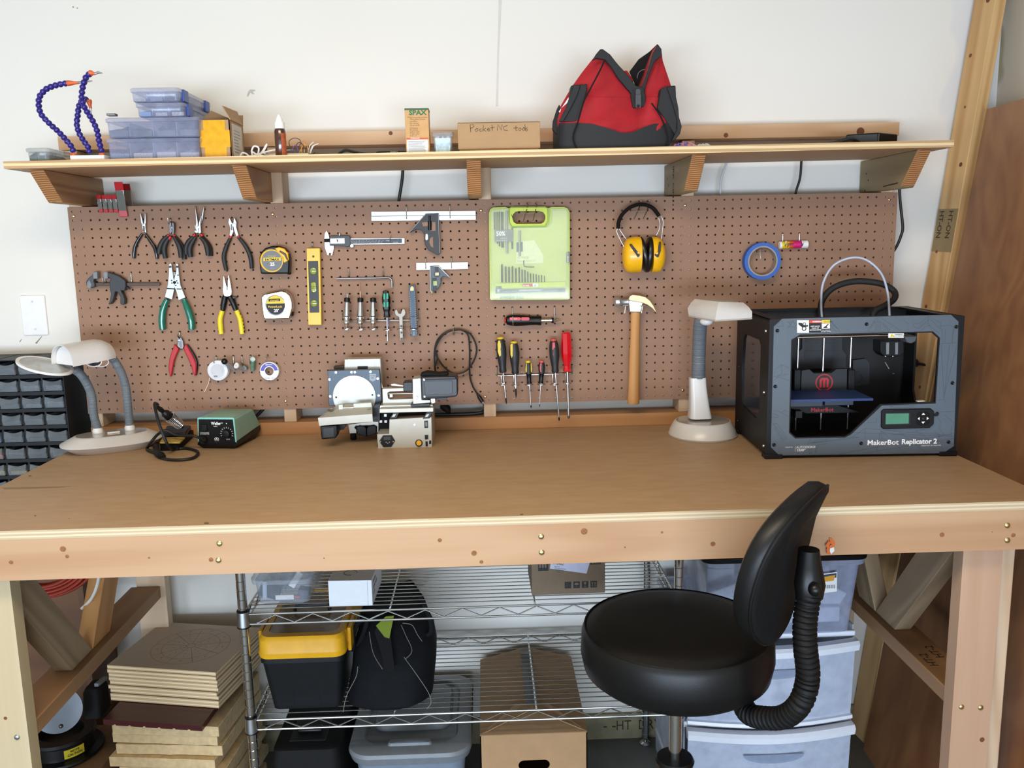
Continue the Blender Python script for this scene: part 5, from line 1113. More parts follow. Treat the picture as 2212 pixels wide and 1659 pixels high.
# open cardboard box with yellow tape
yf = -.235; x0, x1 = py(431, 300, yf).x, py(498, 300, yf).x; zb_ = shz(-.65)+.0004; zt = py(465, 259, yf).z; d = .13
t = thing('taped_box', 'open cardboard box with yellow tape and raised flaps', 'cardboard box', ((x0+x1)/2, yf+d/2, zb_))
w = .0025; b = MB()
b.box((x0, yf, zb_), (x1, yf+w, zt)); b.box((x0, yf+d-w, zb_), (x1, yf+d, zt)); b.box((x0, yf, zb_), (x0+w, yf+d, zt)); b.box((x1-w, yf, zb_), (x1, yf+d, zt)); b.box((x0, yf, zb_), (x1, yf+d, zb_+w)); part('walls', b, CARD, t)
b = MB(); b.prism([(x0, yf+.02, zt), (x0+.02, yf+.05, zt+.030), (x0+.062, yf+.09, zt+.012), (x0+.04, yf+.11, zt)], (0, .002, .001)); part('flap', b, CARDIN, t)
b = MB(); b.prism([(x1, yf+.005, zt), (x1-.020, yf+.01, zt+.036), (x1-.012, yf+d-.01, zt+.036), (x1, yf+d-.005, zt)], (.0025, 0, .001)); part('flap', b, CARD, t)
b = MB(); b.prism([(x0+.03, yf+d, zt), (x0+.05, yf+d+.008, zt+.030), (x1, yf+d+.008, zt+.030), (x1, yf+d, zt)], (0, .0025, 0)); part('flap', b, CARDIN, t)
b = MB(); cx = (x0+x1)/2; H = zt-zb_
za, zc = zb_+H*.30, zb_+H*.74; xa, xb_ = cx-.028, cx+.028; e0, e1 = x0+.001, x1-.001
b.prism([(x, yf-.0001, z) for x, z in ((xa, zb_+H*.02), (xb_, zb_+H*.02), (xb_, za), (e1, za), (e1, zc), (xb_, zc), (xb_, zt-.001), (xa, zt-.001), (xa, zc), (e0, zc), (e0, za), (xa, za))], (0, -.0006, 0))
part('packing_tape', b, mat('yellow_packing_tape', '#e0a51c', .18, var=.12, vscale=60), t, kind='stuff')
b = MB(); b.box((x1+.0002, yf+.02, zb_+H*.10), (x1+.0008, yf+.11, zt-.006)); b.m(1)
for k in range(8): b.box((x1+.0008, yf+.03, zb_+H*(.2+.08*k)), (x1+.0009, yf+.03+.07*rnd.uniform(.5, 1), zb_+H*(.2+.08*k)+.002))
part('shipping_label', b, [mat('label_greyed', '#cfcabf', .7), GREY], t)

# white cable tangle
b = MB()
for pts, y in (([(1915, 765), (1930, 740), (1960, 745), (1990, 765), (2060, 755), (2130, 770), (2200, 760)], -.21), ([(2010, 760), (2005, 720), (2025, 685), (2060, 700), (2050, 750), (2010, 730)], -.20), ([(2060, 765), (2095, 720), (2118, 680), (2125, 675), (2100, 740), (2160, 755), (2230, 740)], -.19), ([(1985, 770), (2080, 742), (2160, 720), (2220, 712)], -.205)):
    q = spline([py(u, v, y) for u, v in zS(pts)], 6); b.tube([Vector((p.x, p.y, max(p.z, shz(p.x)+.0032))) for p in q], .0024, 8)
single('white_cable', b, mat('white_cord', '#e5e2dc', .5), 'tangle of thin white cable between the taped box and the brown bottle', 'cable')
# brown bottle
q = py(608, 338, -.255); zb_ = shz(q.x)+.0004; ztop = py(606, 247, -.255).z; H = ztop-zb_
t = thing('dropper_bottle', 'slim brown bottle with a pointed white cap', 'bottle', (q.x, -.255, zb_))
b = MB(); r = .0145; b.lathe([(r*.85, 0), (r, .003), (r, H*.60), (r*.9, H*.645), (r*.62, H*.66)], (q.x, -.255, zb_), seg=24); part('bottle', b, mat('brown_liquid_bottle', '#4a2a1e', .15, coat=.5), t)
b = MB(); b.lathe([(r*.92, H*.66), (r*.92, H*.80), (r*.70, H*.83), (r*.55, H*.90), (r*.25, H*.985), (.001, H)], (q.x, -.255, zb_), seg=24); part('cap', b, WHITE, t)
b = MB(); b.loft([[Vector((q.x+r*1.02*math.cos(a), -.255+r*1.02*math.sin(a), zb_+z)) for a in [math.radians(-70+10*k) for k in range(8)]] for z in (H*.03, H*.55)], closed=False); part('label', b, mat('orange_brown_label', '#a3502a', .5, var=.3, vscale=150), t)
# breadboard with jumper wires
x0, x1 = py(620, 335, -.25).x, py(666, 335, -.25).x; zb_ = shz(x0)+.0008
t = thing('breadboard', 'small cream breadboard bristling with jumper wires', 'breadboard', ((x0+x1)/2, -.22, zb_))
b = MB(); b.box((x0, -.25, zb_), (x1, -.19, zb_+.0085)); part('board', b, mat('cream_plastic', '#e3dcbf', .5), t, .0008)
WIRES = [('#3a3030', [(395, 392), (375, 340), (375, 310), (410, 293), (445, 310), (440, 345)]), ('#5a3b86', [(400, 392), (395, 360), (418, 340), (430, 385)]), ('#222222', [(425, 390), (420, 340), (440, 322), (470, 350), (480, 390)]), ('#c97a2a', [(455, 390), (450, 330), (468, 310), (482, 330), (500, 385)]), ('#d9a23a', [(440, 388), (460, 345), (475, 335), (470, 388)]), ('#e6e4df', [(495, 390), (505, 345), (530, 318)]), ('#e6e4df', [(510, 392), (530, 345), (562, 330)]), ('#e6e4df', [(505, 392), (520, 350), (545, 335)]), ('#222222', [(525, 400), (540, 385)]), ('#e6e4df', [(400, 370), (360, 372), (340, 385)])]
for k, (cl, pts) in enumerate(WIRES):
    b = MB(); q = spline([py(u, v, -.235+.004*k) for u, v in zT(pts)], 6); b.tube([Vector((p.x, p.y, max(p.z, shz(p.x)+.003))) for p in q], .0011, 6); part('jumper_wire', b, mat('wire_'+cl[1:], cl, .5), t)
# black cord with a plug
b = MB(); q = spline([py(u, v, -.23) for u, v in zT([(680, 408), (715, 380), (745, 372), (800, 385), (870, 397), (935, 396)])], 6); t = thing('barrel_plug_lead', 'black cord with a barrel plug lying in the middle of the shelf', 'cord', (q[0].x, -.23, shz(q[0].x)))
b.tube([Vector((p.x, p.y, max(p.z, shz(p.x)+.0045))) for p in q], .0040, 8); part('cord', b, CABLE, t)
a, c = q[-1], py(*zT([(1025, 386)])[0], -.23); b = MB(); b.lathe([(.004, 0), (.0058, .006), (.0062, (c-a).length)], Vector((a.x, a.y, shz(a.x)+.0062)), Vector((1, 0, .005)), 10); part('plug', b, BLACK, t)
b = MB(); L_ = (c-a).length; p = Vector((a.x+L_, a.y, shz(a.x)+.0062)); b.cyl(p, p+Vector((.012, 0, 0)), .003, 10); b.cyl(p+Vector((.012, 0, 0)), p+Vector((.014, 0, 0)), .0045, 10); part('barrel', b, STEEL, t)
b = MB(); b.cyl(p+Vector((.020, 0, .0003)), p+Vector((.045, .005, 0)), .0062, 10); part('socket_end', b, BLACK, t)
# tall screw carton
yf = -.24; x0, x1 = py(876, 290, yf).x, py(927, 290, yf).x; zb_ = shz(x0)+.0006; zt = py(902, 234, yf).z; d = .055; H = zt-zb_
KR = mat('kraft_print', '#c79a62', .6)
t = thing('screw_carton', 'tall narrow kraft carton with green lettering and a white panel', 'carton', ((x0+x1)/2, yf+d/2, zb_))
b = MB(); b.box((x0, yf, zb_), (x1, yf+d, zt)); part('carton', b, KR, t, .0008)
b = MB(); b.box((x0-.0005, yf-.0005, zt-.004), (x1+.0005, yf+d+.0005, zt+.0004)); part('top_band', b, mat('carton_green', '#2f5b3f', .6), t)
W_ = x1-x0; b = MB(); b.text('SPAX', (x0+W_*.18, yf-.0004, zb_+H*.86), (1, 0, 0), (0, 0, 1), W_*.27, bold=.04, squash=1.15); b.m(1)
for k in range(5): b.text('l'*1 and ('Multi-purpose screws', 'Tête plate fraisée', 'tornillos', 'for wood', 'no predrill')[k], (x0+W_*(.12 if k == 0 else .2), yf-.0004, zb_+H*(.79-.042*k)), (1, 0, 0), (0, 0, 1), .0058)
for k in range(5): b.text(('Contents', '90 pieces', 'yellow zinc', 'T-Star plus', '# 8 x 2')[k], (x0+W_*.18, yf-.0004, zb_+H*(.56-.042*k)), (1, 0, 0), (0, 0, 1), .0058)
b.m(2); b.box((x0+.002, yf-.0004, zb_+H*.33), (x1-.002, yf-.0001, zb_+H*.362)); b.m(3); b.box((x0+.003, yf-.0004, zb_+H*.03), (x1-.004, yf-.0001, zb_+H*.32)); b.m(4)
for k in range(11): b.box((x0+.006, yf-.0006, zb_+H*(.05+.023*k)), (x1-.007-.012*rnd.random(), yf-.0004, zb_+H*(.05+.023*k)+.0012))
b.m(5); b.text('WARNING', (x0+W_*.2, yf-.0006, zb_+H*.336), (1, 0, 0), (0, 0, 1), .005)
part('print', b, [mat('spax_green', '#1f6b45', .6), mat('print_brown', '#6b4d2c', .6), mat('print_orange', '#c8562a', .6), WHITEM, mat('print_grey', '#8a8f94', .6), INKW], t)
# clear tub
yf = -.235; x0, x1 = py(935, 310, yf).x, py(978, 310, yf).x; zb_ = shz(x0)+.0006; zt = py(956, 284, yf).z
t = thing('clear_tub', 'small clear snap lid tub with a pale blue label', 'tub', ((x0+x1)/2, yf+.03, zb_)); cx = (x0+x1)/2
SMC = clear('cool_clear_plastic', '#c8d2d6', .28, .1, .8)
b = MB(); b.loft([[Vector((cx+x*s, yf+.032+y*s, z)) for x, y in rrect(0, 0, (x1-x0), .064, .008, 3)] for z, s in ((zb_, .8), (zb_+.002, .83), (zt-.012, .98))]); part('tub', b, SMC, t)
b = MB(); b.loft([[Vector((cx+x*s, yf+.032+y*s, z)) for x, y in rrect(0, 0, (x1-x0), .064, .008, 3)] for z, s in ((zt-.012, 1.04), (zt-.004, 1.06), (zt-.002, 1.12), (zt, .95))]); part('lid', b, SMC, t)
b = MB(); b.prism([Vector((cx+x, yf+.004, z)) for x, z in ((-.018, zb_+.003), (.018, zb_+.003), (.021, zt-.016), (-.021, zt-.016))], (0, .0006, 0)); part('insert_label', b, mat('pale_blue_label', '#b9d4dd', .4, var=.25, vscale=120), t)
for x in (-.006, .006): b = MB(); b.box((cx+x-.003, yf-.003, zt-.016), (cx+x+.003, yf+.001, zt-.008)); part('latch', b, GREY, t)
# cardboard mailer with handwriting
yf = -.25; x0, x1 = py(989, 295, yf).x, py(1167, 295, yf).x; zb_ = shz(x0)+.0008; zl, zr = py(989, 265, yf).z, py(1167, 262, yf).z; d = .16
t = thing('cardboard_mailer', 'flat cardboard box with handwriting on its front flap', 'cardboard box', ((x0+x1)/2, yf+d/2, zb_)); H = (zl+zr)/2-zb_
b = MB(); b.box((x0+.003, yf+.003, zb_), (x1-.003, yf+d, zb_+H-.002)); part('box', b, CARD, t, .001)
b = MB(); b.box((x0, yf, zb_+.009), (x1, yf+.003, zb_+H)); b.box((x0, yf, zb_+H-.003), (x1, yf+d, zb_+H)); part('lid_flap', b, mat('cardboard_face', '#ac8a63', .75, var=.04, vscale=18), t, .0012)
b = MB()
def pen(*strokes):
    for s_ in strokes: b.tube([Vector((py(u, v, yf).x, yf-.0004, py(u, v, yf).z)) for u, v in zT(s_)], .0007, 5)
pen([(1545, 255), (1541, 208), (1560, 206), (1566, 220), (1545, 232)], [(1585, 232), (1572, 240), (1578, 252), (1592, 246), (1590, 232), (1583, 231)], [(1612, 232), (1602, 240), (1604, 250), (1618, 248)], [(1626, 210), (1624, 250)], [(1642, 230), (1626, 240), (1644, 250)], [(1650, 240), (1668, 236), (1662, 228), (1650, 238), (1656, 248), (1672, 244)], [(1682, 210), (1684, 246)], [(1672, 228), (1698, 224)],
    [(1716, 246), (1720, 208), (1744, 242), (1748, 206)], [(1782, 212), (1758, 222), (1760, 242), (1784, 244)], [(1836, 214), (1836, 244), (1846, 244)], [(1820, 230), (1850, 226)], [(1862, 228), (1852, 238), (1860, 246), (1872, 238), (1866, 228), (1860, 228)], [(1886, 226), (1878, 236), (1884, 246), (1896, 238), (1890, 226), (1885, 226)], [(1894, 206), (1898, 246)], [(1910, 226), (1902, 232), (1912, 240), (1906, 250), (1900, 244)])
part('handwriting', b, mat('pen_ink', '#3a2d22', .7), t, kind='stuff')

# red and black tool bag
def kz(x, y): return zK([(x, y)])[0]
yF, yB = -.225, -.04
bag = thing('tool_bag', 'red and black fabric tool bag with a gaping zip mouth', 'bag', (py(*kz(750, 1150), -.13).x, -.13, shz(.2)))
REDC = mat('red_canvas', '#a5101c', .75, var=.12, vscale=20, bump=.25, bscale=500); BLKC = mat('black_canvas', '#17181b', .7, var=.12, bump=.2, bscale=600)
def interp(tab, y):
    for (ya, xa), (yb_, xb_) in zip(tab, tab[1:]):
        if ya <= y <= yb_: return xa+(xb_-xa)*(y-ya)/(yb_-ya)
    return tab[0][1] if y < tab[0][0] else tab[-1][1]
Ls = [(205, 600), (300, 520), (420, 425), (560, 325), (700, 245), (860, 200), (1000, 210), (1158, 212)]
Rs = [(155, 1135), (200, 1172), (310, 1185), (540, 1262), (700, 1300), (850, 1320), (1000, 1300), (1060, 1275), (1140, 1225)]
Vl = [(205, 622), (300, 725), (400, 810), (500, 885), (600, 925), (655, 955)]
Vr = [(155, 1140), (300, 1085), (400, 1055), (500, 1015), (600, 985), (655, 955)]
zfl = shz(.2)+.0006
def sheet2(lt, rt, y0, y1, n, m_, yf_, bulge, fold=0):
    g = []
    for i in range(n+1):
        y = y0+(y1-y0)*i/n; xl, xr = interp(lt, y), interp(rt, y); row = []
        for j in range(m_+1):
            f = j/m_; x = xl+(xr-xl)*f; p = py(*kz(x, y), yf_(y) - bulge*math.sin(PI*f) + fold*math.sin(9*f+y*.02)*math.sin(PI*f)); row.append(Vector((p.x, p.y, max(p.z, zfl))))
        g.append(row)
    return g
def yfront(y): return yF+.05*max(0, (900-y)/700)
def yback(y): return yB-.035*max(0, (900-y)/700)
def shell(lt, rt, y0, y1, n, m_, bulge, mm, name, fold=.004, cut=None, back=True, th=.002):
    F_ = sheet2(lt, rt, y0, y1, n, m_, yfront, bulge, fold); b = MB(); b.sheet(F_)
    if back:
        B_ = sheet2(lt, rt, y0, y1, n, m_, yback, -bulge*.4, fold); 
        B_ = [[Vector((f.x, q.y, f.z)) for f, q in zip(r, s_)] for r, s_ in zip(F_, B_)]
        b.sheet(B_); b.sheet([[r[0], s_[0]] for r, s_ in zip(F_, B_)]); b.sheet([[r[-1], s_[-1]] for r, s_ in zip(F_, B_)])
    return part(name, b, mm, bag)
zero = [(0, 955), (2000, 955)]
shell(Ls, zero, 655, 1158, 24, 16, .022, [REDC], 'front_panel'); shell(zero, [(655, 1290)]+[r for r in Rs if r[0] > 690], 655, 1140, 22, 14, .022, [REDC], 'front_panel')
shell(Ls, Vl, 205, 655, 22, 14, .010, [REDC], 'front_panel'); shell(Vr, Rs, 155, 655, 22, 10, .010, [REDC], 'front_panel')
# black lower part
Bt = [(210, 905), (350, 896), (520, 905), (680, 950), (800, 993), (900, 985), (1000, 940), (1100, 905), (1215, 900), (1320, 880)]
b = MB(); g = []
for i in range(9):
    row = []
    for j in range(33):
        f = j/32; x = 205+f*1105; yt = [y0_+(y1_-y0_)*((x-x0_)/(x1_-x0_)) for (x0_, y0_), (x1_, y1_) in zip(Bt, Bt[1:]) if x0_ <= x <= x1_+.01]
        yt = yt[0] if yt else 900; yb_ = 1158-(18 if x > 1200 else 0); y = yt+(yb_-yt)*i/8
        xx = min(max(x, interp(Ls, y)-3), interp(Rs, y)+3); p = py(*kz(xx, y), yfront(y)-.030*math.sin(PI*min(max((xx-205)/1105, 0), 1))**.4-.003); row.append(Vector((p.x, p.y, max(p.z, zfl-.0002))))
    g.append(row)
b.sheet(g); b.sheet([[r[-1], Vector((r[-1].x, yB, r[-1].z))] for r in g]); b.sheet([[r[0], Vector((r[0].x, yB, r[0].z))] for r in g]); part('base_panel', b, BLKC, bag)
def strap(pts, y, d, name, mm=BLKC): b = MB(); b.prism([py(*kz(x, y_), y) for x, y_ in pts], (0, d, 0)); return part(name, b, mm, bag, .002)
strap([(597, 200), (622, 200), (690, 250), (760, 340), (880, 470), (930, 545), (1000, 560), (1028, 640), (1025, 742), (905, 757), (885, 640), (890, 620), (760, 470), (700, 370), (640, 300), (560, 288), (520, 310), (555, 250)], -.225, .012, 'mouth_collar')
strap([(1140, 152), (1175, 200), (1178, 265), (1110, 320), (1060, 440), (1020, 560), (1020, 640), (985, 630), (960, 570), (1000, 540), (1050, 400), (1090, 250)], -.222, .012, 'mouth_collar')
strap([(1135, 152), (1150, 180), (1090, 300), (1030, 470), (985, 560), (935, 560), (870, 415), (960, 295), (1060, 225)], -.09, .004, 'inner_lining', mat('bag_inside', '#0d0d0e', .9))
strap([(820, 405), (850, 402), (910, 490), (900, 530)], -.095, .004, 'inner_lining', REDC)
b = MB(); ptube(b, [kz(*q) for q in ((945, 480), (955, 430), (990, 400), (1030, 393))], -.10, .8); part('inner_cord', b, GREY, bag)
strap([(322, 545), (345, 538), (475, 530), (470, 600), (420, 760), (395, 885), (215, 885), (230, 860), (300, 700)], -.236, .04, 'side_pocket')
strap([(345, 538), (412, 540), (380, 640), (330, 740), (250, 885), (205, 885), (270, 760)], -.242, .008, 'handle_strap')
strap([(1170, 572), (1225, 550), (1305, 543), (1310, 650), (1330, 730), (1330, 800), (1310, 1020), (1235, 905), (1135, 762)], -.245, .07, 'side_pocket')
strap([(1225, 560), (1308, 545), (1312, 650), (1335, 760), (1340, 840), (1366, 930), (1350, 1000), (1300, 1060), (1270, 1070), (1322, 960), (1320, 860), (1280, 720)], -.251, .010, 'handle_strap')
strap([(150, 880), (190, 760), (210, 722), (218, 740), (205, 860), (190, 900), (232, 900), (236, 965), (215, 1000), (180, 1005), (145, 960)], -.17, .012, 'hanging_strap')
for pts in ([(635, 310), (590, 410), (500, 580), (440, 700), (385, 890), (345, 1000), (345, 1070), (375, 1140)], [(1080, 710), (1150, 810), (1195, 900), (1232, 1020), (1230, 1080), (1205, 1125)]):
    b = MB(); ptube(b, [kz(*q) for q in pts], lambda k: -.2605, 1.5); part('piping', b, BLACKM, bag)
b = MB(); b.prism([py(*kz(955+x, 690+z), -.262) for x, z in rrect(0, 0, 50, 130, 12, 3)], (0, .003, 0), [[py(*kz(955+x, 738+z), -.262) for x, z in circ(0, 0, 16, 10)]]); b.prism([py(*kz(953+x, 605+z), -.262) for x, z in rrect(0, 0, 44, 60, 20, 3)], (0, .004, 0)); part('zip_pull', b, mat('zip_grey', '#4a4b4e', .35, .6), bag)
b = MB(); b.prism([py(*kz(x, y), -.215) for x, y in ((205, 790), (240, 745), (275, 690), (298, 655), (300, 690), (262, 735), (215, 800))], (0, .001, 0)); part('side_print', b, INKW, bag)

# crumpled bags, low flat thing, black power brick
for lab, cl, pts, y in (('crumpled purple patterned plastic bag right of the tool bag', ['#7a6aa8', '#d98a9a', '#3a3a8a'], [(130, 322), (160, 290), (210, 278), (250, 285), (290, 300), (280, 322)], -.235), ('crumpled translucent white plastic bag right of the purple one', ['#d0d0cc'], [(290, 320), (310, 295), (345, 290), (390, 310), (410, 318)], -.235)):
    p0, p1 = py(*zR([pts[0]])[0], y), py(*zR([pts[-1]])[0], y); b = MB(); n, m_ = 12, 7; g = []
    for i in range(n+1):
        f = i/n; x = p0.x+(p1.x-p0.x)*f; xx = pts[0][0]+(pts[-1][0]-pts[0][0])*f
        vt = [ya+(yb_-ya)*(xx-xa)/(xb_-xa) for (xa, ya), (xb_, yb_) in zip(pts, pts[1:]) if xa <= xx <= xb_ and xb_ > xa]; hgt = max(.002, py(*zR([(xx, vt[0] if vt else 318)])[0], y).z-shz(x))
        g.append([Vector((x+rnd.uniform(-.003, .003), y+.03*(j/m_-.3)*2+rnd.uniform(-.003, .003), shz(x)+.0008+(hgt*(.5+.5*rnd.random())*math.sin(PI*min(1, j/m_*.99+.01)) if 0 < j < m_ else 0))) for j in range(m_+1)])
    b.sheet(g, .0006)
    for f in b.bm.faces: f.material_index = rnd.randrange(len(cl))
    for f in b.bm.verts: f.co.z = max(f.co.z, shz(f.co.x)+.0004)
    single('plastic_bag', b, [mat('bag_film_'+c_[1:], c_, .3, var=.15, vscale=90) for c_ in cl], lab, 'bag', smooth=False)
yf = -.20; t = thing('power_brick', 'black power supply box at the right end of the shelf', 'power supply', (py(1890, 300, yf).x, yf+.05, shz(1.05)))
q = [py(u, v, yf) for u, v in ((1862, 303), (1900, 303), (1900, 285), (1862, 290))]; zb_ = shz(1.05)+.0008
b = MB(); top = zb_+.034
c0 = Vector((py(1898, 300, yf).x, yf, 0)); A_ = Vector((-.75, .35, 0)).normalized()*.085; B_ = Vector((.72, .42, 0)).normalized()*.085
b.loft([[Vector((c0.x+a_*A_.x+d_*B_.x, c0.y+a_*A_.y+d_*B_.y, z)) for a_, d_ in ((0, 0), (1, 0), (1, 1), (0, 1))] for z in (zb_, top)]); part('case', b, BLACK, t, .004)
b = MB(); q = spline([(c0.x-.05, yf+.01, zb_+.01), (c0.x-.08, yf-.01, zb_+.016), (c0.x-.12, yf-.005, zb_+.006), (c0.x-.15, yf+.01, zb_+.0045)], 6); b.tube(q, .004, 8); b.tube([p+Vector((0, .012, .004)) for p in q], .004, 8); part('cord', b, CABLE, t)
b = MB(); b.box((c0.x-.0005, yf-.0006, zb_+.003), (c0.x+.0008, yf-.0001, top-.004)); part('edge_seam', b, GREY, t)

# cables running down the wall
for lab, pts, y, r, m_ in (('black cable hanging on the wall left of the middle bracket', [(870, 330), (870, 371), (867, 400), (861, 438), (858, 480)], .05, .0048, CABLE), ('black cable hanging behind the pegboard at the right', [(1733, 320), (1731, 350), (1728, 385), (1719, 416), (1712, 460)], .05, .0038, CABLE), ('white cable hanging behind the pegboard right of the fourth bracket', [(1574, 330), (1568, 355), (1558, 385), (1556, 420), (1556, 450)], .06, .0032, mat('pale_cord', '#c4ccce', .5)),
    ('black cable hanging past the right edge of the pegboard', [(1943, 330), (1943, 405), (1945, 440), (1950, 490), (1946, 510), (1937, 532), (1925, 550)], .03, .0042, CABLE)):
    b = MB(); b.tube(spline(pys(pts, y), 8), r, 10); single('hanging_cable', b, m_, lab, 'cable')
# ================================================================ things on the bench
zL = zz(0, 600, 3.457); zW = zz(310, 850, 4.885); zM = zz(680, 760, 3.969); zGl = zz(1400, 560, 3.95); zH = zz(1640, 660, 4.739)
E3 = .0004
LW = mat('lamp_white', '#d9d6d3', .28, var=.02); RIB = mat('ribbed_grey_hose', '#6f767d', .5)
# ---- left lamp with magnifier
o = Vector((-1.105, -.115, ZB+E3)); ML = Matrix.Translation(o) @ Matrix.Rotation(math.radians(26), 4, 'Z')
lamp = thing('magnifier_lamp', 'white desk lamp on two grey flexible necks, with a side magnifier', 'lamp', o, M=ML)
def oval(a, b_, z, n=40, p=2.4): return [Vector((a*abs(math.cos(t))**(2/p)*(1 if math.cos(t) > 0 else -1), b_*abs(math.sin(t))**(2/p)*(1 if math.sin(t) > 0 else -1), z)) for t in [2*PI*k/n for k in range(n)]]
b = MB(ML); b.loft([oval(.105, .066, 0), oval(.107, .068, .002), oval(.137, .088, .022), oval(.137, .088, .025), oval(.100, .058, .044), oval(.096, .054, .045)]); part('base', b, LW, lamp)
b = MB(ML); b.loft([oval(.094, .052, .0448), oval(.094, .052, .0456)]); part('base_inlay', b, mat('lamp_gloss_grey', '#a7a19a', .12, coat=.5), lamp)
b = MB(ML); b.box((-.012, -.012, .0448), (.022, 0, .0495)); part('switch', b, WHITE, lamp, .002)
def ribbed(name, pts, r, parent, pitch=.0035, amp=.0007):
    P = spline(pts, 14); out = [P[0]]
    Q = []; 
    for a, c in zip(P, P[1:]):
        n = max(1, int((c-a).length/(pitch/4)))
        Q += [a.lerp(c, k/n) for k in range(n)]
    Q.append(P[-1]); s = 0; rr = []
    for k, p in enumerate(Q):
        if k: s += (p-Q[k-1]).length
        rr.append(r+amp*math.sin(2*PI*s/pitch))
    b = MB(); b.tube(Q, rr, 14); return part(name, b, RIB, parent)
nl = Vector((-1.145, -.113, ZB+.045)); nr = Vector((-1.066, -.082, ZB+.045))
for n_ in (nl, nr): b = MB(); b.lathe([(.0145, 0), (.0145, .010), (.0125, .012), (.0125, .016)], n_, seg=20); part('neck_socket', b, WHITE, lamp)
ribbed('flexible_neck', [nl+Vector((0, 0, .014)), py(*zL([(700, 1020)])[0], -.113), py(*zL([(685, 880)])[0], -.118), py(*zL([(640, 775)])[0], -.135), py(*zL([(590, 710)])[0], -.155), py(*zL([(525, 668)])[0], -.175)], .0115, lamp)
ribbed('flexible_neck', [nr+Vector((0, 0, .014)), py(*zL([(955, 960)])[0], -.082), py(*zL([(940, 820)])[0], -.086), py(*zL([(910, 720)])[0], -.095), py(*zL([(868, 640)])[0], -.11), py(*zL([(825, 585)])[0], -.125)], .0115, lamp)
A_, B_ = py(*zL([(462, 622)])[0], -.225), py(*zL([(800, 592)])[0], -.12); d = (B_-A_); d.z = 0; Lh = d.length; d.normalize(); n_ = Vector((d.y, -d.x, 0))
def arch(c, w, h, n=18): return [c+n_*(-w*math.cos(PI*k/n))*1+Vector((0, 0, h*math.sin(PI*k/n)**.8)) for k in range(n+1)]
z0h = A_.z-.012
b = MB(); g = []
for k in range(9):
    f = k/8; c = A_+d*Lh*f; c.z = z0h+.008*f; e = 1-.25*max(0, (f-.7)/.3)**2; g.append(arch(c, .056*e, .056*e))
b.sheet(g, .003); b.loft([[p*.999+d*.0 for p in g[-1]], [c+(p-c)*.3 for p in g[-1]]], cap=False); part('shade', b, LW, lamp)
b = MB(); b.f([b.v(p-d*.012) for p in g[-1]]); part('shade_end', b, LW, lamp)
b = MB(); c = A_+d*.012; c.z = z0h; q = arch(c, .052, .051); b.prism(q, d*.004); part('end_plate', b, WHITE, lamp)
b = MB(); c0 = A_+d*.05; c0.z = z0h+.018; b.tube([c0, c0+d*(Lh-.07)], .008, 12); part('light_tube', b, WHITEM, lamp)
c = py(*zL([(335, 655)])[0], -.215); p0, p1 = py(*zL([(135, 602)])[0], -.215), py(*zL([(535, 712)])[0], -.215); R_ = (p1-p0).length/2; xd = (p1-p0).normalized(); ax = xd.cross(Vector((0, 1, .12))).normalized()
b = MB(); b.lathe([(R_*.88, -.002), (R_, -.003), (R_*1.005, 0), (R_, .003), (R_*.88, .002)], (p0+p1)/2, ax, 40, cap=False, sy=.8); part('magnifier_rim', b, WHITE, lamp)
b = MB(); b.lathe([(.002, -.002), (R_*.9, -.0012), (R_*.9, .0012), (.002, .003)], (p0+p1)/2, ax, 40, sy=.8); part('magnifier_lens', b, clear('magnifier_glass', '#e8ecec', .22, .05, 1), lamp)
for x, y_ in ((700, 628), (752, 628)):
    q = py(*zL([(x, y_)])[0], -.19 if x < 720 else -.165); b = MB(); ring = [q+Vector((.0215*math.cos(a), -.006*math.sin(a)*0, .0135*math.sin(a)))*1 for a in [2*PI*k/28 for k in range(28)]]; b.tube(ring, .0013, 8, closed=True); part('lens_ring', b, WHITE, lamp)
    if x < 720: b = MB(); b.ball(q, 1, (.0185, .004, .0112), 16); part('dark_lens', b, mat('dark_glass', '#1b2432', .05, coat=1), lamp)

# ---- soldering iron in its stand
st = thing('soldering_stand', 'black soldering iron stand with a yellow sponge and a wire coil', 'stand', pz(380, 970, ZB+E3))
def bz(pts, z): return [pz(u, v, z) for u, v in zW(pts)]
zb_ = ZB+E3
low = bz([(180, 605), (380, 600), (540, 440), (520, 395), (260, 395), (170, 560)], zb_); zt_ = .022
lowq = [pz(347, 974, zb_), pz(388, 973, zb_), pz(421, 942, zb_), pz(416, 932, zb_), pz(364, 932, zb_), pz(345, 960, zb_)]
b = MB(); b.loft([lowq, [p+Vector((0, 0, zt_)) for p in lowq]]); part('base', b, BLACKM, st, .002)
zs = zb_+zt_
q4 = [pz(*zW([p])[0], zs+.0006) for p in ((172, 530), (385, 530), (440, 478), (205, 478))]
b = MB(); b.loft([q4, [p+Vector((0, 0, .005)) for p in q4]]); part('sponge', b, mat('yellow_sponge', '#b99a4a', .9, var=.25, vscale=80, bump=.4), st, .001)
q4 = [pz(*zW([p])[0], zs+.0006) for p in ((215, 465), (450, 465), (520, 350), (265, 345))]
b = MB(); b.loft([q4, [p+Vector((0, 0, .014)) for p in q4]]); part('holder_block', b, BLACK, st, .003)
yk = -.10
c0, c1 = py(*zW([(262, 235)])[0], yk-.03), py(*zW([(385, 335)])[0], yk); ax = (c1-c0).normalized(); X = ax.orthogonal().normalized(); Y = ax.cross(X); Lc = (c1-c0).length; pt = []
for k in range(16*10+1):
    t_ = k/16; f = k/160; r = .0165-.0035*f; pt.append(c0+ax*Lc*f+(X*math.cos(2*PI*t_)+Y*math.sin(2*PI*t_))*r)
b = MB(); b.tube(pt, .0012, 6); part('coil', b, CHROME, st)
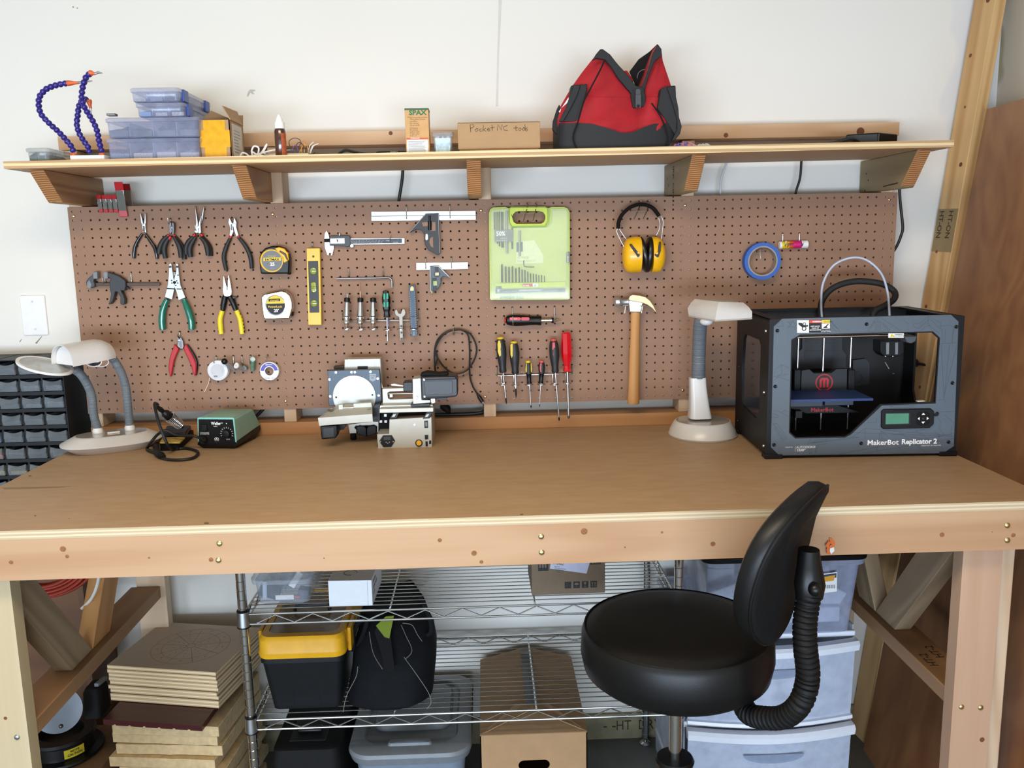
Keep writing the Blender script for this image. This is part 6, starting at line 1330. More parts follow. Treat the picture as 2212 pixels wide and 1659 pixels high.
ir = thing('soldering_iron', 'black soldering iron resting in the coil, its cord looped on the bench', 'soldering iron', pz(*zW([(140, 640)])[0], zb_))
h0 = py(*zW([(165, 130)])[0], yk-.06); b = MB(); b.lathe([(.0045, 0), (.0055, .006), (.0075, .014), (.006, .026), (.0085, .030), (.0125, .036), (.0130, .055), (.009, .075), (.004, .078), (.0035, .11)], c0-ax*.048, ax, 16); part('handle', b, BLACK, ir)
b = MB(); cord = [c0-ax*.047, py(*zW([(150, 118)])[0], -.14), py(*zW([(118, 105)])[0], -.16), py(*zW([(128, 180)])[0], -.19), py(*zW([(165, 320)])[0], -.215), py(*zW([(215, 450)])[0], -.225), py(*zW([(265, 560)])[0], -.22)]
cord += [pz(*zW([p])[0], zb_+.0045) for p in ((320, 590), (440, 578), (545, 600), (575, 635), (520, 680), (400, 700), (280, 698), (200, 680), (120, 630), (50, 600), (40, 575))]
cord += [py(*zW([p])[0], y_) for p, y_ in (((90, 500), -.19), ((160, 425), -.165), ((240, 390), -.155))]+[py(*zW([p])[0], y_) for p, y_ in (((350, 440), -.158), ((460, 448), -.175), ((545, 450), -.185), ((640, 492), -.172))]
b.tube(spline([Vector((p.x, p.y, max(p.z, zb_+.0042))) for p in cord], 8), .0042, 8); part('cord', b, CABLE, ir)
b = MB(); q = [pz(*zW([p])[0], zb_+.010) for p in ((130, 560), (150, 630), (215, 665))]; b.tube(spline(q, 5), [.009]*4+[.010]*5+[.006]*2, 10); part('cord_grip', b, RUBBER, ir)

# ---- soldering station
o = Vector((-.849, -.150, ZB+E3)); MW = Matrix.Translation(o) @ Matrix.Rotation(math.radians(-9), 4, 'Z')
ws = thing('soldering_station', 'green and black soldering station with a dial on its front', 'soldering station', o, M=MW)
w, D, H = .117, .165, .090
TEAL = mat('station_teal', '#86a898', .5); TEALB = mat('station_rim_teal', '#86cdc4', .45)
b = MB(MW); b.loft([[(.012, .004, 0), (w-.012, .004, 0), (w-.004, D-.03, 0), (.004, D-.03, 0)], [(-.003, -.001, .012), (w+.003, -.001, .012), (w+.002, D, .022), (-.002, D, .022)], [(.0, 0, .022), (w, 0, .022), (w, D, .034), (0, D, .034)]]); part('lower_shell', b, BLACK, ws, .002)
b = MB(MW); b.loft([[(.0, .0005, .0222), (w, .0005, .0222), (w, D, .0342), (0, D, .0342)], [(.004, .003, H-.004), (w-.004, .003, H-.004), (w-.006, D-.03, H-.002), (.006, D-.03, H-.002)], [(.008, .008, H), (w-.008, .008, H), (w-.012, D-.035, H+.001), (.012, D-.035, H+.001)]]); part('upper_shell', b, TEAL, ws, .002)
fr = [(.0, 0, .020), (w, 0, .020), (w-.004, .002, H-.003), (.004, .002, H-.003)]
b = MB(MW); b.prism([(.0005, -.0022, .020), (w-.0005, -.0022, .020), (w-.0035, -.0002, H-.001), (w-.007, 0, H+.001), (.007, 0, H+.001), (.0035, -.0002, H-.001)], (0, .003, 0)); part('front_rim', b, TEALB, ws, .001)
b = MB(MW); b.prism([(.004, -.0032, .016), (w-.004, -.0032, .016), (w-.0072, -.0014, H-.004), (.0072, -.0014, H-.004)], (0, .002, 0)); part('front_panel', b, BLACKM, ws)
b = MB(MW); 
def wp(x, z): return (.004+x*(w-.008), -.0036, .016+z*(H-.020))
b.text('Weller', wp(.38, .78), (1, 0, 0), (0, .02, 1), .0125, bold=.03, squash=.82); b.text('®', wp(.66, .83), (1, 0, 0), (0, .02, 1), .006); b.text('WES51', wp(.44, .70), (1, 0, 0), (0, .02, 1), .004, bold=.02)
for k in range(3): b.text(('Power On RESET', 'ESD SAFE UNIT', 'Digital Station'), wp(.05, .44-.035*k), (1, 0, 0), (0, 0, 1), .0032) if False else b.text(('POWER ON RESET', 'AUTO OFF 99 MIN', 'ELECTRONIC 120V')[k], wp(.05, .44-.035*k), (1, 0, 0), (0, 0, 1), .0034)
b.text("350°F", wp(.76, .16), (1, 0, 0), (0, 0, 1), .005)
c = Vector(wp(.79, .42)); 
for k in range(11):
    a = math.radians(-20+22*k); r0, r1 = .0155, .0195; q0 = c+Vector((r0*math.cos(a), 0, r0*math.sin(a))); q1 = c+Vector((r1*math.cos(a), 0, r1*math.sin(a))); t_ = Vector((-math.sin(a), 0, math.cos(a)))*.0006
    b.f([b.v(q0-t_), b.v(q0+t_), b.v(q1+t_), b.v(q1-t_)])
cc = Vector(wp(.50, .17)); b.prism([cc+Vector((.007*math.cos(a), 0, .007*math.sin(a))) for a in [PI*k/12 for k in range(13)]], (0, .0002, 0), [[cc+Vector((.0055*math.cos(a), 0, .0055*math.sin(a)+.0008)) for a in [PI*k/12 for k in range(13)]]]); b.f([b.v(cc+Vector(q)) for q in ((-.004, 0, .001), (0, 0, .005), (.003, 0, .001))]); b.text('ESD SAFE', cc+Vector((-.0065, 0, -.004)), (1, 0, 0), (0, 0, 1), .0032)
b.f([b.v(Vector(wp(.80, .84))+Vector((.0014*math.cos(a), 0, .0014*math.sin(a)))) for a in [2*PI*k/10 for k in range(10)]])
part('front_print', b, INKW, ws, kind='stuff')
b = MB(MW); b.lathe([(.0125, 0), (.0125, .006), (.0105, .010), (.0065, .0105)], c+Vector((0, .0005, 0)), (0, -1, 0), 24); part('dial', b, BLACK, ws, .0005)
b = MB(MW); q = Vector(wp(.19, .66)); b.box((q.x-.0075, q.y-.003, q.z-.010), (q.x+.0075, q.y+.001, q.z+.010)); part('power_switch', b, BLACK, ws, .0012)
b = MB(MW); q = Vector(wp(.14, .15)); b.lathe([(.0115, 0), (.0115, .006), (.009, .009), (.006, .014)], q+Vector((0, .001, 0)), (0, -1, 0), 20); part('iron_socket', b, BLACK, ws)
b = MB(); b.tube(spline([py(*zW([(1130, 262)])[0], .0), py(*zW([(1180, 245)])[0], .03), py(*zW([(1225, 205)])[0], .04), py(*zW([(1275, 150)])[0], .045), py(*zW([(1300, 110)])[0], .05)], 6), .005, 10); part('power_cord', b, CABLE, ws)

# ---- small milling machine
cn = thing('milling_machine', 'small silver and black desktop milling machine in the middle of the bench', 'milling machine', (-.30, -.12, ZB+E3))
ALU = mat('silver_aluminium', '#bdbbb0', .45, .25, var=.03); ALUD = mat('metallic_aluminium', '#b7b5ab', .35, .7); SLATE = mat('slate_anodised', '#3c444c', .38, .5)  # ALUD: slightly darker, smoother and more metallic finish than ALU
def pm(name, pts, yf, d, m_, bev=.0008, holes=()): b = MB(); b.prism(pys(zM(pts), yf), (0, d, 0), [pys(zM(h), yf) for h in holes]); return part(name, b, m_, cn, bev if not holes else 0)
F0 = -.205
pm('control_box', [(540, 832), (1006, 828), (1000, 560), (640, 580), (637, 704), (534, 707)], F0, .165, ALU)
def face_disc(name, x, y_, r, yf, m_, d=.002, seg=16): b = MB(); q = py(*zM([(x, y_)])[0], yf); b.lathe([(r, 0), (r*.92, d)], q, (0, -1, 0), seg); return part(name, b, m_, cn)
pm('power_inlet', [(552, 768), (585, 718), (658, 716), (687, 766), (655, 815), (588, 818)], F0-.004, .005, BLACK)
b = MB(); b.box(*[tuple(q) for q in (py(*zM([(590, 758)])[0], F0-.0046), py(*zM([(650, 728)])[0], F0-.004))]); part('inlet_switch', b, DGREY, cn, .0004)
for x in (612, 626, 640): face_disc('inlet_pin', x, 775 if x != 626 else 785, .0016, F0-.004, STEEL, .0008, 8)
for x in (563, 673): face_disc('screw', x, 769, .0022, F0-.004, CHROME, .001, 10)
face_disc('button_ring', 893, 782, .0105, F0, BLACK, .003, 24); face_disc('stop_button', 893, 781, .0076, F0-.003, YELLOW, .003, 24)
face_disc('screw', 856, 624, .0036, F0, STEEL, .001)
for q in ([(938, 592), (970, 590), (972, 652), (940, 654)], [(942, 714), (972, 712), (972, 750), (944, 752)], [(948, 768), (968, 768), (968, 810), (950, 812)], [(980, 762), (998, 760), (998, 790), (980, 792)]): pm('port', q, F0-.0012, .002, BLACK, .0004)
b = MB(); b.box(*[tuple(q) for q in (py(*zM([(948, 640)])[0], F0-.0016), py(*zM([(964, 602)])[0], F0-.0012))]); part('port_tongue', b, GREY, cn)
foot = lambda u, v, y, h=.012: None
for (x, y) in ((-.188, -.185), (-.188, -.06), (-.33, -.06), (-.325, -.19)):
    b = MB(); b.lathe([(.008, 0), (.0095, .002), (.0095, .0125)], (x, y, ZB+E3), seg=16); part('rubber_foot', b, RUBBER, cn)
pm('box_top_gap', [(645, 580), (1000, 562), (1000, 530), (645, 548)], -.165, .10, BLACKM)
for x in (680, 965): pm('rail_clamp', [(x-40, 575), (x+22, 570), (x+45, 515), (x-5, 515)], -.2065, .03, BLACK); 
for x in (680, 965): pm('rail_face', [(x-22, 560), (x+2, 558), (x+18, 534), (x-6, 536)], -.2085, .002, ALU, .0002)
pm('slide_rail', [(555, 490), (1016, 480), (1016, 514), (555, 524)], -.215, .05, ALU); pm('slide_rail_upper', [(560, 460), (1012, 452), (1014, 482), (556, 492)], -.190, .06, ALUD)
pm('spindle_arm', [(580, 318), (848, 308), (848, 450), (585, 458)], -.165, .03, ALU, 0, [[(640, 340), (840, 334), (842, 404), (645, 410), (626, 398), (622, 352)]])
b = MB(); b.cyl(py(*zM([(625, 360)])[0], -.15), py(*zM([(845, 356)])[0], -.15), .0022, 10); part('guide_rod', b, STEEL, cn)
pm('guide_block', [(640, 365), (668, 364), (668, 390), (642, 392)], -.155, .01, ALUD)
pm('spindle_nose', [(758, 262), (838, 257), (840, 340), (760, 342)], -.175, .045, BLACK, .002)
b = MB(); b.prism(pys(zM([(650, 280), (680, 274), (760, 290), (760, 296), (660, 290)]), -.16), (0, .004, 0)); part('white_wiper', b, WHITEM, cn)
pm('spindle_plate', [(838, 232), (908, 226), (916, 412), (990, 414), (992, 436), (844, 448), (840, 400)], -.205, .05, ALU)
face_disc('clamp_screw', 872, 390, .0038, -.205, STEEL, .004, 12)
pm('spindle_foot', [(822, 452), (985, 442), (990, 468), (824, 474)], -.2055, .06, BLACK); pm('spindle_bracket', [(990, 400), (1030, 394), (1034, 436), (1000, 446)], -.195, .03, ALUD)
pm('spindle_motor', [(910, 216), (1205, 210), (1224, 240), (1226, 368), (1206, 388), (916, 412)], -.212, .075, mat('motor_black', '#1d2023', .4), .003)
pm('motor_face', [(940, 252), (1178, 248), (1180, 362), (945, 372)], -.2135, .002, mat('motor_face', '#292d31', .4)); pm('motor_groove', [(912, 232), (1206, 226), (1207, 238), (912, 246)], -.2128, .001, INKB, 0); pm('motor_groove', [(914, 388), (1206, 372), (1206, 382), (915, 402)], -.2128, .001, INKB, 0)
for x, y_ in ((936, 239), (941, 384)): face_disc('motor_screw', x, y_, .0026, -.2125, CHROME, .001, 10)
pm('cable_saddle', [(905, 192), (960, 174), (1060, 186), (1140, 178), (1145, 210), (905, 214)], -.19, .04, BLACKM, .002); pm('connector_under_motor', [(1040, 396), (1140, 388), (1130, 412), (1045, 418)], -.19, .03, BLACK)
pm('backplate', [(110, 160), (555, 152), (578, 460), (122, 465)], -.105, .018, SLATE, .001)
b = MB(); q = py(*zM([(340, 382)])[0], -.105); b.lathe([(.0622, 0), (.0622, .003)], q, (0, -1, 0), 56); part('rotary_disc', b, mat('brushed_disc', '#b9bab2', .45, .4), cn, .0006)
face_disc('disc_centre', 339, 379, .0035, -.108, STEEL, .0008); face_disc('disc_hole', 183, 390, .0028, -.108, INKB, .0003, 12); face_disc('disc_hole', 494, 369, .0026, -.108, INKB, .0003, 12)
for x, y_ in ((181, 176), (315, 174), (344, 173), (478, 171), (126, 236), (540, 229), (133, 381), (548, 374)): face_disc('plate_screw', x, y_, .0034, -.105, CHROME, .0012, 12)
b = MB(); b.f([b.v(py(*zM([p])[0], -.1053)) for p in ((468, 190), (524, 188), (525, 240), (498, 255), (470, 242))]); b.m(1); b.text('POCKET', py(*zM([(474, 210)])[0], -.1056), (1, 0, 0), (0, 0, 1), .0042); b.text('NC', py(*zM([(484, 228)])[0], -.1056), (1, 0, 0), (0, 0, 1), .005, bold=.03); part('maker_badge', b, [mat('badge_grey', '#8a9299', .4), mat('badge_ink', '#4c545a', .5)], cn)
pm('column', [(253, 64), (563, 58), (575, 290), (565, 450), (255, 450)], -.070, .045, ALU, .0015); pm('column_slot', [(366, 124), (454, 122), (454, 150), (366, 152)], -.0712, .002, INKB, 0)
for x in (293, 495, 537): pm('column_groove', [(x, 62), (x+2, 62), (x+2, 152), (x, 152)], -.0706, .001, ALUD, 0)
pm('column_side', [(160, 128), (254, 122), (254, 160), (165, 160)], -.060, .03, mat('brown_black_part', '#3a2c22', .5))
b = MB(); b.cyl(py(*zM([(570, 270)])[0], -.08), py(*zM([(580, 305)])[0], -.10), .0018, 8); part('white_wire', b, WHITE, cn)
pm('pivot_arm', [(500, 470), (560, 440), (560, 590), (545, 600), (500, 600)], -.150, .03, BLACK); pm('pivot_block', [(548, 530), (660, 520), (640, 590), (640, 700), (545, 700), (545, 600)], -.135, .06, BLACKM)
for x, y_ in ((566, 598), (608, 598), (605, 545)): pm('bearing', [(x-12, y_-12), (x+12, y_-12), (x+12, y_+12), (x-12, y_+12)], -.1375, .003, ALUD, .0004)
# tilted table: front face nearer, top face running back to the disc
tb = pys(zM([(25, 566), (494, 532), (500, 600), (36, 636)]), -.205); bkq = pys(zM([(205, 452), (490, 438)]), -.118)
b = MB(); b.loft([[tb[0], tb[1], bkq[1], bkq[0]], [tb[3], tb[2], bkq[1]+Vector((0, 0, -.030)), bkq[0]+Vector((0, 0, -.030))]]); part('table', b, ALU, cn, .0008)
def ontab(x, y_, lift=.0006):
    f = min(max((566-y_)/(566-452), 0), 1); p = py(*zM([(x, y_)])[0], -.205+.087*f); return p+Vector((0, -.0002, lift))
b = MB(); b.f([b.v(ontab(x, y_)) for x, y_ in ((60, 552), (480, 525), (484, 470), (215, 470))]); part('table_top', b, mat('table_steel', '#8e897f', .3, .8), cn)
b = MB(); c = ontab(300, 500, .0012); b.f([b.v(ontab(300+195*math.cos(a), 505+26*math.sin(a), .0014)) for a in [2*PI*k/32 for k in range(32)]]); part('table_disc', b, mat('table_disc_steel', '#a39d90', .28, .85), cn)
for pts, y_ in (([(203, 455), (240, 452), (242, 495), (205, 498)], -.155), ([(330, 445), (485, 436), (492, 478), (334, 488)], -.150)): b = MB(); b.prism(pys(zM(pts), y_), (0, .014, 0)); part('vise_jaw', b, ALU, cn, .0006)
b = MB(); b.cyl(py(*zM([(242, 482)])[0], -.152), py(*zM([(332, 478)])[0], -.150), .0025, 10); part('vise_screw', b, CHROME, cn)
b = MB(); ptube(b, zM([(330, 520), (400, 510), (480, 488)]), lambda k: -.17, .8); part('edge_finder', b, DSTEEL, cn)
pm('table_motor', [(45, 640), (62, 634), (190, 628), (196, 700), (180, 742), (58, 752)], -.198, .045, BLACK, .003); pm('motor_face', [(70, 655), (165, 648), (165, 730), (72, 738)], -.1995, .002, mat('motor_face', '#292d31', .4))
pm('table_gear', [(190, 628), (265, 625), (268, 640), (245, 668), (196, 672)], -.16, .03, BLACK)
pm('base_bracket', [(285, 622), (548, 592), (552, 690), (525, 695), (520, 660), (535, 645), (515, 628), (350, 634), (340, 650), (358, 670), (356, 698), (298, 700)], -.110, .05, ALUD)
for pts in ([(352, 645), (380, 632), (430, 640), (442, 660), (442, 728), (365, 712)], [(444, 660), (455, 640), (500, 628), (530, 640), (530, 700), (444, 728)]): pm('lower_motor', pts, -.118, .04, BLACK, .002)
b = MB(); q = py(*zM([(330, 705)])[0], -.085); b.lathe([(.008, 0), (.0095, .002), (.0095, max(.006, q.z-ZB))], (q.x, -.085, ZB+E3), seg=16); part('rubber_foot', b, RUBBER, cn)
# power cord lying behind the machine
pc = thing('mains_lead', 'thick black power cord behind the milling machine', 'cord', (-.06, .02, ZB+.0385))
b = MB(); zr_ = ZB+.0390; b.tube(spline([(-.22, .035, zr_+.006), (-.14, .03, zr_+.006), (-.07, .03, zr_+.006), (-.03, .035, zr_+.012), (-.028, .05, zr_+.035), (-.05, .05, zr_+.06)], 8), .0055, 10); part('cord', b, CABLE, pc)
b = MB(); q0, q1 = py(*zM([(1075, 460)])[0], .02), py(*zM([(1165, 500)])[0], .03); b.loft([[q0+(q1-q0)*f+Vector((0, .012*s*math.cos(a), .0125*s*math.sin(a))) for a in [2*PI*k/10 for k in range(10)]] for f, s in ((0, .7), (.3, 1), (.7, 1.15), (.95, 1.0), (1, .7))]); part('plug', b, RUBBER, pc)

# ---- right lamp
o = Vector((.609, -.140, ZB+E3)); rl = thing('desk_lamp', 'white desk lamp with a grey ribbed neck beside the black printer', 'lamp', o)
def ov(a, b_, z, n=40): return [o+Vector((a*math.cos(t), b_*math.sin(t), z)) for t in [2*PI*k/n for k in range(n)]]
b = MB(); b.loft([ov(.099, .104, 0), ov(.0995, .1045, .004)]); part('base_ring', b, mat('lamp_grey_rim', '#b9b4ac', .4), rl)
b = MB(); b.loft([ov(.098, .103, .004), ov(.094, .098, .018), ov(.082, .082, .040), ov(.079, .078, .043)]); part('base', b, LW, rl)
b = MB(); b.loft([ov(.0765, .0755, .0425), ov(.0765, .0755, .0436)]); part('base_inlay', b, mat('lamp_gloss_grey', '#a7a19a', .12, coat=.5), rl)
sy = -.125; w = []
for (xl, xr, yv, dd) in ((358, 545, 1362, .030), (362, 528, 1280, .026), (364, 512, 1180, .022), (362, 500, 1090, .019), (360, 495, 1015, .0175)):
    p0, p1 = py(*zGl([(xl, yv)])[0], sy-dd*.6), py(*zGl([(xr, yv)])[0], sy-dd*.6); zc = max(p0.z, o.z+.043); cx = (p0.x+p1.x)/2; hw = (p1.x-p0.x)/2; w.append([Vector((cx+x*hw*2, sy+y*dd*2, zc)) for x, y in rrect(0, 0, 1, 1, .22, 3)])
b = MB(); b.loft(w); part('stem', b, LW, rl)
ribbed('flexible_neck', [py(*zGl([(428, 1015)])[0], sy), py(*zGl([(432, 850)])[0], sy), py(*zGl([(437, 700)])[0], sy), py(*zGl([(445, 560)])[0], sy-.003), py(*zGl([(460, 500)])[0], sy-.008)], .0195, rl, pitch=.0062, amp=.0013)
zh = 1.460
c4 = [pz(*zGl([p])[0], zh) for p in ((350, 484), (572, 526), (882, 506))]; c4.append(c4[0]+(c4[2]-c4[1]))
ctr = sum(c4, Vector())/4; ex = (c4[2]-c4[1]).normalized()
b = MB(); tops = []
q_t = [py(*zGl([p])[0], y_) for p, y_ in (((398, 340), c4[0].y+.012), ((606, 362), c4[1].y+.035), ((812, 370), c4[2].y+.035))]; q_t.append(q_t[0]+(q_t[2]-q_t[1]))
up_ = [sum([a for a in [q]], Vector()) for q in q_t]
def subd(Q, n=6):
    out = []
    for k in range(4):
        a, c = Q[k], Q[(k+1) % 4]; out += [a.lerp(c, (j+.0)/n) for j in range(n)]
    return out
lo, hi = subd(c4), subd(q_t); cen = sum(hi, Vector())/24
rings = [lo]
for f in (.12, .45, .75, .92, 1.0): rings.append([a.lerp(c, f)+(a-ctr).normalized()*.012*math.sin(PI*f)*1.0*Vector((1, 1, 0)).length/1.414 for a, c in zip(lo, hi)])
b.loft(rings, cap=False); b.f([b.v(p) for p in rings[-1]]); b.f([b.v(p+Vector((0, 0, .002))) for p in reversed(lo)]); part('shade', b, LW, rl)
b = MB(); b.tube(lo, .0024, 6, closed=True); part('shade_rim', b, mat('lamp_grey_rim', '#b9b4ac', .4), rl)
b = MB(); b.prism([rings[-1][k].lerp(cen, .18)+Vector((0, 0, .0005)) for k in range(24)], (0, 0, .0006)); part('shade_recess', b, mat('lamp_recess', '#bdb6a8', .5), rl)
b = MB(); q = py(*zGl([(498, 530)])[0], sy-.03); b.ball(q, 1, (.019, .019, .012), 18); part('bulb', b, WHITE, rl)

# ---- 3D printer
o = Vector((.699, -.437, ZB+E3)); MP = Matrix.Translation(o) @ Matrix.Rotation(math.radians(-2.4), 4, 'Z')
pr = thing('desktop_printer', 'black and grey 3D printer with an open front and white lettering', '3D printer', o, M=MP)
PW, PD, PH, PT = .490, .325, .362, .006
Yn = (MP.to_3x3() @ Vector((0, 1, 0))); MPi = MP.inverted()
def pf(u, v, y=0.0):
    """photo pixel on a plane parallel to the printer's front, in printer coordinates"""
    d = ray(u, v); p0 = MP @ Vector((0, y, 0)); return MPi @ (CAM+d*((p0-CAM).dot(Yn)/d.dot(Yn)))
def pfs(pts, y=0.0): return [pf(u, v, y) for u, v in zH(pts)]
PBK = mat('printer_black', '#0e0f10', .5, var=.1, spec=.3); PIN = mat('printer_inside', '#0b0b0c', .6); PGR = mat('printer_slate', '#56616c', .5, var=.03)
def side(x, hole_, nm):
    b = MB(MP); out = [(x, .006, .012), (x, PD, .012), (x, PD, PH), (x, .006, PH)]
    b.prism(out, (PT, 0, 0), [hole_]); return part(nm, b, PBK, pr)
def wnd(x): return [(x, y, z) for y, z in ((.075, .105), (.075, .285), (.090, .300), (.235, .300), (.250, .285), (.262, .20), (.255, .115), (.24, .095), (.10, .085))]
side(0, wnd(0), 'left_side'); side(PW-PT, [(PW-PT, y, z) for y, z in ((.03, .08), (.03, .30), (.045, .31), (.245, .31), (.255, .30), (.252, .13), (.235, .10), (.05, .07))], 'right_side')
b = MB(MP); b.prism([(.004, y, z) for _, y, z in wnd(0)], (.0012, 0, 0)); part('side_window', b, mat('smoked_film', '#2b343c', .12, coat=.5), pr)
b = MB(MP); b.box((PT, PD-PT, .012), (PW-PT, PD, PH)); part('back_panel', b, PIN, pr)
b = MB(MP); b.box((PT, .008, .014), (PW-PT, PD-PT, .022)); part('floor_panel', b, PIN, pr)
b = MB(MP); b.prism([(0, .004, PH), (PW, .004, PH), (PW, PD, PH), (0, PD, PH)], (0, 0, -.005), [[(.035, .045, PH), (PW-.035, .045, PH), (PW-.035, PD-.02, PH), (.035, PD-.02, PH)]]); part('top_frame', b, PBK, pr)
inner = [(328, 350), (420, 296), (1780, 264), (1852, 330), (1808, 1003), (1258, 1024), (940, 1322), (880, 1352), (368, 1362), (303, 1302)]
inner2 = [(338, 356), (428, 308), (1774, 277), (1838, 336), (1796, 990), (1240, 1010), (930, 1308), (876, 1338), (374, 1348), (316, 1296)]
b = MB(MP); b.prism([(0, .0, .006), (PW, 0, .006), (PW, 0, PH), (0, 0, PH)], (0, PT, 0), [pfs(inner2)]); part('front_frame', b, PBK, pr)
b = MB(MP); b.prism(pfs([(150, 215), (235, 135), (1965, 96), (2040, 165), (1992, 1440), (1880, 1512), (205, 1534), (120, 1452)], -.0016), (0, .0015, 0), [pfs(inner, -.0016)]); part('front_panel', b, PGR, pr)
for x in (0, PW-.04):
    b = MB(MP); b.box((x-.003, -.004, 0), (x+.043, .03, .012)); part('front_foot', b, PBK, pr, .002)
    b = MB(MP); b.box((x-.002, PD-.035, 0), (x+.042, PD, .012)); part('rear_foot', b, PBK, pr, .002)
for x, y_ in ((185, 257), (1098, 190), (2016, 217), (163, 828), (1976, 792), (150, 1425), (1042, 1410), (1937, 1397)):
    q = pf(*zH([(x, y_)])[0], -.0016); b = MB(MP); b.lathe([(.0046, 0), (.0044, .002), (.003, .0032), (.0024, .0028)], q, (0, -1, 0), 14); part('screw', b, BLACK, pr)
for y, z in ((.03, .33), (.03, .17), (.02, .03), (.29, .20), (.29, .04)):
    b = MB(MP); b.lathe([(.0042, 0), (.003, .003)], (-.0002, y, z), (-1, 0, 0), 12); part('screw', b, STEEL if y < .1 else BLACK, pr)
# printed drawings on the front panel: plain construction lines only
b = MB(MP); LN = mat('drawing_line', '#39424b', .6)
def dl(*P):
    for p in P:
        q = pfs(p, -.0018)
        for a, c in zip(q, q[1:]):
            t_ = (c-a).normalized(); n_ = Vector((-t_.z, 0, t_.x))*.00032; b.f([b.v(a-n_), b.v(a+n_), b.v(c+n_), b.v(c-n_)])
dl([(1205, 110), (1205, 270)], [(1222, 110), (1222, 270)], [(1195, 130), (1100, 270)], [(1185, 160), (1118, 268), (1190, 266), (1188, 160)], [(1240, 120), (1460, 268)], [(1240, 160), (1240, 262), (1330, 266), (1240, 165)], [(1270, 180), (1345, 262)], [(1730, 100), (1732, 200), (1850, 290)], [(1742, 108), (1860, 180), (1858, 240), (1742, 130)], [(1575, 205), (1590, 178), (1640, 185), (1720, 120)], [(1575, 205), (1625, 240), (1730, 150)], [(1660, 260), (1700, 215), (1750, 200)],
   [(1850, 392), (2028, 380)], [(1872, 240), (1880, 392)], [(1905, 235), (1900, 388)], [(1985, 230), (1975, 385)], [(2000, 225), (1985, 300)], [(1862, 210), (1930, 200), (2030, 235)], [(1865, 395), (1890, 935)], [(1950, 390), (1895, 920)], [(2020, 420), (1890, 935)], [(1888, 935), (1910, 1000)], [(1815, 970), (1890, 958)], [(1808, 1090), (2000, 1085)],
   [(720, 150), (800, 230), (830, 275)], [(730, 200), (790, 272)], [(745, 160), (760, 200), (800, 235)], [(320, 200), (345, 150), (360, 185), (400, 180), (365, 205), (372, 230), (340, 215), (295, 225), (320, 195), (290, 165), (335, 175)], [(165, 215), (235, 150), (245, 210), (185, 218)],
   [(228, 605), (170, 650), (150, 730), (300, 700)], [(228, 605), (310, 640)], [(228, 605), (235, 690), (175, 740)], [(145, 770), (200, 730), (310, 770)], [(140, 1070), (210, 1085), (300, 1140)], [(130, 1100), (200, 1130), (190, 1150), (130, 1140)], [(230, 1090), (265, 1070), (300, 1085)], [(140, 1210), (180, 1270), (250, 1380), (285, 1350), (180, 1210), (140, 1210)], [(170, 1240), (270, 1360)], [(150, 1250), (240, 1390)],
   [(500, 1410), (520, 1370), (530, 1400), (980, 1345), (1020, 1350), (550, 1410), (500, 1410)], [(540, 1380), (690, 1368), (690, 1392), (542, 1402)], [(500, 1412), (515, 1500), (530, 1515), (540, 1425)], [(570, 1425), (580, 1510), (605, 1420)], [(620, 1425), (700, 1412)],
   [(1340, 1030), (1600, 1020)], [(1345, 1050), (1620, 1040)], [(1340, 1030), (1345, 1050)], [(960, 1340), (1080, 1260), (1250, 1270), (1260, 1380)], [(1085, 1260), (1085, 1350)], [(960, 1300), (2000, 1340)], [(1100, 1200), (1200, 1195), (1200, 1150)], [(1240, 1290), (1990, 1420)], [(1300, 1280), (1990, 1330)], [(820, 1520), (1990, 1310)], [(1050, 1515), (1990, 1360)], [(1200, 1500), (1240, 1300)], [(1460, 1480), (1260, 1290)], [(1700, 1500), (1420, 1285)], [(1900, 1480), (1600, 1280)], [(1350, 1330), (1700, 1270)], [(1390, 1300), (1390, 1285)],
   [(1830, 1150), (1860, 1200), (1840, 1260), (1900, 1330)], [(1900, 1120), (1990, 1200), (1960, 1290), (1990, 1370)], [(1790, 1290), (1850, 1330), (1820, 1390)], [(1480, 150), (1530, 190)])
part('line_drawings', b, LN, pr, kind='stuff')
b = MB(MP); T_ = lambda s, x, y_, size, **k: b.text(s, pf(*zH([(x, y_)])[0], -.0020), (1, 0, 0), (0, 0, 1), size, **k)
T_('MakerBot', 1104, 1428, .0185, bold=.02, squash=1.09); T_('Replicator 2', 1455, 1418, .0185, bold=.035, squash=1.0); T_('DESKTOP 3D PRINTER', 1660, 1440, .0046, squash=1.1); T_('AUTODESK®', 380, 1462, .0088, squash=.95); T_('123D°', 384, 1492, .0086, bold=.03); T_('FUELED BY', 266, 1456, .0040)
q0, q1 = pf(*zH([(366, 1494)])[0], -.0019), pf(*zH([(370, 1440)])[0], -.0017); b.box(tuple(q0), tuple(q1)); part('front_lettering', b, INKW, pr, kind='stuff')
def lab(name, x0, y0, x1, y1, m_, y=-.0020):
    b = MB(MP); b.prism(pfs([(x0, y1), (x1, y1), (x1, y0), (x0, y0)], y), (0, .0003, 0)); return b
b = lab('', 388, 150, 510, 280, 0); b.m(1)
for x, y_, r in ((462, 190, 13), (460, 236, 18)):
    c = pf(*zH([(x, y_)])[0], -.0023); R0 = r*.2*.00125; b.prism([c+Vector((R0*1.3*math.cos(a), 0, R0*1.3*math.sin(a))) for a in [2*PI*k/16 for k in range(16)]], (0, .0002, 0), [[c+Vector((R0*.8*math.cos(a), 0, R0*.8*math.sin(a))) for a in [2*PI*k/16 for k in range(16)]]])
b.f([b.v(p) for p in pfs([(400, 175), (440, 180), (452, 205), (445, 232), (430, 215), (402, 195)], -.0023)]); b.f([b.v(p) for p in pfs([(445, 205), (500, 200), (500, 215), (450, 222)], -.0023)])
part('hand_warning_label', b, [WHITEM, INKB], pr)
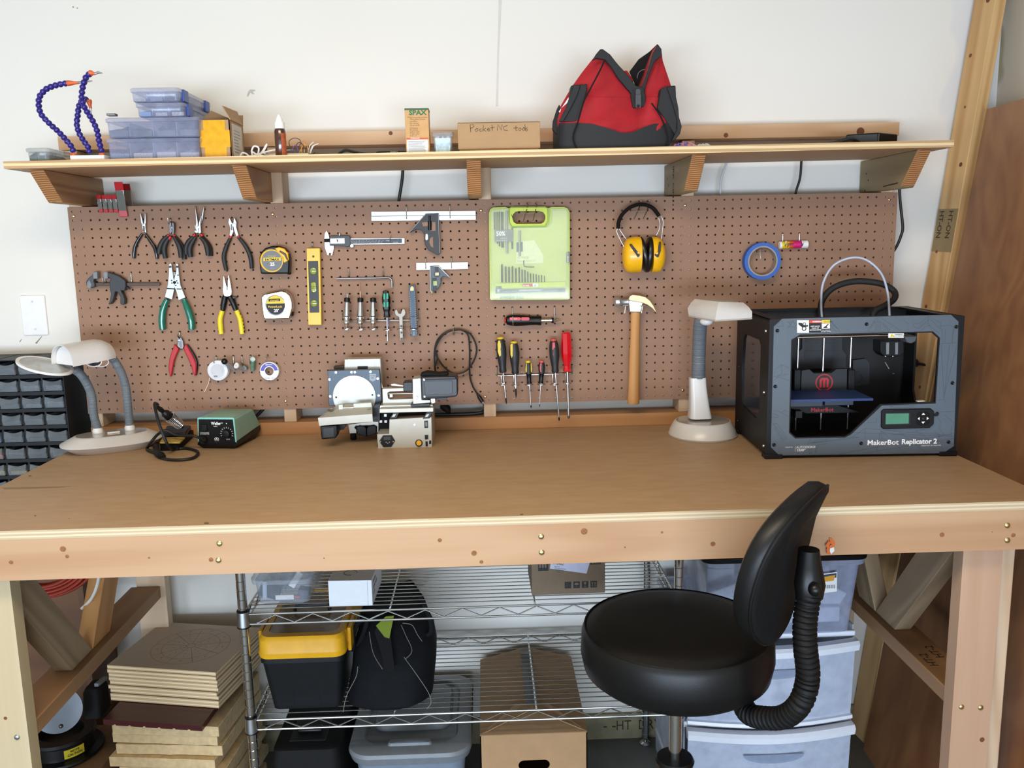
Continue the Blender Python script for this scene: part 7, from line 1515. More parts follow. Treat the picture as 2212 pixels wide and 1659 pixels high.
b = lab('', 512, 148, 632, 276, 0); b.m(1); b.prism(pfs([(514, 180), (630, 178), (630, 150), (514, 151)], -.0023), (0, .0002, 0)); b.m(2); b.text('WARNING', pf(*zH([(545, 172)])[0], -.0025), (1, 0, 0), (0, 0, 1), .0050, bold=.03)
for k, s_ in enumerate(('KEEP HANDS', 'CLEAR OF', 'MOVING PARTS')): b.text(s_, pf(*zH([(574, 218+19*k)])[0], -.0023), (1, 0, 0), (0, 0, 1), .0040, align='CENTER', bold=.03)
part('warning_label', b, [INKB, mat('warning_red', '#d6492c', .5), INKW], pr)
b = lab('', 640, 145, 726, 276, 0); b.m(1); b.prism(pfs([(642, 180), (724, 178), (724, 147), (642, 148)], -.0023), (0, .0002, 0)); b.m(2); b.prism(pfs([(642, 238), (724, 236), (724, 182), (642, 184)], -.0023), (0, .0002, 0)); b.m(0)
b.f([b.v(p) for p in pfs([(655, 230), (700, 228), (690, 215), (712, 192), (704, 186), (680, 210), (660, 222)], -.0025)]); b.text('▲'*0+'CAUTION', pf(*zH([(662, 172)])[0], -.0025), (1, 0, 0), (0, 0, 1), .0046); b.m(3)
for k, s_ in enumerate(('HOT SURFACE', 'DO NOT TOUCH')): b.text(s_, pf(*zH([(683, 256+14*k)])[0], -.0023), (1, 0, 0), (0, 0, 1), .0030, align='CENTER', bold=.02)
part('caution_label', b, [INKB, mat('caution_yellow', '#e8c81e', .5), WHITEM, INKW], pr)
b = lab('', 1322, 284, 1480, 330, 0); b.m(1); b.f([b.v(p) for p in pfs([(1336, 322), (1384, 320), (1360, 286)], -.0023)]); b.m(2); b.text('WARNING', pf(*zH([(1428, 302)])[0], -.0023), (1, 0, 0), (0, 0, 1), .0042, align='CENTER', bold=.03); b.text('HOT SURFACE', pf(*zH([(1428, 318)])[0], -.0023), (1, 0, 0), (0, 0, 1), .0040, align='CENTER', bold=.02); b.text('!', pf(*zH([(1358, 318)])[0], -.0025), (1, 0, 0), (0, 0, 1), .005, align='CENTER', bold=.03)
part('heat_label', b, [WHITEM, mat('caution_yellow', '#e8c81e', .5), INKB], pr)
# control panel
cp = MB(MP); cp.prism(pfs([(1255, 1085), (1280, 1062), (1760, 1056), (1795, 1085), (1790, 1215), (1745, 1255), (1275, 1268), (1252, 1248)], -.008), (0, .0065, 0)); cpo = part('control_panel', cp, PBK, pr, .002)
b = MB(MP); b.prism(pfs([(1285, 1225), (1545, 1218), (1548, 1095), (1290, 1100)], -.0088), (0, .001, 0)); part('screen_frame', b, INKB, cpo, 0)
b = MB(MP); b.prism(pfs([(1294, 1214), (1530, 1208), (1533, 1104), (1298, 1108)], -.0094), (0, .001, 0)); part('screen', b, mat('lcd_green', '#4f8a70', .25), cpo)
b = MB(MP); b.prism(pfs([(1615, 1110), (1635, 1090), (1725, 1088), (1748, 1108), (1745, 1205), (1725, 1225), (1632, 1228), (1612, 1208)], -.0090), (0, .0015, 0)); part('button_pad', b, BLACKM, cpo, .0008)
for tri in ([(1663, 1120), (1700, 1118), (1681, 1098)], [(1660, 1190), (1697, 1188), (1678, 1211)], [(1622, 1158), (1643, 1142), (1642, 1174)], [(1738, 1155), (1716, 1140), (1715, 1172)]): b = MB(MP); b.prism(pfs(tri, -.0095), (0, .0008, 0)); part('arrow_button', b, INKW, cpo)
b = MB(MP); b.prism(pfs([(1662, 1138), (1698, 1136), (1697, 1170), (1661, 1172)], -.0096), (0, .001, 0)); b.m(1); b.text('M', pf(*zH([(1668, 1166)])[0], -.0099), (1, 0, 0), (0, 0, 1), .006, bold=.03); part('centre_button', b, [BLACK, DGREY], cpo)
b = MB(MP); b.prism(pfs([(1790, 1120), (1825, 1090), (1845, 1100), (1832, 1130), (1800, 1135)], -.006), (0, .004, 0)); part('knob', b, BLACK, pr, .001)
# inside
b = MB(MP); q0, q1 = pf(*zH([(385, 324)])[0], .03), pf(*zH([(1315, 302)])[0], .03); b.cyl(q0, q1, .004, 12); part('cross_rod', b, CHROME, pr)
for x, y0, y1, r in ((402, 340, 660, .0036), (664, 335, 700, .004), (944, 325, 650, .0036)):
    b = MB(MP); q0, q1 = pf(*zH([(x, y0)])[0], .20), pf(*zH([(x-(8 if x != 664 else 8), y1)])[0], .20); b.cyl(Vector((q0.x, .20, .34)), Vector((q0.x, .20, .03)), r, 10); part('lift_rod', b, STEEL, pr)
b = MB(MP); b.prism(pfs([(435, 668), (515, 655), (560, 695), (740, 692), (790, 652), (900, 648), (895, 905), (428, 918)], .17), (0, .02, 0)); b.m(1)
c = pf(*zH([(665, 788)])[0], .1695); s_ = .0240
b.prism([c+Vector((s_*math.cos(a), 0, s_*math.sin(a))) for a in [2*PI*k/36 for k in range(36)]], (0, .0004, 0), [[c+Vector((s_*.86*math.cos(a), 0, s_*.86*math.sin(a))) for a in [2*PI*k/36 for k in range(36)]]])
b.prism([c+Vector((x*s_, -.0002, z*s_)) for x, z in ((-.52, -.58), (-.52, .35), (-.36, .55), (.36, .55), (.52, .35), (.52, -.58), (.28, -.58), (.28, .28), (.13, .28), (.13, -.58), (-.13, -.58), (-.13, .28), (-.28, .28), (-.28, -.58))], (0, .0004, 0))
part('lift_carriage', b, [mat('carriage_black', '#1f2124', .5), mat('logo_bright_red', '#c3262b', .5)], pr)
for x in (360, 915): b = MB(MP); b.prism(pfs([(x, 660), (x+70, 655), (x+65, 905), (x-4, 912)], .165), (0, .03, 0)); part('bearing_block', b, PBK, pr, .002)
b = MB(MP); b.prism(pfs([(440, 340), (850, 325), (850, 450), (890, 500), (890, 640), (400, 650), (400, 480), (440, 440)], PD-.02), (0, .008, 0)); 
for x0, y0, x1, y1 in ((470, 350, 790, 375), (465, 465, 780, 540)): b.prism(pfs([(x0, y1), (x1, y1), (x1, y0), (x0, y0)], PD-.022), (0, .002, 0))
part('back_moulding', b, mat('moulding_slate', '#22262b', .5), pr)
b = MB(MP); b.prism(pfs([(960, 560), (1090, 545), (1130, 590), (1130, 800), (960, 830)], PD-.018), (0, .006, 0)); c = pf(*zH([(1010, 745)])[0], PD-.021); b.prism([c+Vector((.020*math.cos(a), 0, .020*math.sin(a))) for a in [2*PI*k/20 for k in range(20)]], (0, .003, 0), [[c+Vector((.013*math.cos(a), 0, .013*math.sin(a))) for a in [2*PI*k/20 for k in range(20)]]]); part('back_cover', b, mat('moulding_slate', '#22262b', .5), pr)
zpl = pf(*zH([(700, 985)])[0], .03).z
pa, pb_, pc_, pd_ = pf(*zH([(326, 960)])[0], .05), pf(*zH([(1430, 945)])[0], .05), None, None
b = MB(MP); b.box((.030, .035, zpl), (.285, .185, zpl+.006)); part('build_plate', b, mat('blue_tape_plate', '#1f3a70', .5, var=.08), pr)
b = MB(MP); b.box((.045, .050, zpl-.016), (.16, .19, zpl-.001)); b.box((.165, .050, zpl-.014), (.24, .19, zpl-.001)); part('plate_carrier', b, mat('carrier_blue_grey', '#2a3648', .4), pr, .001)
b = MB(MP); b.prism([(.06, .08, zpl-.017), (.20, .08, zpl-.017), (.27, .08, zpl-.040), (.13, .08, zpl-.040)], (0, .05, 0)); b.box((.093, .06, zpl-.048), (.110, .10, zpl-.030)); b.m(1)
b.text('MakerBot', (.139, .0795, zpl-.036), (1, 0, 0), (0, 0, 1), .0150, bold=.02); part('platform_arm', b, [PBK, mat('dim_red_print', '#b3262c', .5)], pr)
ex_ = MB(MP); ex_.prism(pfs([(1240, 365), (1480, 355), (1485, 480), (1440, 520), (1280, 525), (1240, 480)], .10), (0, .05, 0)); part('extruder', ex_, PBK, pr, .002)
for x in (1300, 1392): b = MB(MP); b.prism(pfs([(x, 380), (x+30, 378), (x+28, 498), (x, 500)], .098), (0, .004, 0)); part('heat_sink_bar', b, mat('bar_grey', '#8b8d8f', .35, .8), pr)
for x in (1292, 1368): b = MB(MP); b.ball(pf(*zH([(x, 520)])[0], .095), .0032); part('nozzle_fitting', b, CHROME, pr)
for p, q in (((1288, 578), (1330, 648)), ((1365, 695), (1382, 697)), ((1480, 300), (1520, 298))): b = MB(MP); b.cyl(pf(*zH([p])[0], .09), pf(*zH([q])[0], .09), .0016, 8); part('metal_clip', b, STEEL, pr)
b = MB(MP); b.prism(pfs([(1490, 320), (1620, 312), (1600, 370), (1560, 388), (1515, 380)], .06), (0, .04, 0)); part('fan_shroud', b, mat('shroud_grey', '#5a5c5e', .5), pr, .002)
b = MB(MP); b.prism(pfs([(1620, 985), (1695, 980), (1694, 975), (1620, 979)], .004), (0, .01, 0)); part('white_strip', b, WHITE, pr)
b = MB(); b.tube(spline([py(*p_, y_) for p_, y_ in (((1776, 690), -.17), ((1774, 655), -.17), ((1778, 612), -.17), ((1800, 574), -.17), ((1838, 557), -.18), ((1872, 562), -.19), ((1903, 590), -.20), ((1917, 630), -.21), ((1921, 672), -.22), ((1922, 700), -.22))], 8), .0032, 10); part('filament_tube', b, clear('milky_tube', '#c9d2e6', .7, .3), pr)
b = MB(); b.tube(spline([py(*p_, y_) for p_, y_ in (((1772, 690), -.15), ((1776, 650), -.15), ((1800, 622), -.15), ((1845, 608), -.15), ((1900, 612), -.16), ((1930, 628), -.17), ((1932, 645), -.19), ((1912, 660), -.20), ((1890, 672), -.20), ((1885, 690), -.2))], 8), .0088, 12); part('cable_bundle', b, mat('braided_black', '#1a1a1a', .7, var=.3, vscale=400), pr)
# ================================================================ left of the bench: cabinet of small drawers on a wooden stand
CX0, CX1, CYF, CYB, CZ0, CZ1 = -1.765, -1.252, -.060, .088, .956, 1.357
cab = thing('parts_cabinet', 'black cabinet of small clear drawers left of the bench', 'cabinet', ((CX0+CX1)/2, 0, CZ0))
CBK = mat('cabinet_black', '#15171a', .5, var=.1, spec=.3)
b = MB(); w = .0035; b.box((CX0, CYF+.002, CZ0), (CX0+w, CYB, CZ1)); b.box((CX1-w, CYF, CZ0), (CX1, CYB, CZ1)); b.box((CX0, CYF, CZ1-w), (CX1, CYB, CZ1)); b.box((CX0, CYF, CZ0), (CX1, CYB, CZ0+w)); b.box((CX0, CYB-w, CZ0), (CX1, CYB, CZ1)); part('shell', b, CBK, cab, .001)
NC, NR = 8, 8; b = MB()
for k in range(1, NC): x = CX0+(CX1-CX0)*k/NC; b.box((x-.003, CYF+.002, CZ0), (x+.003, CYB-.004, CZ1))
for k in range(1, NR): z = CZ0+(CZ1-CZ0)*k/NR; b.box((CX0+.001, CYF+.001, z-.0055), (CX1-.004, CYB-.004, z+.0055))
part('grid', b, CBK, cab, .0006)
DCL = clear('drawer_clear', '#9aa4ac', .20, .08, .9)
cells = [mat('drawer_contents_dark', '#2a2d31', .6, var=.5, vscale=300), mat('drawer_contents_grey', '#5b5f64', .6, var=.5, vscale=300), mat('drawer_contents_blue', '#2f4f9a', .6, var=.4, vscale=200), mat('drawer_contents_red', '#a34a4a', .6, var=.4, vscale=200), mat('drawer_contents_brass', '#8f8054', .5, .3, var=.5, vscale=300)]
for r in range(NR):
    for c in range(3, NC):
        x0, x1 = CX0+(CX1-CX0)*c/NC+.006, CX0+(CX1-CX0)*(c+1)/NC-.006; z0, z1 = CZ0+(CZ1-CZ0)*r/NR+.0075, CZ0+(CZ1-CZ0)*(r+1)/NR-.0075
        b = MB(); n = 6; g = [[Vector((x0+(x1-x0)*j/n, CYF-.004-.005*math.sin(PI*i/2)*(1 if i == 1 else 0), [z0, z0+(z1-z0)*.45, z1-.002-.006*math.sin(PI*j/n)][i])) for j in range(n+1)] for i in range(3)]
        b.sheet(g, .0012); b.box((x0, CYF-.003, z0), (x0+.001, CYB-.02, z1-.006)); b.box((x1-.001, CYF-.003, z0), (x1, CYB-.02, z1-.006)); b.box((x0, CYF-.003, z0), (x1, CYB-.02, z0+.001))
        dr = part('drawer', b, DCL, cab)
        k = 2 if (r, c) == (3, 4) else 3 if (r, c) == (2, 4) else 4 if r == 1 else (0 if rnd.random() < .6 else 1); h = (z1-z0)*rnd.uniform(.3, .55)
        b = MB(); q = [[Vector((x0+.002+(x1-x0-.004)*j/4, CYF+.004+.09*i/3, z0+.0015+h*(.7+.3*rnd.random()))) for j in range(5)] for i in range(4)]; b.sheet(q)
        b.f([b.v(p) for p in q[0]]+[b.v((x1-.002, CYF+.004, z0+.0012)), b.v((x0+.002, CYF+.004, z0+.0012))]); part('contents', b, cells[k], dr, kind='stuff')
BRN = wood('brown_shelf_board', '#593a24', '#6e4a2e', '#67452b', ring=3)
t = thing('wooden_stand', 'brown wooden stand under the parts cabinet, left of the bench', 'stand', (-1.52, .0, 0))
b = MB(); b.box((-1.85, -.10, CZ0-.02), (-1.245, .09, CZ0-.0005)); part('top', b, BRN, t, .001)
for x in (-1.84, -1.262): b = MB(); b.box((x, -.09, 0), (x+.016, .09, CZ0-.02)); part('side', b, BRN, t, .001)
b = MB(); b.box((-1.824, .074, .02), (-1.262, .09, CZ0-.02)); part('back', b, BRN, t)
b = MB(); b.box((-1.6, -.50, 0), (-1.128, -.11, .232)); single('wooden_crate', b, wood('crate_brown', '#6b4c33', '#83603f', '#7a583a', ring=2), 'low brown wooden platform under the circular saw, behind the left bench leg', 'platform', bev=.002)
# circular saw
zs = .2325; sw = thing('circular_saw', 'black bench saw with a round base and yellow sticker, behind the left bench leg', 'saw', (-1.285, -.235, zs))
o = Vector((-1.275, -.245, zs)); b = MB(); b.lathe([(.105, 0), (.110, .006), (.108, .012), (.088, .016), (.086, .05), (.092, .056), (.088, .064), (.06, .064), (.055, .04)], o, seg=40); part('turntable', b, BLACK, sw)
a0 = math.radians(-75); b = MB(); R_ = .0885; b.loft([[o+Vector((R_*math.cos(a), R_*math.sin(a), z)) for a in [math.radians(-62+6*k) for k in range(7)]] for z in (.020, .046)], closed=False)
part('yellow_sticker', b, mat('sticker_yellow', '#c9b52a', .5), sw)
b = MB()
for k, s_ in enumerate(('NOTE', 'CAUTION')): a = math.radians(-44); b.text(s_, o+Vector((.0892*math.cos(a), .0892*math.sin(a), .036-.010*k)), (.7, .7, 0), (0, 0, 1), .009, 'CENTER', .02)
part('sticker_print', b, INKB, sw, kind='stuff')
c = py(125, 1535, -.345); b = MB(); b.lathe([(.062, 0), (.062, .0025)], c, (.35, -.9, .2), 40); part('blade', b, mat('blade_grey', '#5d6064', .35, .8), sw)
for x in (-.012, .008): b = MB(); b.ball(c+Vector((x, -.008, -.042)), .006); part('bolt', b, DSTEEL, sw)
for k in range(3):
    p = py(180+14*k, 1512-16*k, -.27); q = py(212+8*k, 1492-14*k, -.20); b = MB(); b.loft([[p+Vector((s*.006, 0, r_)) for s, r_ in ((-1, -.005), (1, -.005), (1, .005), (-1, .005))], [q+Vector((s*.006, 0, r_)) for s, r_ in ((-1, -.005), (1, -.005), (1, .005), (-1, .005))]]); part('guard_bar', b, GREY if k != 1 else DGREY, sw, .001)
b = MB(); p = py(205, 1478, -.24); b.loft([[p+Vector((x*s, y*s, z)) for x, y in rrect(0, 0, .05, .08, .012, 3)] for z, s in ((-.085, 1), (-.01, .9), (0, .7))]); part('motor_arm', b, BLACKM, sw)
# hose coil and white cable
b = MB(); ctr = py(100, 1216, -.33)
t = thing('air_hose', 'coil of dark orange hose hanging under the left end of the bench', 'hose', ctr+Vector((0, 0, -.12)))
HOSE = mat('dark_orange_hose', '#a8331d', .45)
for k in range(9):
    r = .060+.0085*(k % 5); yy = -.012*(k//5)-.004*(k % 3); b = MB(); b.tube([ctr+Vector((r*1.25*math.cos(a), yy+.03*math.cos(a), r*math.sin(a))) for a in [2*PI*j/36 for j in range(36)]], .0048, 8, closed=True); part('hose_turn', b, HOSE, t)
b = MB(); top = ctr+Vector((0, -.01, .075)); b.tube([top, top+Vector((0, 0, ZB-BTT-.001-top.z))], .003, 8); part('hanging_strap', b, BLACKM, t)
b = MB(); b.tube(spline([py(214, 1245, -.36), py(208, 1270, -.36), py(196, 1295, -.36), py(176, 1315, -.36)], 6)+[], .0042, 8); b.tube(spline([py(214, 1245, -.36), py(215, 1232, -.36), py(215, 1216, -.36), Vector((py(215, 1216, -.36).x, -.36, ZB-BTT-.0005))], 5), .0042, 8)
single('white_cable', b, mat('white_cord', '#e5e2dc', .5), 'white cable hanging behind the left V brace under the bench', 'cable')

# ================================================================ stack of boards left of the rack
th = .0307; ang = math.radians(-6); MDFM = mat('raw_mdf_edge', '#c7ad82', .85, var=.14, vscale=60)
offs = [(0, 0), (.004, -.003), (-.006, .004), (.012, 0), (-.004, -.006), (.006, .004), (0, 0), (.010, -.008), (-.012, -.012), (.002, .003), (-.004, .006), (0, -.002)]
names = {11: 'topmost raw fibreboard slab, just under the dark red board', 10: 'second raw fibreboard slab below the dark red board', 9: 'third raw fibreboard slab below the dark red board', 8: 'raw fibreboard slab sticking out farthest, low in the stack'}
for k, (dx, dy) in enumerate(offs):
    M = Matrix.Translation((-.915+dx, -.205+dy, th*k+.0004)) @ Matrix.Rotation(ang+.01*((k*7) % 5-2), 4, 'Z'); b = MB(M); L = .152
    n = 10; ring = [(-L, -L*1.02)]+[(-L+2*L*j/n, -L*1.02+rnd.uniform(-.0015, .0015)) for j in range(1, n)]+[(L, -L*1.02), (L, L*1.02), (-L, L*1.02)]
    b.prism([Vector((x, y, 0)) for x, y in ring], (0, 0, th-.0014))
    single('fibreboard_square', b, MDFM, names.get(k, 'raw fibreboard slab at the bottom of the stack left of the rack'), 'board', 'raw fibreboard slabs left of the rack', bev=.0012, M=M)
zt = th*12+.0004
RWD = wood('dark_red_wood', '#3a1517', '#552022', '#45191b', ring=2, rough=.35)
q = [pz(222, 1554, zt+.017), pz(436, 1568, zt+.017), pz(500, 1480, zt+.017)]; q.append(q[0]+(q[2]-q[1]))
b = MB(); b.prism(q, (0, 0, -.016)); b.m(1)
for k in range(6):
    p = q[0].lerp(q[1], .12+.15*k); d = (q[1]-q[0]).normalized(); n_ = Vector((d.y, -d.x, 0))*.0006; b.prism([p+n_-d*.004+Vector((0, 0, -.0165)), p+n_+d*.004+Vector((0, 0, -.0165)), p+n_+d*.003+Vector((0, 0, -.0125)), p+n_-d*.003+Vector((0, 0, -.0125))], n_)
single('dark_red_board', b, [RWD, MDFM], 'dark reddish glossy board with a notched edge in the middle of the stack', 'board', bev=.001)
pt = .0122; z0 = zt+.0185; nP = 9
c4 = [pz(245, 1436, z0+nP*pt), pz(480, 1452, z0+nP*pt), pz(555, 1349, z0+nP*pt)]; c4.append(c4[0]+(c4[2]-c4[1])); ex = (c4[1]-c4[0]).normalized(); ey = (c4[3]-c4[0]).normalized(); Lx, Ly = (c4[1]-c4[0]).length/2, min((c4[3]-c4[0]).length/2, .142); cen = (c4[0]+c4[1])/2+ey*Ly
BIR = wood('birch_panel_face', '#b9a48f', '#c9b5a0', '#c2ae99', ring=2, scale=4); BIE = plyedge('birch_panel_edge', 3, '#c9a878', '#efe0c2')
PN = ['topmost birch plywood panel, engraved with a circle of lines'] + ['birch plywood panel %s from the top of the stack' % s for s in ('second', 'third', 'fourth', 'fifth', 'sixth', 'seventh', 'eighth')] + ['lowest birch plywood panel, lying on the dark red board']
for k in range(nP):
    zb_ = z0+pt*(nP-1-k); o = Vector((cen.x+rnd.uniform(-.003, .003), cen.y+rnd.uniform(-.003, .003), zb_)) if k else Vector((cen.x, cen.y, zb_))
    M = frame(o, ex, (0, 0, 1)); b = MB(M)
    pv = [b.v(p) for p in ((-Lx, -Ly, 0), (Lx, -Ly, 0), (Lx, Ly, 0), (-Lx, Ly, 0), (-Lx, -Ly, pt-.0014), (Lx, -Ly, pt-.0014), (Lx, Ly, pt-.0014), (-Lx, Ly, pt-.0014))]
    for f, mi in (((0, 3, 2, 1), 0), ((4, 5, 6, 7), 0), ((0, 1, 5, 4), 1), ((1, 2, 6, 5), 1), ((2, 3, 7, 6), 1), ((3, 0, 4, 7), 1)): b.m(mi).f([pv[j] for j in f])
    if k == 0:
        b.m(2); ze = pt-.0012; cx = .012
        def ringl(r, w_=.0009, n=48):
            for j in range(n): a, e = 2*PI*j/n, 2*PI*(j+1)/n; b.f([b.v((cx+(r+s)*math.cos(t_), (r+s)*math.sin(t_), ze)) for s, t_ in ((-w_/2, a), (w_/2, a), (w_/2, e), (-w_/2, e))])
        for r in (.112, .083, .012): ringl(r)
        for j in range(9):
            a = PI/2+.2+j*2*PI/9; t_ = Vector((-math.sin(a), math.cos(a), 0))*.0005; d = Vector((math.cos(a), math.sin(a), 0)); b.f([b.v(Vector((cx, 0, ze))+d*r+t_*s) for r, s in ((.012, -1), (.012, 1), (.112, 1), (.112, -1))])
            for r in (.03, .05, .068): 
                e = a+.35; b.f([b.v((cx+r*math.cos(e)+.0016*math.cos(w_), r*math.sin(e)+.0016*math.sin(w_), ze)) for w_ in [2*PI*i/6 for i in range(6)]])
            e = a+.35; b.text('PLNAOSEKC'[j], (cx+.097*math.cos(e), .097*math.sin(e), ze), (1, 0, 0), (0, 1, 0), .011, 'CENTER')
    single('birch_plywood_square', b, [BIR, BIE, mat('engraved_brown', '#8a6a4a', .8)], PN[k], 'board', 'birch plywood panels stacked left of the rack', M=M)

# ================================================================ on the wire rack
SU, SL = ZU+.0032, ZL+.0032
CLT = clear('tote_clear', '#c3cbd6', .26, .1, .9)
t = thing('clear_tote', 'clear lidded plastic tote of small parts at the left of the upper rack shelf', 'tote', (-.585, -.27, SU)); cx, cy, w, d = -.582, -.262, .150, .235
b = MB(); b.loft([[Vector((cx+x*s, cy+y*s, SU+z)) for x, y in rrect(0, 0, w, d, .022, 4)] for z, s in ((0, .86), (.004, .91), (.070, .99))]); part('tub', b, CLT, t)
b = MB(); b.loft([[Vector((cx+x*s, cy+y*s, SU+z)) for x, y in rrect(0, 0, w, d, .022, 4)] for z, s in ((.064, 1.07), (.078, 1.10), (.084, 1.04), (.105, .93), (.108, .88))]); part('lid', b, CLT, t)
for x0, y0, z0_, sx_, sy_, sz_, rz, mm in ((-.05, -.06, .006, .055, .03, .035, .3, BLACKM), (.0, -.09, .006, .05, .003, .014, 0, WHITE), (.012, -.06, .03, .018, .004, .05, .6, WHITEM), (.045, -.06, .006, .03, .03, .02, .2, mat('part_dark_violet', '#3a3650', .5)), (.03, -.08, .006, .02, .01, .008, .1, RED), (-.03, .02, .006, .06, .05, .05, .1, PALE), (-.055, -.085, .008, .012, .004, .05, .05, mat('part_pale_blue', '#aeb8c8', .4)), (.03, .02, .03, .05, .03, .03, .5, PALE)):
    b = MB(Matrix.Translation((cx+x0, cy+y0, SU+z0_)) @ Matrix.Rotation(rz, 4, 'Y')); b.box((-sx_/2, -sy_/2, 0), (sx_/2, sy_/2, sz_)); part('loose_part', b, mm, t, .002)
t = thing('white_box', 'white cardboard box with printed sides on the upper rack shelf', 'box', (-.39, -.30, SU)); M = frame((-.455, -.392, SU), (1, -.03, 0)); 
b = MB(M); b.box((0, 0, 0), (.116, .17, .072)); part('carton', b, mat('white_card', '#e4e6ea', .6, var=.02), t, .001, M=M)
b = MB(M)
for k in range(3): b.text(('PRINTED', 'GEAR PARTS', 'KIT 2')[k], (.1164, .02, .054-.016*k), (0, 1, 0), (0, 0, 1), .012, bold=.02)
b.text('SIZE', (.06, .10, .0724), (1, 0, 0), (0, 1, 0), .014, bold=.02); b.tube([Vector((.05+.018*math.cos(a), .055+.018*math.sin(a), .0724)) for a in [2*PI*j/20 for j in range(17)]], .0008, 5); part('print', b, DGREY, t, M=M, kind='stuff')
b = MB(M); b.box((.104, -.0006, 0), (.1045, 0, .07)); part('seam', b, GREY, t, M=M)
t = thing('shipping_box', 'brown shipping box with handling symbols on the upper rack shelf', 'cardboard box', (.19, -.28, SU)); M = frame((.090, -.363, SU), (1, .01, 0)); BRC = mat('brown_carton', '#7d6a55', .8, var=.05)
b = MB(M); b.box((0, 0, 0), (.201, .17, .17)); part('carton', b, BRC, t, .002, M=M)
b = MB(M)
for k in range(4):
    x = .090+.0235*k; b.m(0); b.box((x, -.0006, .017), (x+.018, -.0001, .036)); b.m(1); c = Vector((x+.009, -.0009, .0265))
    if k == 0: [b.f([b.v(c+Vector((.006*math.cos(a+e), 0, .006*math.sin(a+e)))) for e in (0, .9, .45)]+[b.v(c+Vector((.003*math.cos(a), 0, .003*math.sin(a))))]) for a in (0, 2.1, 4.2)]
    if k == 1: b.f([b.v(c+Vector((.006*math.cos(a), 0, .006*math.sin(a)))) for a in [PI*j/8 for j in range(9)]]); b.box((c.x-.0005, c.y, c.z-.006), (c.x+.0005, c.y+.0001, c.z))
    if k == 2: b.f([b.v(c+Vector(q)) for q in ((-.004, 0, .007), (.004, 0, .007), (.001, 0, 0), (-.001, 0, 0))]); b.box((c.x-.0005, c.y, c.z-.006), (c.x+.0005, c.y+.0001, c.z+.001)); b.box((c.x-.003, c.y, c.z-.0065), (c.x+.003, c.y+.0001, c.z-.0055))
    if k == 3:
        for s in (-.0035, .0035): b.f([b.v(c+Vector((s+q, 0, z))) for q, z in ((-.0025, .003), (.0025, .003), (0, .007))]); b.box((c.x+s-.0007, c.y, c.z-.006), (c.x+s+.0007, c.y+.0001, c.z+.004))
part('handling_symbols', b, [INKB, BRC], t, M=M, kind='stuff')
b = MB(M); b.box((.018, -.0008, .070), (.046, -.0001, .13)); b.m(1); b.text('m', (.021, -.0011, .080), (1, 0, 0), (0, 0, 1), .026, bold=.04); b.m(0); b.text('e.com', (.160, -.0006, .083), (1, 0, 0), (0, 0, 1), .012, bold=.03); part('print', b, [INKB, BRC], t, M=M)
b = MB(M); b.prism([(.050, -.0008, .076), (.150, -.0008, .058), (.165, -.0008, .11), (.06, -.0008, .14)], (0, .0004, 0)); b.m(1); b.text('47-6462', (.056, -.0013, .088), (1, 0, -.12), (.12, 0, 1), .0095, bold=.02)
for k in range(4): b.text(('SHIP TO', 'FRAGILE GOODS', 'ORDER 0342', '1 OF 1')[k], (.062+.001*k, -.0013, .080-.0048*k), (1, 0, -.14), (.14, 0, 1), .0042)
part('paper_label', b, [mat('label_lilac_white', '#c9cbe0', .6), DGREY], t, M=M)

# yellow lidded toolbox
t = thing('toolbox', 'black toolbox with a yellow lid on the lower rack shelf', 'toolbox', (-.535, -.25, SL)); cx, cy, w, d = -.535, -.235, .226, .34
YL = mat('toolbox_yellow', '#e6a91c', .35); TBK = mat('toolbox_black', '#121416', .5, var=.1, spec=.3)
b = MB(); b.loft([[Vector((cx+x*s, cy+y*s, SL+z)) for x, y in rrect(0, 0, w, d, .02, 4)] for z, s in ((0, .80), (.003, .82), (.150, .97), (.152, 1.0), (.170, 1.0))]); part('body', b, TBK, t)
for x in (-.035, .035): b = MB(); b.prism([Vector((cx+x*1.0+q, cy-d*(.41+.07*z/.15)-.001, SL+z)) for q, z in ((-.002, .01), (.002, .01), (.002, .145), (-.002, .145))], (0, .004, 0)); part('rib', b, TBK, t)
b = MB(); b.loft([[Vector((cx+x*s, cy+y*s, SL+z)) for x, y in rrect(0, 0, w, d, .03, 5)] for z, s in ((.168, 1.035), (.180, 1.05), (.184, 1.035), (.216, 1.02), (.226, .97), (.226, .84), (.221, .83))]); part('lid', b, YL, t)
b = MB(); b.loft([[Vector((cx+x, cy+y, SL+z)) for x, y in rrect(0, 0, w*.82, d*.82, .02, 4)] for z in (.2215, .2235)]); part('lid_window', b, clear('toolbox_window', '#a58d6d', .45, .12, .9), t)
for x0, y0, l, r in ((-.03, -.06, .10, .2), (.02, -.02, .12, -.1), (0, .05, .14, .4), (.04, -.09, .03, 1.0)): b = MB(Matrix.Translation((cx+x0, cy+y0, SL+.205)) @ Matrix.Rotation(r, 4, 'Z')); b.box((-l/2, -.012, 0), (l/2, .012, .012)); part('tray_item', b, DGREY if l > .05 else WHITE, t, .002)
for s in (-1, 1):
    b = MB(); x = cx+s*w*.53; b.loft([[Vector((x+s*q, y, SL+z)) for q, y in ((-.004, cy-.115), (.006, cy-.115), (.006, cy-.03), (-.004, cy-.03))] for z in (.155, .200, .222)]); part('latch', b, YL, t, .002)
b = MB(); b.tube([Vector((cx-.05, cy, SL+.226)), Vector((cx-.045, cy, SL+.242)), Vector((cx+.045, cy, SL+.242)), Vector((cx+.05, cy, SL+.226))], .006, 8); part('handle', b, TBK, t)

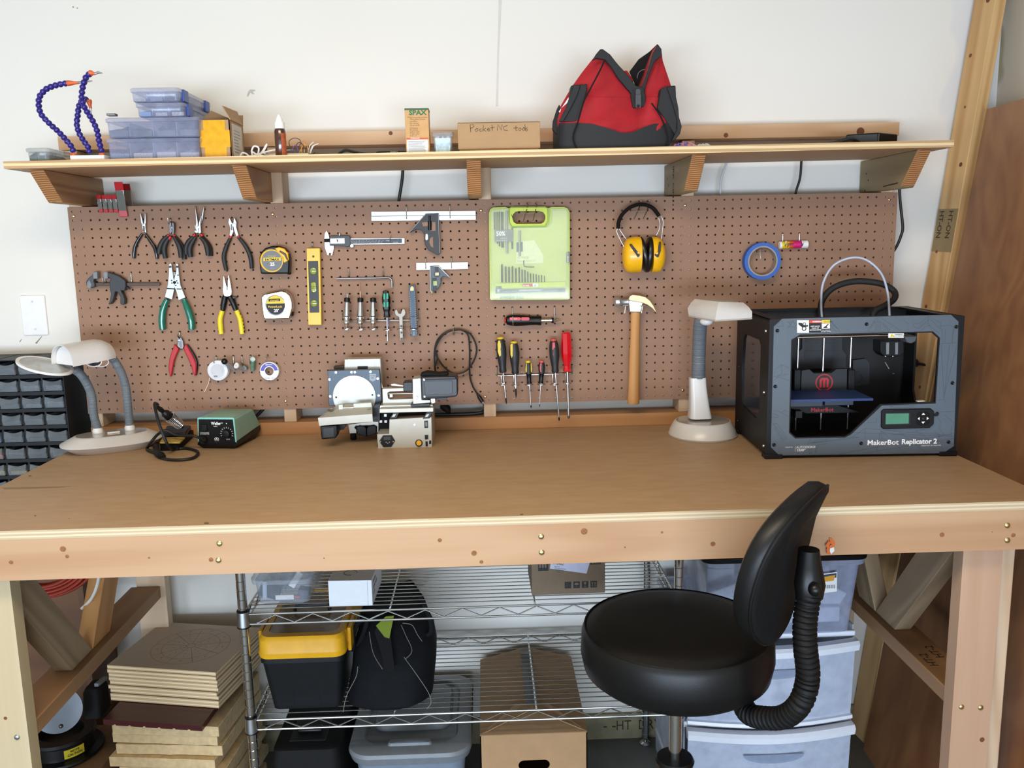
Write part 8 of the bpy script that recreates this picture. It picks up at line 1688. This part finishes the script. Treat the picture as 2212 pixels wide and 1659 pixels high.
# black bag on the lower shelf
z9 = zz(480, 1180, 3.4635)
t = thing('black_tool_bag', 'black fabric tool bag with grey stitching on the lower rack shelf', 'bag', (-.31, -.27, SL))
def bagring(lt, rt, n=40):
    g = []
    for y, xl, xr, yf_, dep in lt:
        p0, p1 = py(*z9([(xl, y)])[0], yf_), py(*z9([(xr, y)])[0], yf_); c = (p0+p1)/2; hw = (p1.x-p0.x)/2
        g.append([Vector((c.x+hw*math.copysign(abs(math.cos(a))**.6, math.cos(a)), yf_+dep/2+dep/2*math.copysign(abs(math.sin(a))**.8, math.sin(a))+.004*math.sin(5*a+y*.03), max(c.z+.004*math.sin(3*a+y*.02), SL))) for a in [2*PI*k/n for k in range(n)]])
    return g
BB = mat('black_bag_fabric', '#101114', .8, var=.2, bump=.3, bscale=250, spec=.2)
b = MB(); b.loft(bagring([(1252, 900, 1545, -.392, .24), (1215, 895, 1562, -.400, .26), (1000, 930, 1585, -.385, .25), (830, 950, 1590, -.355, .21), (690, 990, 1570, -.315, .17), (560, 1010, 1530, -.270, .12), (440, 1060, 1500, -.225, .08), (300, 1150, 1430, -.165, .04)], 0), cap=True); part('body', b, BB, t)
b = MB(); b.prism([py(*z9([q])[0], -.405+.0003*max(0, 945-q[1])) for q in ((1140, 640), (1180, 560), (1250, 520), (1262, 700), (1290, 930), (1215, 945), (1195, 820))], (0, .01, 0)); part('open_mouth', b, mat('bag_inside', '#0d0d0e', .9), t)
b = MB(); b.prism([py(*z9([q])[0], -.4075+.0003*max(0, 945-q[1])) for q in ((1150, 595), (1225, 525), (1285, 520), (1250, 690), (1215, 680))], (0, .001, 0)); part('green_item', b, mat('olive_green_item', '#8a9a3a', .5), t)
for pts in ([(1100, 640), (1130, 800), (1200, 920)], [(1015, 900), (1000, 980), (930, 1120), (905, 1240)], [(1360, 830), (1440, 940), (1540, 1090), (1562, 1170), (1530, 1215)], [(1340, 590), (1370, 660), (1420, 780), (1370, 845)], [(1350, 575), (1420, 590), (1460, 660), (1495, 710)]):
    b = MB(); b.tube(spline([py(u, v, -.409+.0003*max(0, 945-y_)) for (u, v), (x_, y_) in zip(z9(pts), pts)], 6), .0008, 5); part('stitching', b, mat('grey_thread', '#8d8a80', .7), t)
for pts in ([(980, 780), (985, 640), (1030, 560), (1080, 560), (1060, 640), (1010, 760)], [(1420, 370), (1480, 370), (1520, 460), (1560, 560), (1560, 640), (1530, 665)]): b = MB(); ptube(b, z9(pts), lambda k: -.30, 5, seg=8); part('carry_handle', b, BB, t)

# under the rack, on the floor
t = thing('grey_tote', 'grey lidded storage tote on the floor under the wire rack', 'tote', (-.26, -.22, 0)); cx, cy, w, d = -.262, -.155, .315, .40; GT = mat('tote_grey', '#7d8a9a', .4); GTL = mat('tote_lid_grey', '#767c82', .4)
b = MB(); b.loft([[Vector((cx+x*s, cy+y*s, z)) for x, y in rrect(0, 0, w, d, .05, 6)] for z, s in ((.0, .86), (.004, .88), (.235, 1.0))]); part('tub', b, GT, t)
b = MB(); b.loft([[Vector((cx+x*s, cy+y*s, z)) for x, y in rrect(0, 0, w, d, .06, 7)] for z, s in ((.228, 1.08), (.252, 1.12), (.262, 1.10), (.268, 1.0), (.268, .86), (.258, .82))]); part('lid', b, GTL, t)
b = MB(); b.loft([[Vector((cx+x*s, cy-d*.44+y*s, z)) for x, y in rrect(0, 0, .13, .022, .010, 4)] for z, s in ((.266, 1.0), (.276, .9), (.278, .7))]); part('lid_grip', b, GTL, t)
b = MB(); b.loft([[Vector((cx+x*s, cy+.03+y*s, z)) for x, y in rrect(0, 0, w*.74, d*.62, .04, 5)] for z, s in ((.256, 1.0), (.262, .98), (.272, .92))]); part('lid_panel', b, GTL, t)
t = thing('carton_with_handle', 'large cardboard box with a hand hole on the floor under the wire rack', 'cardboard box', (.085, -.16, 0)); x0, x1, y0, y1, H = -.062, .237, -.385, .055, .316
b = MB(); c = Vector(((x0+x1)/2, y0, .222)); b.prism([(x0, y0, 0), (x1, y0, 0), (x1, y0, H), (x0, y0, H)], (0, .003, 0), [[c+Vector((x, 0, z)) for x, z in rrect(0, 0, .088, .030, .0149, 5)]])
b.box((x0, y1-.003, 0), (x1, y1, H)); b.box((x0, y0, 0), (x0+.003, y1, H)); b.box((x1-.003, y0, 0), (x1, y1, H)); b.box((x0, y0, 0), (x1, y1, .003)); part('walls', b, CARD, t)
b = MB(); b.prism([(x0, y0, H), ((x0+x1)/2-.045, y0+.10, H+.034), ((x0+x1)/2+.045, y0+.10, H+.034), (x1, y0, H)], (0, .001, .002)); part('top_flap', b, CARDIN, t)
for sx_, xa in ((1, x0), (-1, x1)): b = MB(); m_ = (x0+x1)/2-sx_*.004; b.prism([(xa, y0+.003, H), (m_, y0+.06, H+.038), (m_, y1, H+.038), (xa, y1, H)], (0, 0, .002)); part('top_flap', b, CARD, t)
b = MB(); m_ = (x0+x1)/2; b.box((m_-.018, y0+.09, H+.0405), (m_+.018, y1-.05, H+.0412)); part('packing_tape', b, mat('dark_tape', '#2b241d', .25), t); b = MB(); b.box((m_-.018, y1-.05, H+.0405), (m_+.018, y1-.005, H+.0412)); part('tape_end', b, mat('clear_tape', '#948b80', .25), t)
t = thing('black_tool_case', 'black plastic tool case on the floor under the left of the rack', 'tool case', (-.57, -.2, 0)); x0, x1, y0, y1, H = -.652, -.458, -.36, .04, .275
b = MB(); b.loft([[Vector(((x0+x1)/2+x*s, (y0+y1)/2+y*s, z)) for x, y in rrect(0, 0, x1-x0, y1-y0, .025, 4)] for z, s in ((0, .9), (.01, .96), (.10, 1.0), (.112, 1.0), (.24, .99), (.27, .94), (.275, .88))]); part('case', b, BLACKM, t)
b = MB(); b.box((x0+.045, y0+.05, H-.004), (x1-.045, y0+.16, H+.0015)); part('handle_recess', b, INKB, t, .002); b = MB(); b.box((x0+.06, y0+.085, H+.002), (x1-.06, y0+.110, H+.016)); part('handle', b, BLACK, t, .006)
for x in (x0+.03, x1-.05): b = MB(); b.box((x, y0-.004, .09), (x+.025, y0+.004, .13)); part('latch', b, DGREY, t, .001)

# ================================================================ drawer tower with a tote on it
TX0, TX1, TYF, TYB = .512, .985, -.395, .02
FRO = clear('frosted_drawer', '#cfd8ea', .55, .25, .7); FROS = clear('frosted_side', '#c6cdd8', .62, .3, .6); WHP = mat('white_drawer_frame', '#e9ecf4', .35, var=.02)
t = thing('drawer_tower', 'white framed drawer tower with frosted clear drawers under the right of the bench', 'drawer unit', ((TX0+TX1)/2, (TYF+TYB)/2, 0))
b = MB(); b.box((TX0, TYF+.03, .0), (TX0+.004, TYB, .60)); part('side_panel', b, FROS, t); b = MB(); b.box((TX1-.004, TYF+.03, .0), (TX1, TYB, .60)); part('side_panel', b, FROS, t); b = MB(); b.box((TX0+.004, TYB-.004, 0), (TX1-.004, TYB, .60)); part('back_panel', b, FROS, t)
for z in (.075, .325, .58): b = MB(); b.box((TX0-.002, TYF+.02, z-.012), (TX1+.002, TYB, z+.006)); part('shelf_frame', b, WHP, t, .003)
def bow(f): return -.034*math.sin(PI*f)
for k, (za, zb_) in enumerate(((.336, .566), (.088, .316))):
    n = 20; g = [[Vector((TX0+.006+(TX1-TX0-.012)*(j/n), TYF+bow(j/n)+.012*(1-i), za+(zb_-za)*i-(.0)) ) for j in range(n+1)] for i in range(2)]
    b = MB(); b.sheet(g, .002); dr = part('drawer', b, FRO, t)
    b = MB(); b.loft([[Vector((TX0+.002+(TX1-TX0-.004)*(j/n), TYF+bow(j/n)-.012+q, z)) for q, z in ((.012, zb_-.022), (-.004, zb_-.020), (-.008, zb_-.002), (.0, zb_+.006), (.022, zb_+.006))] for j in range(n+1)]); part('rim', b, WHP, dr)
    b = MB(); b.loft([[Vector((TX0+.004+(TX1-TX0-.008)*(j/n), TYF+bow(j/n)+.006+q, z)) for q, z in ((0, za-.006), (-.006, za), (-.004, za+.008), (.01, za+.008))] for j in range(n+1)]); part('lower_rim', b, WHP, dr)
    b = MB(); c = Vector(((TX0+TX1)/2, TYF-.034-.003, zb_-.060)); b.prism([c+Vector((.085*math.cos(a), .0025*0, .026*math.sin(a))) for a in [PI+PI*j/16 for j in range(17)]], (0, .003, 0)); part('handle_pocket', b, clear('pocket_grey', '#9aa6bd', .6, .2), dr)
    b = MB()
    cols = ['#eef0f4']*3 if k == 0 else ['#e9e4da', '#d98aa8', '#d8cf8f', '#c9d3df', '#ece9e2', '#b8b3c9']
    for j in range(7 if k == 0 else 26):
        r = (.045 if k == 0 else .027)*rnd.uniform(.8, 1.1); x = TX0+.06+(TX1-TX0-.12)*rnd.random() if k else TX0+.14+.05*j; b.m(j % len(cols))
        b.ball((x, TYF+.06+.12*rnd.random(), za+.02+r+(0 if k == 0 else .055*rnd.random())+(.03 if k == 0 and j % 3 == 0 else 0)), r, (1, 1, rnd.uniform(.8, 1.0)), 12)
    part('contents', b, [mat('soft_'+c_[1:], c_, .8) for c_ in cols], dr, kind='stuff')
    b = MB(); b.box((TX0+.012, TYF+.03, za), (TX1-.012, TYB-.02, za+.003)); part('drawer_bottom', b, FROS, dr)
t = thing('lidded_tote', 'frosted clear tote with a black lid and product sticker on the drawer tower', 'tote', (.77, -.2, .587)); M = Matrix.Translation((.772, -.20, .5872))
w, d = .412, .40; TOT = clear('tote_bluish_clear', '#b7c0da', .42, .16, .8)
b = MB(M); b.loft([[Vector((x*s, y*s, z)) for x, y in rrect(0, 0, w, d, .03, 4)] for z, s in ((0, .92), (.004, .95), (.205, 1.03), (.207, 1.08), (.222, 1.09))]); part('tub', b, TOT, t)
b = MB(M); b.loft([[Vector((x*s, y*s, z)) for x, y in rrect(0, 0, w, d, .03, 4)] for z, s in ((.2225, 1.10), (.236, 1.11), (.240, 1.06))]); part('lid', b, BLACK, t, .001)
for x0, z0_, sx_, sz_, r, y in ((-.12, .02, .11, .10, -.35, -.12), (.10, .02, .15, .045, 0, -.15), (.12, .07, .12, .06, .5, -.13), (.15, .06, .06, .10, -.2, -.10), (-.02, .02, .13, .12, .2, -.05), (.06, .04, .10, .12, .15, -.08), (-.14, .02, .08, .16, .05, -.05)):
    b = MB(M @ Matrix.Translation((x0, y, z0_)) @ Matrix.Rotation(r, 4, 'Y')); b.box((-sx_/2, -.012, 0), (sx_/2, .012, sz_)); part('loose_part', b, mat('blue_white_part', '#b9c0d2', .5), t, .004)
b = MB(M); q = [M.inverted() @ py(u, v, -.411) for u, v in ((1755, 1281), (1805, 1275), (1806, 1233), (1756, 1240))]; y = -.2185; b.prism([Vector((p.x, y-.0006, p.z)) for p in q], (0, .001, .0)); b.m(1); z1 = max(p.z for p in q); xr = q[1].x; xl = xr-.05
b.prism([Vector((xl, y-.001, z1-.016)), Vector((xr-.003, y-.001, z1-.016)), Vector((xr-.003, y-.001, z1-.003)), Vector((xl, y-.001, z1-.008))], (0, .0002, 0)); b.m(2); b.prism([Vector((xl+.004, y-.0014, z1-.028)), Vector((xr-.010, y-.0014, z1-.024)), Vector((xr-.006, y-.0014, z1-.008)), Vector((xl+.004, y-.0014, z1-.014))], (0, .0002, 0)); b.m(1)
for k in range(9): b.box((xr-.030+.003*k, y-.0012, z1-.046), (xr-.030+.003*k+.0006+.001*(k % 2), y-.0008, z1-.036))
part('product_sticker', b, [WHITEM, mat('sticker_navy', '#223a55', .5), mat('sticker_amber', '#d69a2a', .5)], t)

# ================================================================ stool with a back rest
so = Vector((.385, -.815, 0)); SZ = .830; ch = thing('shop_stool', 'black padded round stool with a back rest on a ribbed arm', 'chair', so)
VIN = mat('black_vinyl', '#0e0e0f', .42, var=.1, vscale=30, bump=.12, bscale=350, spec=.35)
R_ = .207; b = MB(); b.lathe([(R_*.5, SZ-.112), (R_*.90, SZ-.110), (R_*.985, SZ-.095), (R_*1.02, SZ-.06), (R_*1.01, SZ-.018), (R_*.985, SZ-.004), (R_*.975, SZ-.0015), (R_*.965, SZ-.004), (R_*.95, SZ-.001), (R_*.8, SZ+.006), (R_*.4, SZ+.008), (.001, SZ+.008)], so, seg=64); part('seat', b, VIN, ch)
b = MB(); b.tube([so+Vector((R_*.978*math.cos(a), R_*.978*math.sin(a), SZ-.002)) for a in [2*PI*k/64 for k in range(64)]], .0016, 6, closed=True); part('seat_piping', b, VIN, ch)
b = MB(); b.box((so.x-.09, so.y-.06, SZ-.125), (so.x+.16, so.y+.06, SZ-.1125)); part('seat_plate', b, BLACK, ch, .002)
b = MB(); b.cyl(so+Vector((0, 0, .30)), so+Vector((0, 0, SZ-.125)), .0142, 24); part('gas_lift', b, CHROME, ch)
b = MB(); b.lathe([(.024, .09), (.026, .30), (.034, .47), (.044, .505), (.040, .512), (.0145, .513)], so, seg=28); part('lift_cover', b, BLACK, ch)
b = MB(); b.lathe([(.03, .06), (.04, .075), (.038, .10), (.026, .105)], so, seg=24)
part('base_hub', b, BLACK, ch)
for k in range(5):
    a = 2*PI*k/5+.3; d = Vector((math.cos(a), math.sin(a), 0)); b = MB(); b.tube([so+d*.03+Vector((0, 0, .09)), so+d*.15+Vector((0, 0, .083)), so+d*.27+Vector((0, 0, .066))], [.020, .017, .013], 10); leg = part('base_leg', b, BLACK, ch)
    b = MB(); c = so+d*.27+Vector((0, 0, .025)); n = Vector((-d.y, d.x, 0)); b.cyl(c-n*.02, c-n*.006, .025, 18); b.cyl(c+n*.006, c+n*.02, .025, 18); b.cyl(c-n*.02, c+n*.02, .006, 8); b.cyl(c, c+Vector((0, 0, .045)), .006, 8); part('caster', b, BLACK, leg)
bc = Vector((.580, -1.010, 1.038)); nrm = Vector((-.78, .57, .22)).normalized(); tx = Vector((0, 0, 1)).cross(nrm).normalized(); up = nrm.cross(tx)
def disc(h, s, n=44): return [bc+nrm*h+(tx*.165*s*math.copysign(abs(math.cos(a))**.85, math.cos(a))+up*.160*s*math.copysign(abs(math.sin(a))**.85, math.sin(a))) - nrm*0 + nrm*(.035*(math.cos(a)*s)**2) for a in [2*PI*k/n for k in range(n)]]
b = MB(); b.loft([disc(.0, .985), disc(.004, 1.0), disc(.018, 1.01), disc(.036, .97), disc(.048, .86), disc(.055, .6), disc(.057, .25)]); part('backrest_pad', b, VIN, ch)
b = MB(); b.loft([disc(-.006, .93), disc(-.004, .985), disc(-.001, .995)]); part('backrest_shell', b, BLACKM, ch)
b = MB(); b.tube(disc(-.001, 1.0), .003, 6, closed=True); part('backrest_piping', b, VIN, ch)
zQ = zz(1200, 1020, 2.596); Ya = -1.045
pth = [so+Vector((.12, -.06, SZ-.119))]+[py(*zQ([p])[0], y) for p, y in (((1075, 1345), -.93), ((1180, 1378), -.98), ((1290, 1368), -1.02), ((1375, 1290), Ya), ((1415, 1150), Ya), ((1402, 990), Ya), ((1398, 860), Ya), ((1412, 740), Ya), ((1424, 680), Ya))]
P = spline(pth, 12); Q = []
for a, c in zip(P, P[1:]): n = max(1, int((c-a).length/.0022)); Q += [a.lerp(c, k/n) for k in range(n)]
s = 0; rr = []
for k, p in enumerate(Q):
    if k: s += (p-Q[k-1]).length
    f = (s % .0115)/.0115; rr.append(.0235 if .15 < f < .8 else .0198)
b = MB(); b.tube(Q, rr, 18); part('back_arm', b, RUBBER, ch)
b = MB(); a = Q[-1]; c = bc-nrm*.010+up*.02; b.loft([[a+Vector((.026*math.cos(q), .02*math.sin(q), -.008)) for q in [2*PI*j/14 for j in range(14)]], [a+Vector((.030*math.cos(q), .024*math.sin(q), .02)) for q in [2*PI*j/14 for j in range(14)]], [a.lerp(c, .30)+Vector((.024*math.cos(q), .02*math.sin(q), .035)) for q in [2*PI*j/14 for j in range(14)]], [a.lerp(c, .62)+Vector((.02*math.cos(q), .02*math.sin(q), .045)) for q in [2*PI*j/14 for j in range(14)]]]); part('arm_mount', b, BLACK, ch)
b = MB(); q = Q[-1]+Vector((0, -.026, .02)); b.box((q.x-.02, q.y-.004, q.z), (q.x-.012, q.y+.004, q.z+.07)) if False else b.ball(q, .013); part('arm_knob', b, BLACK, ch)
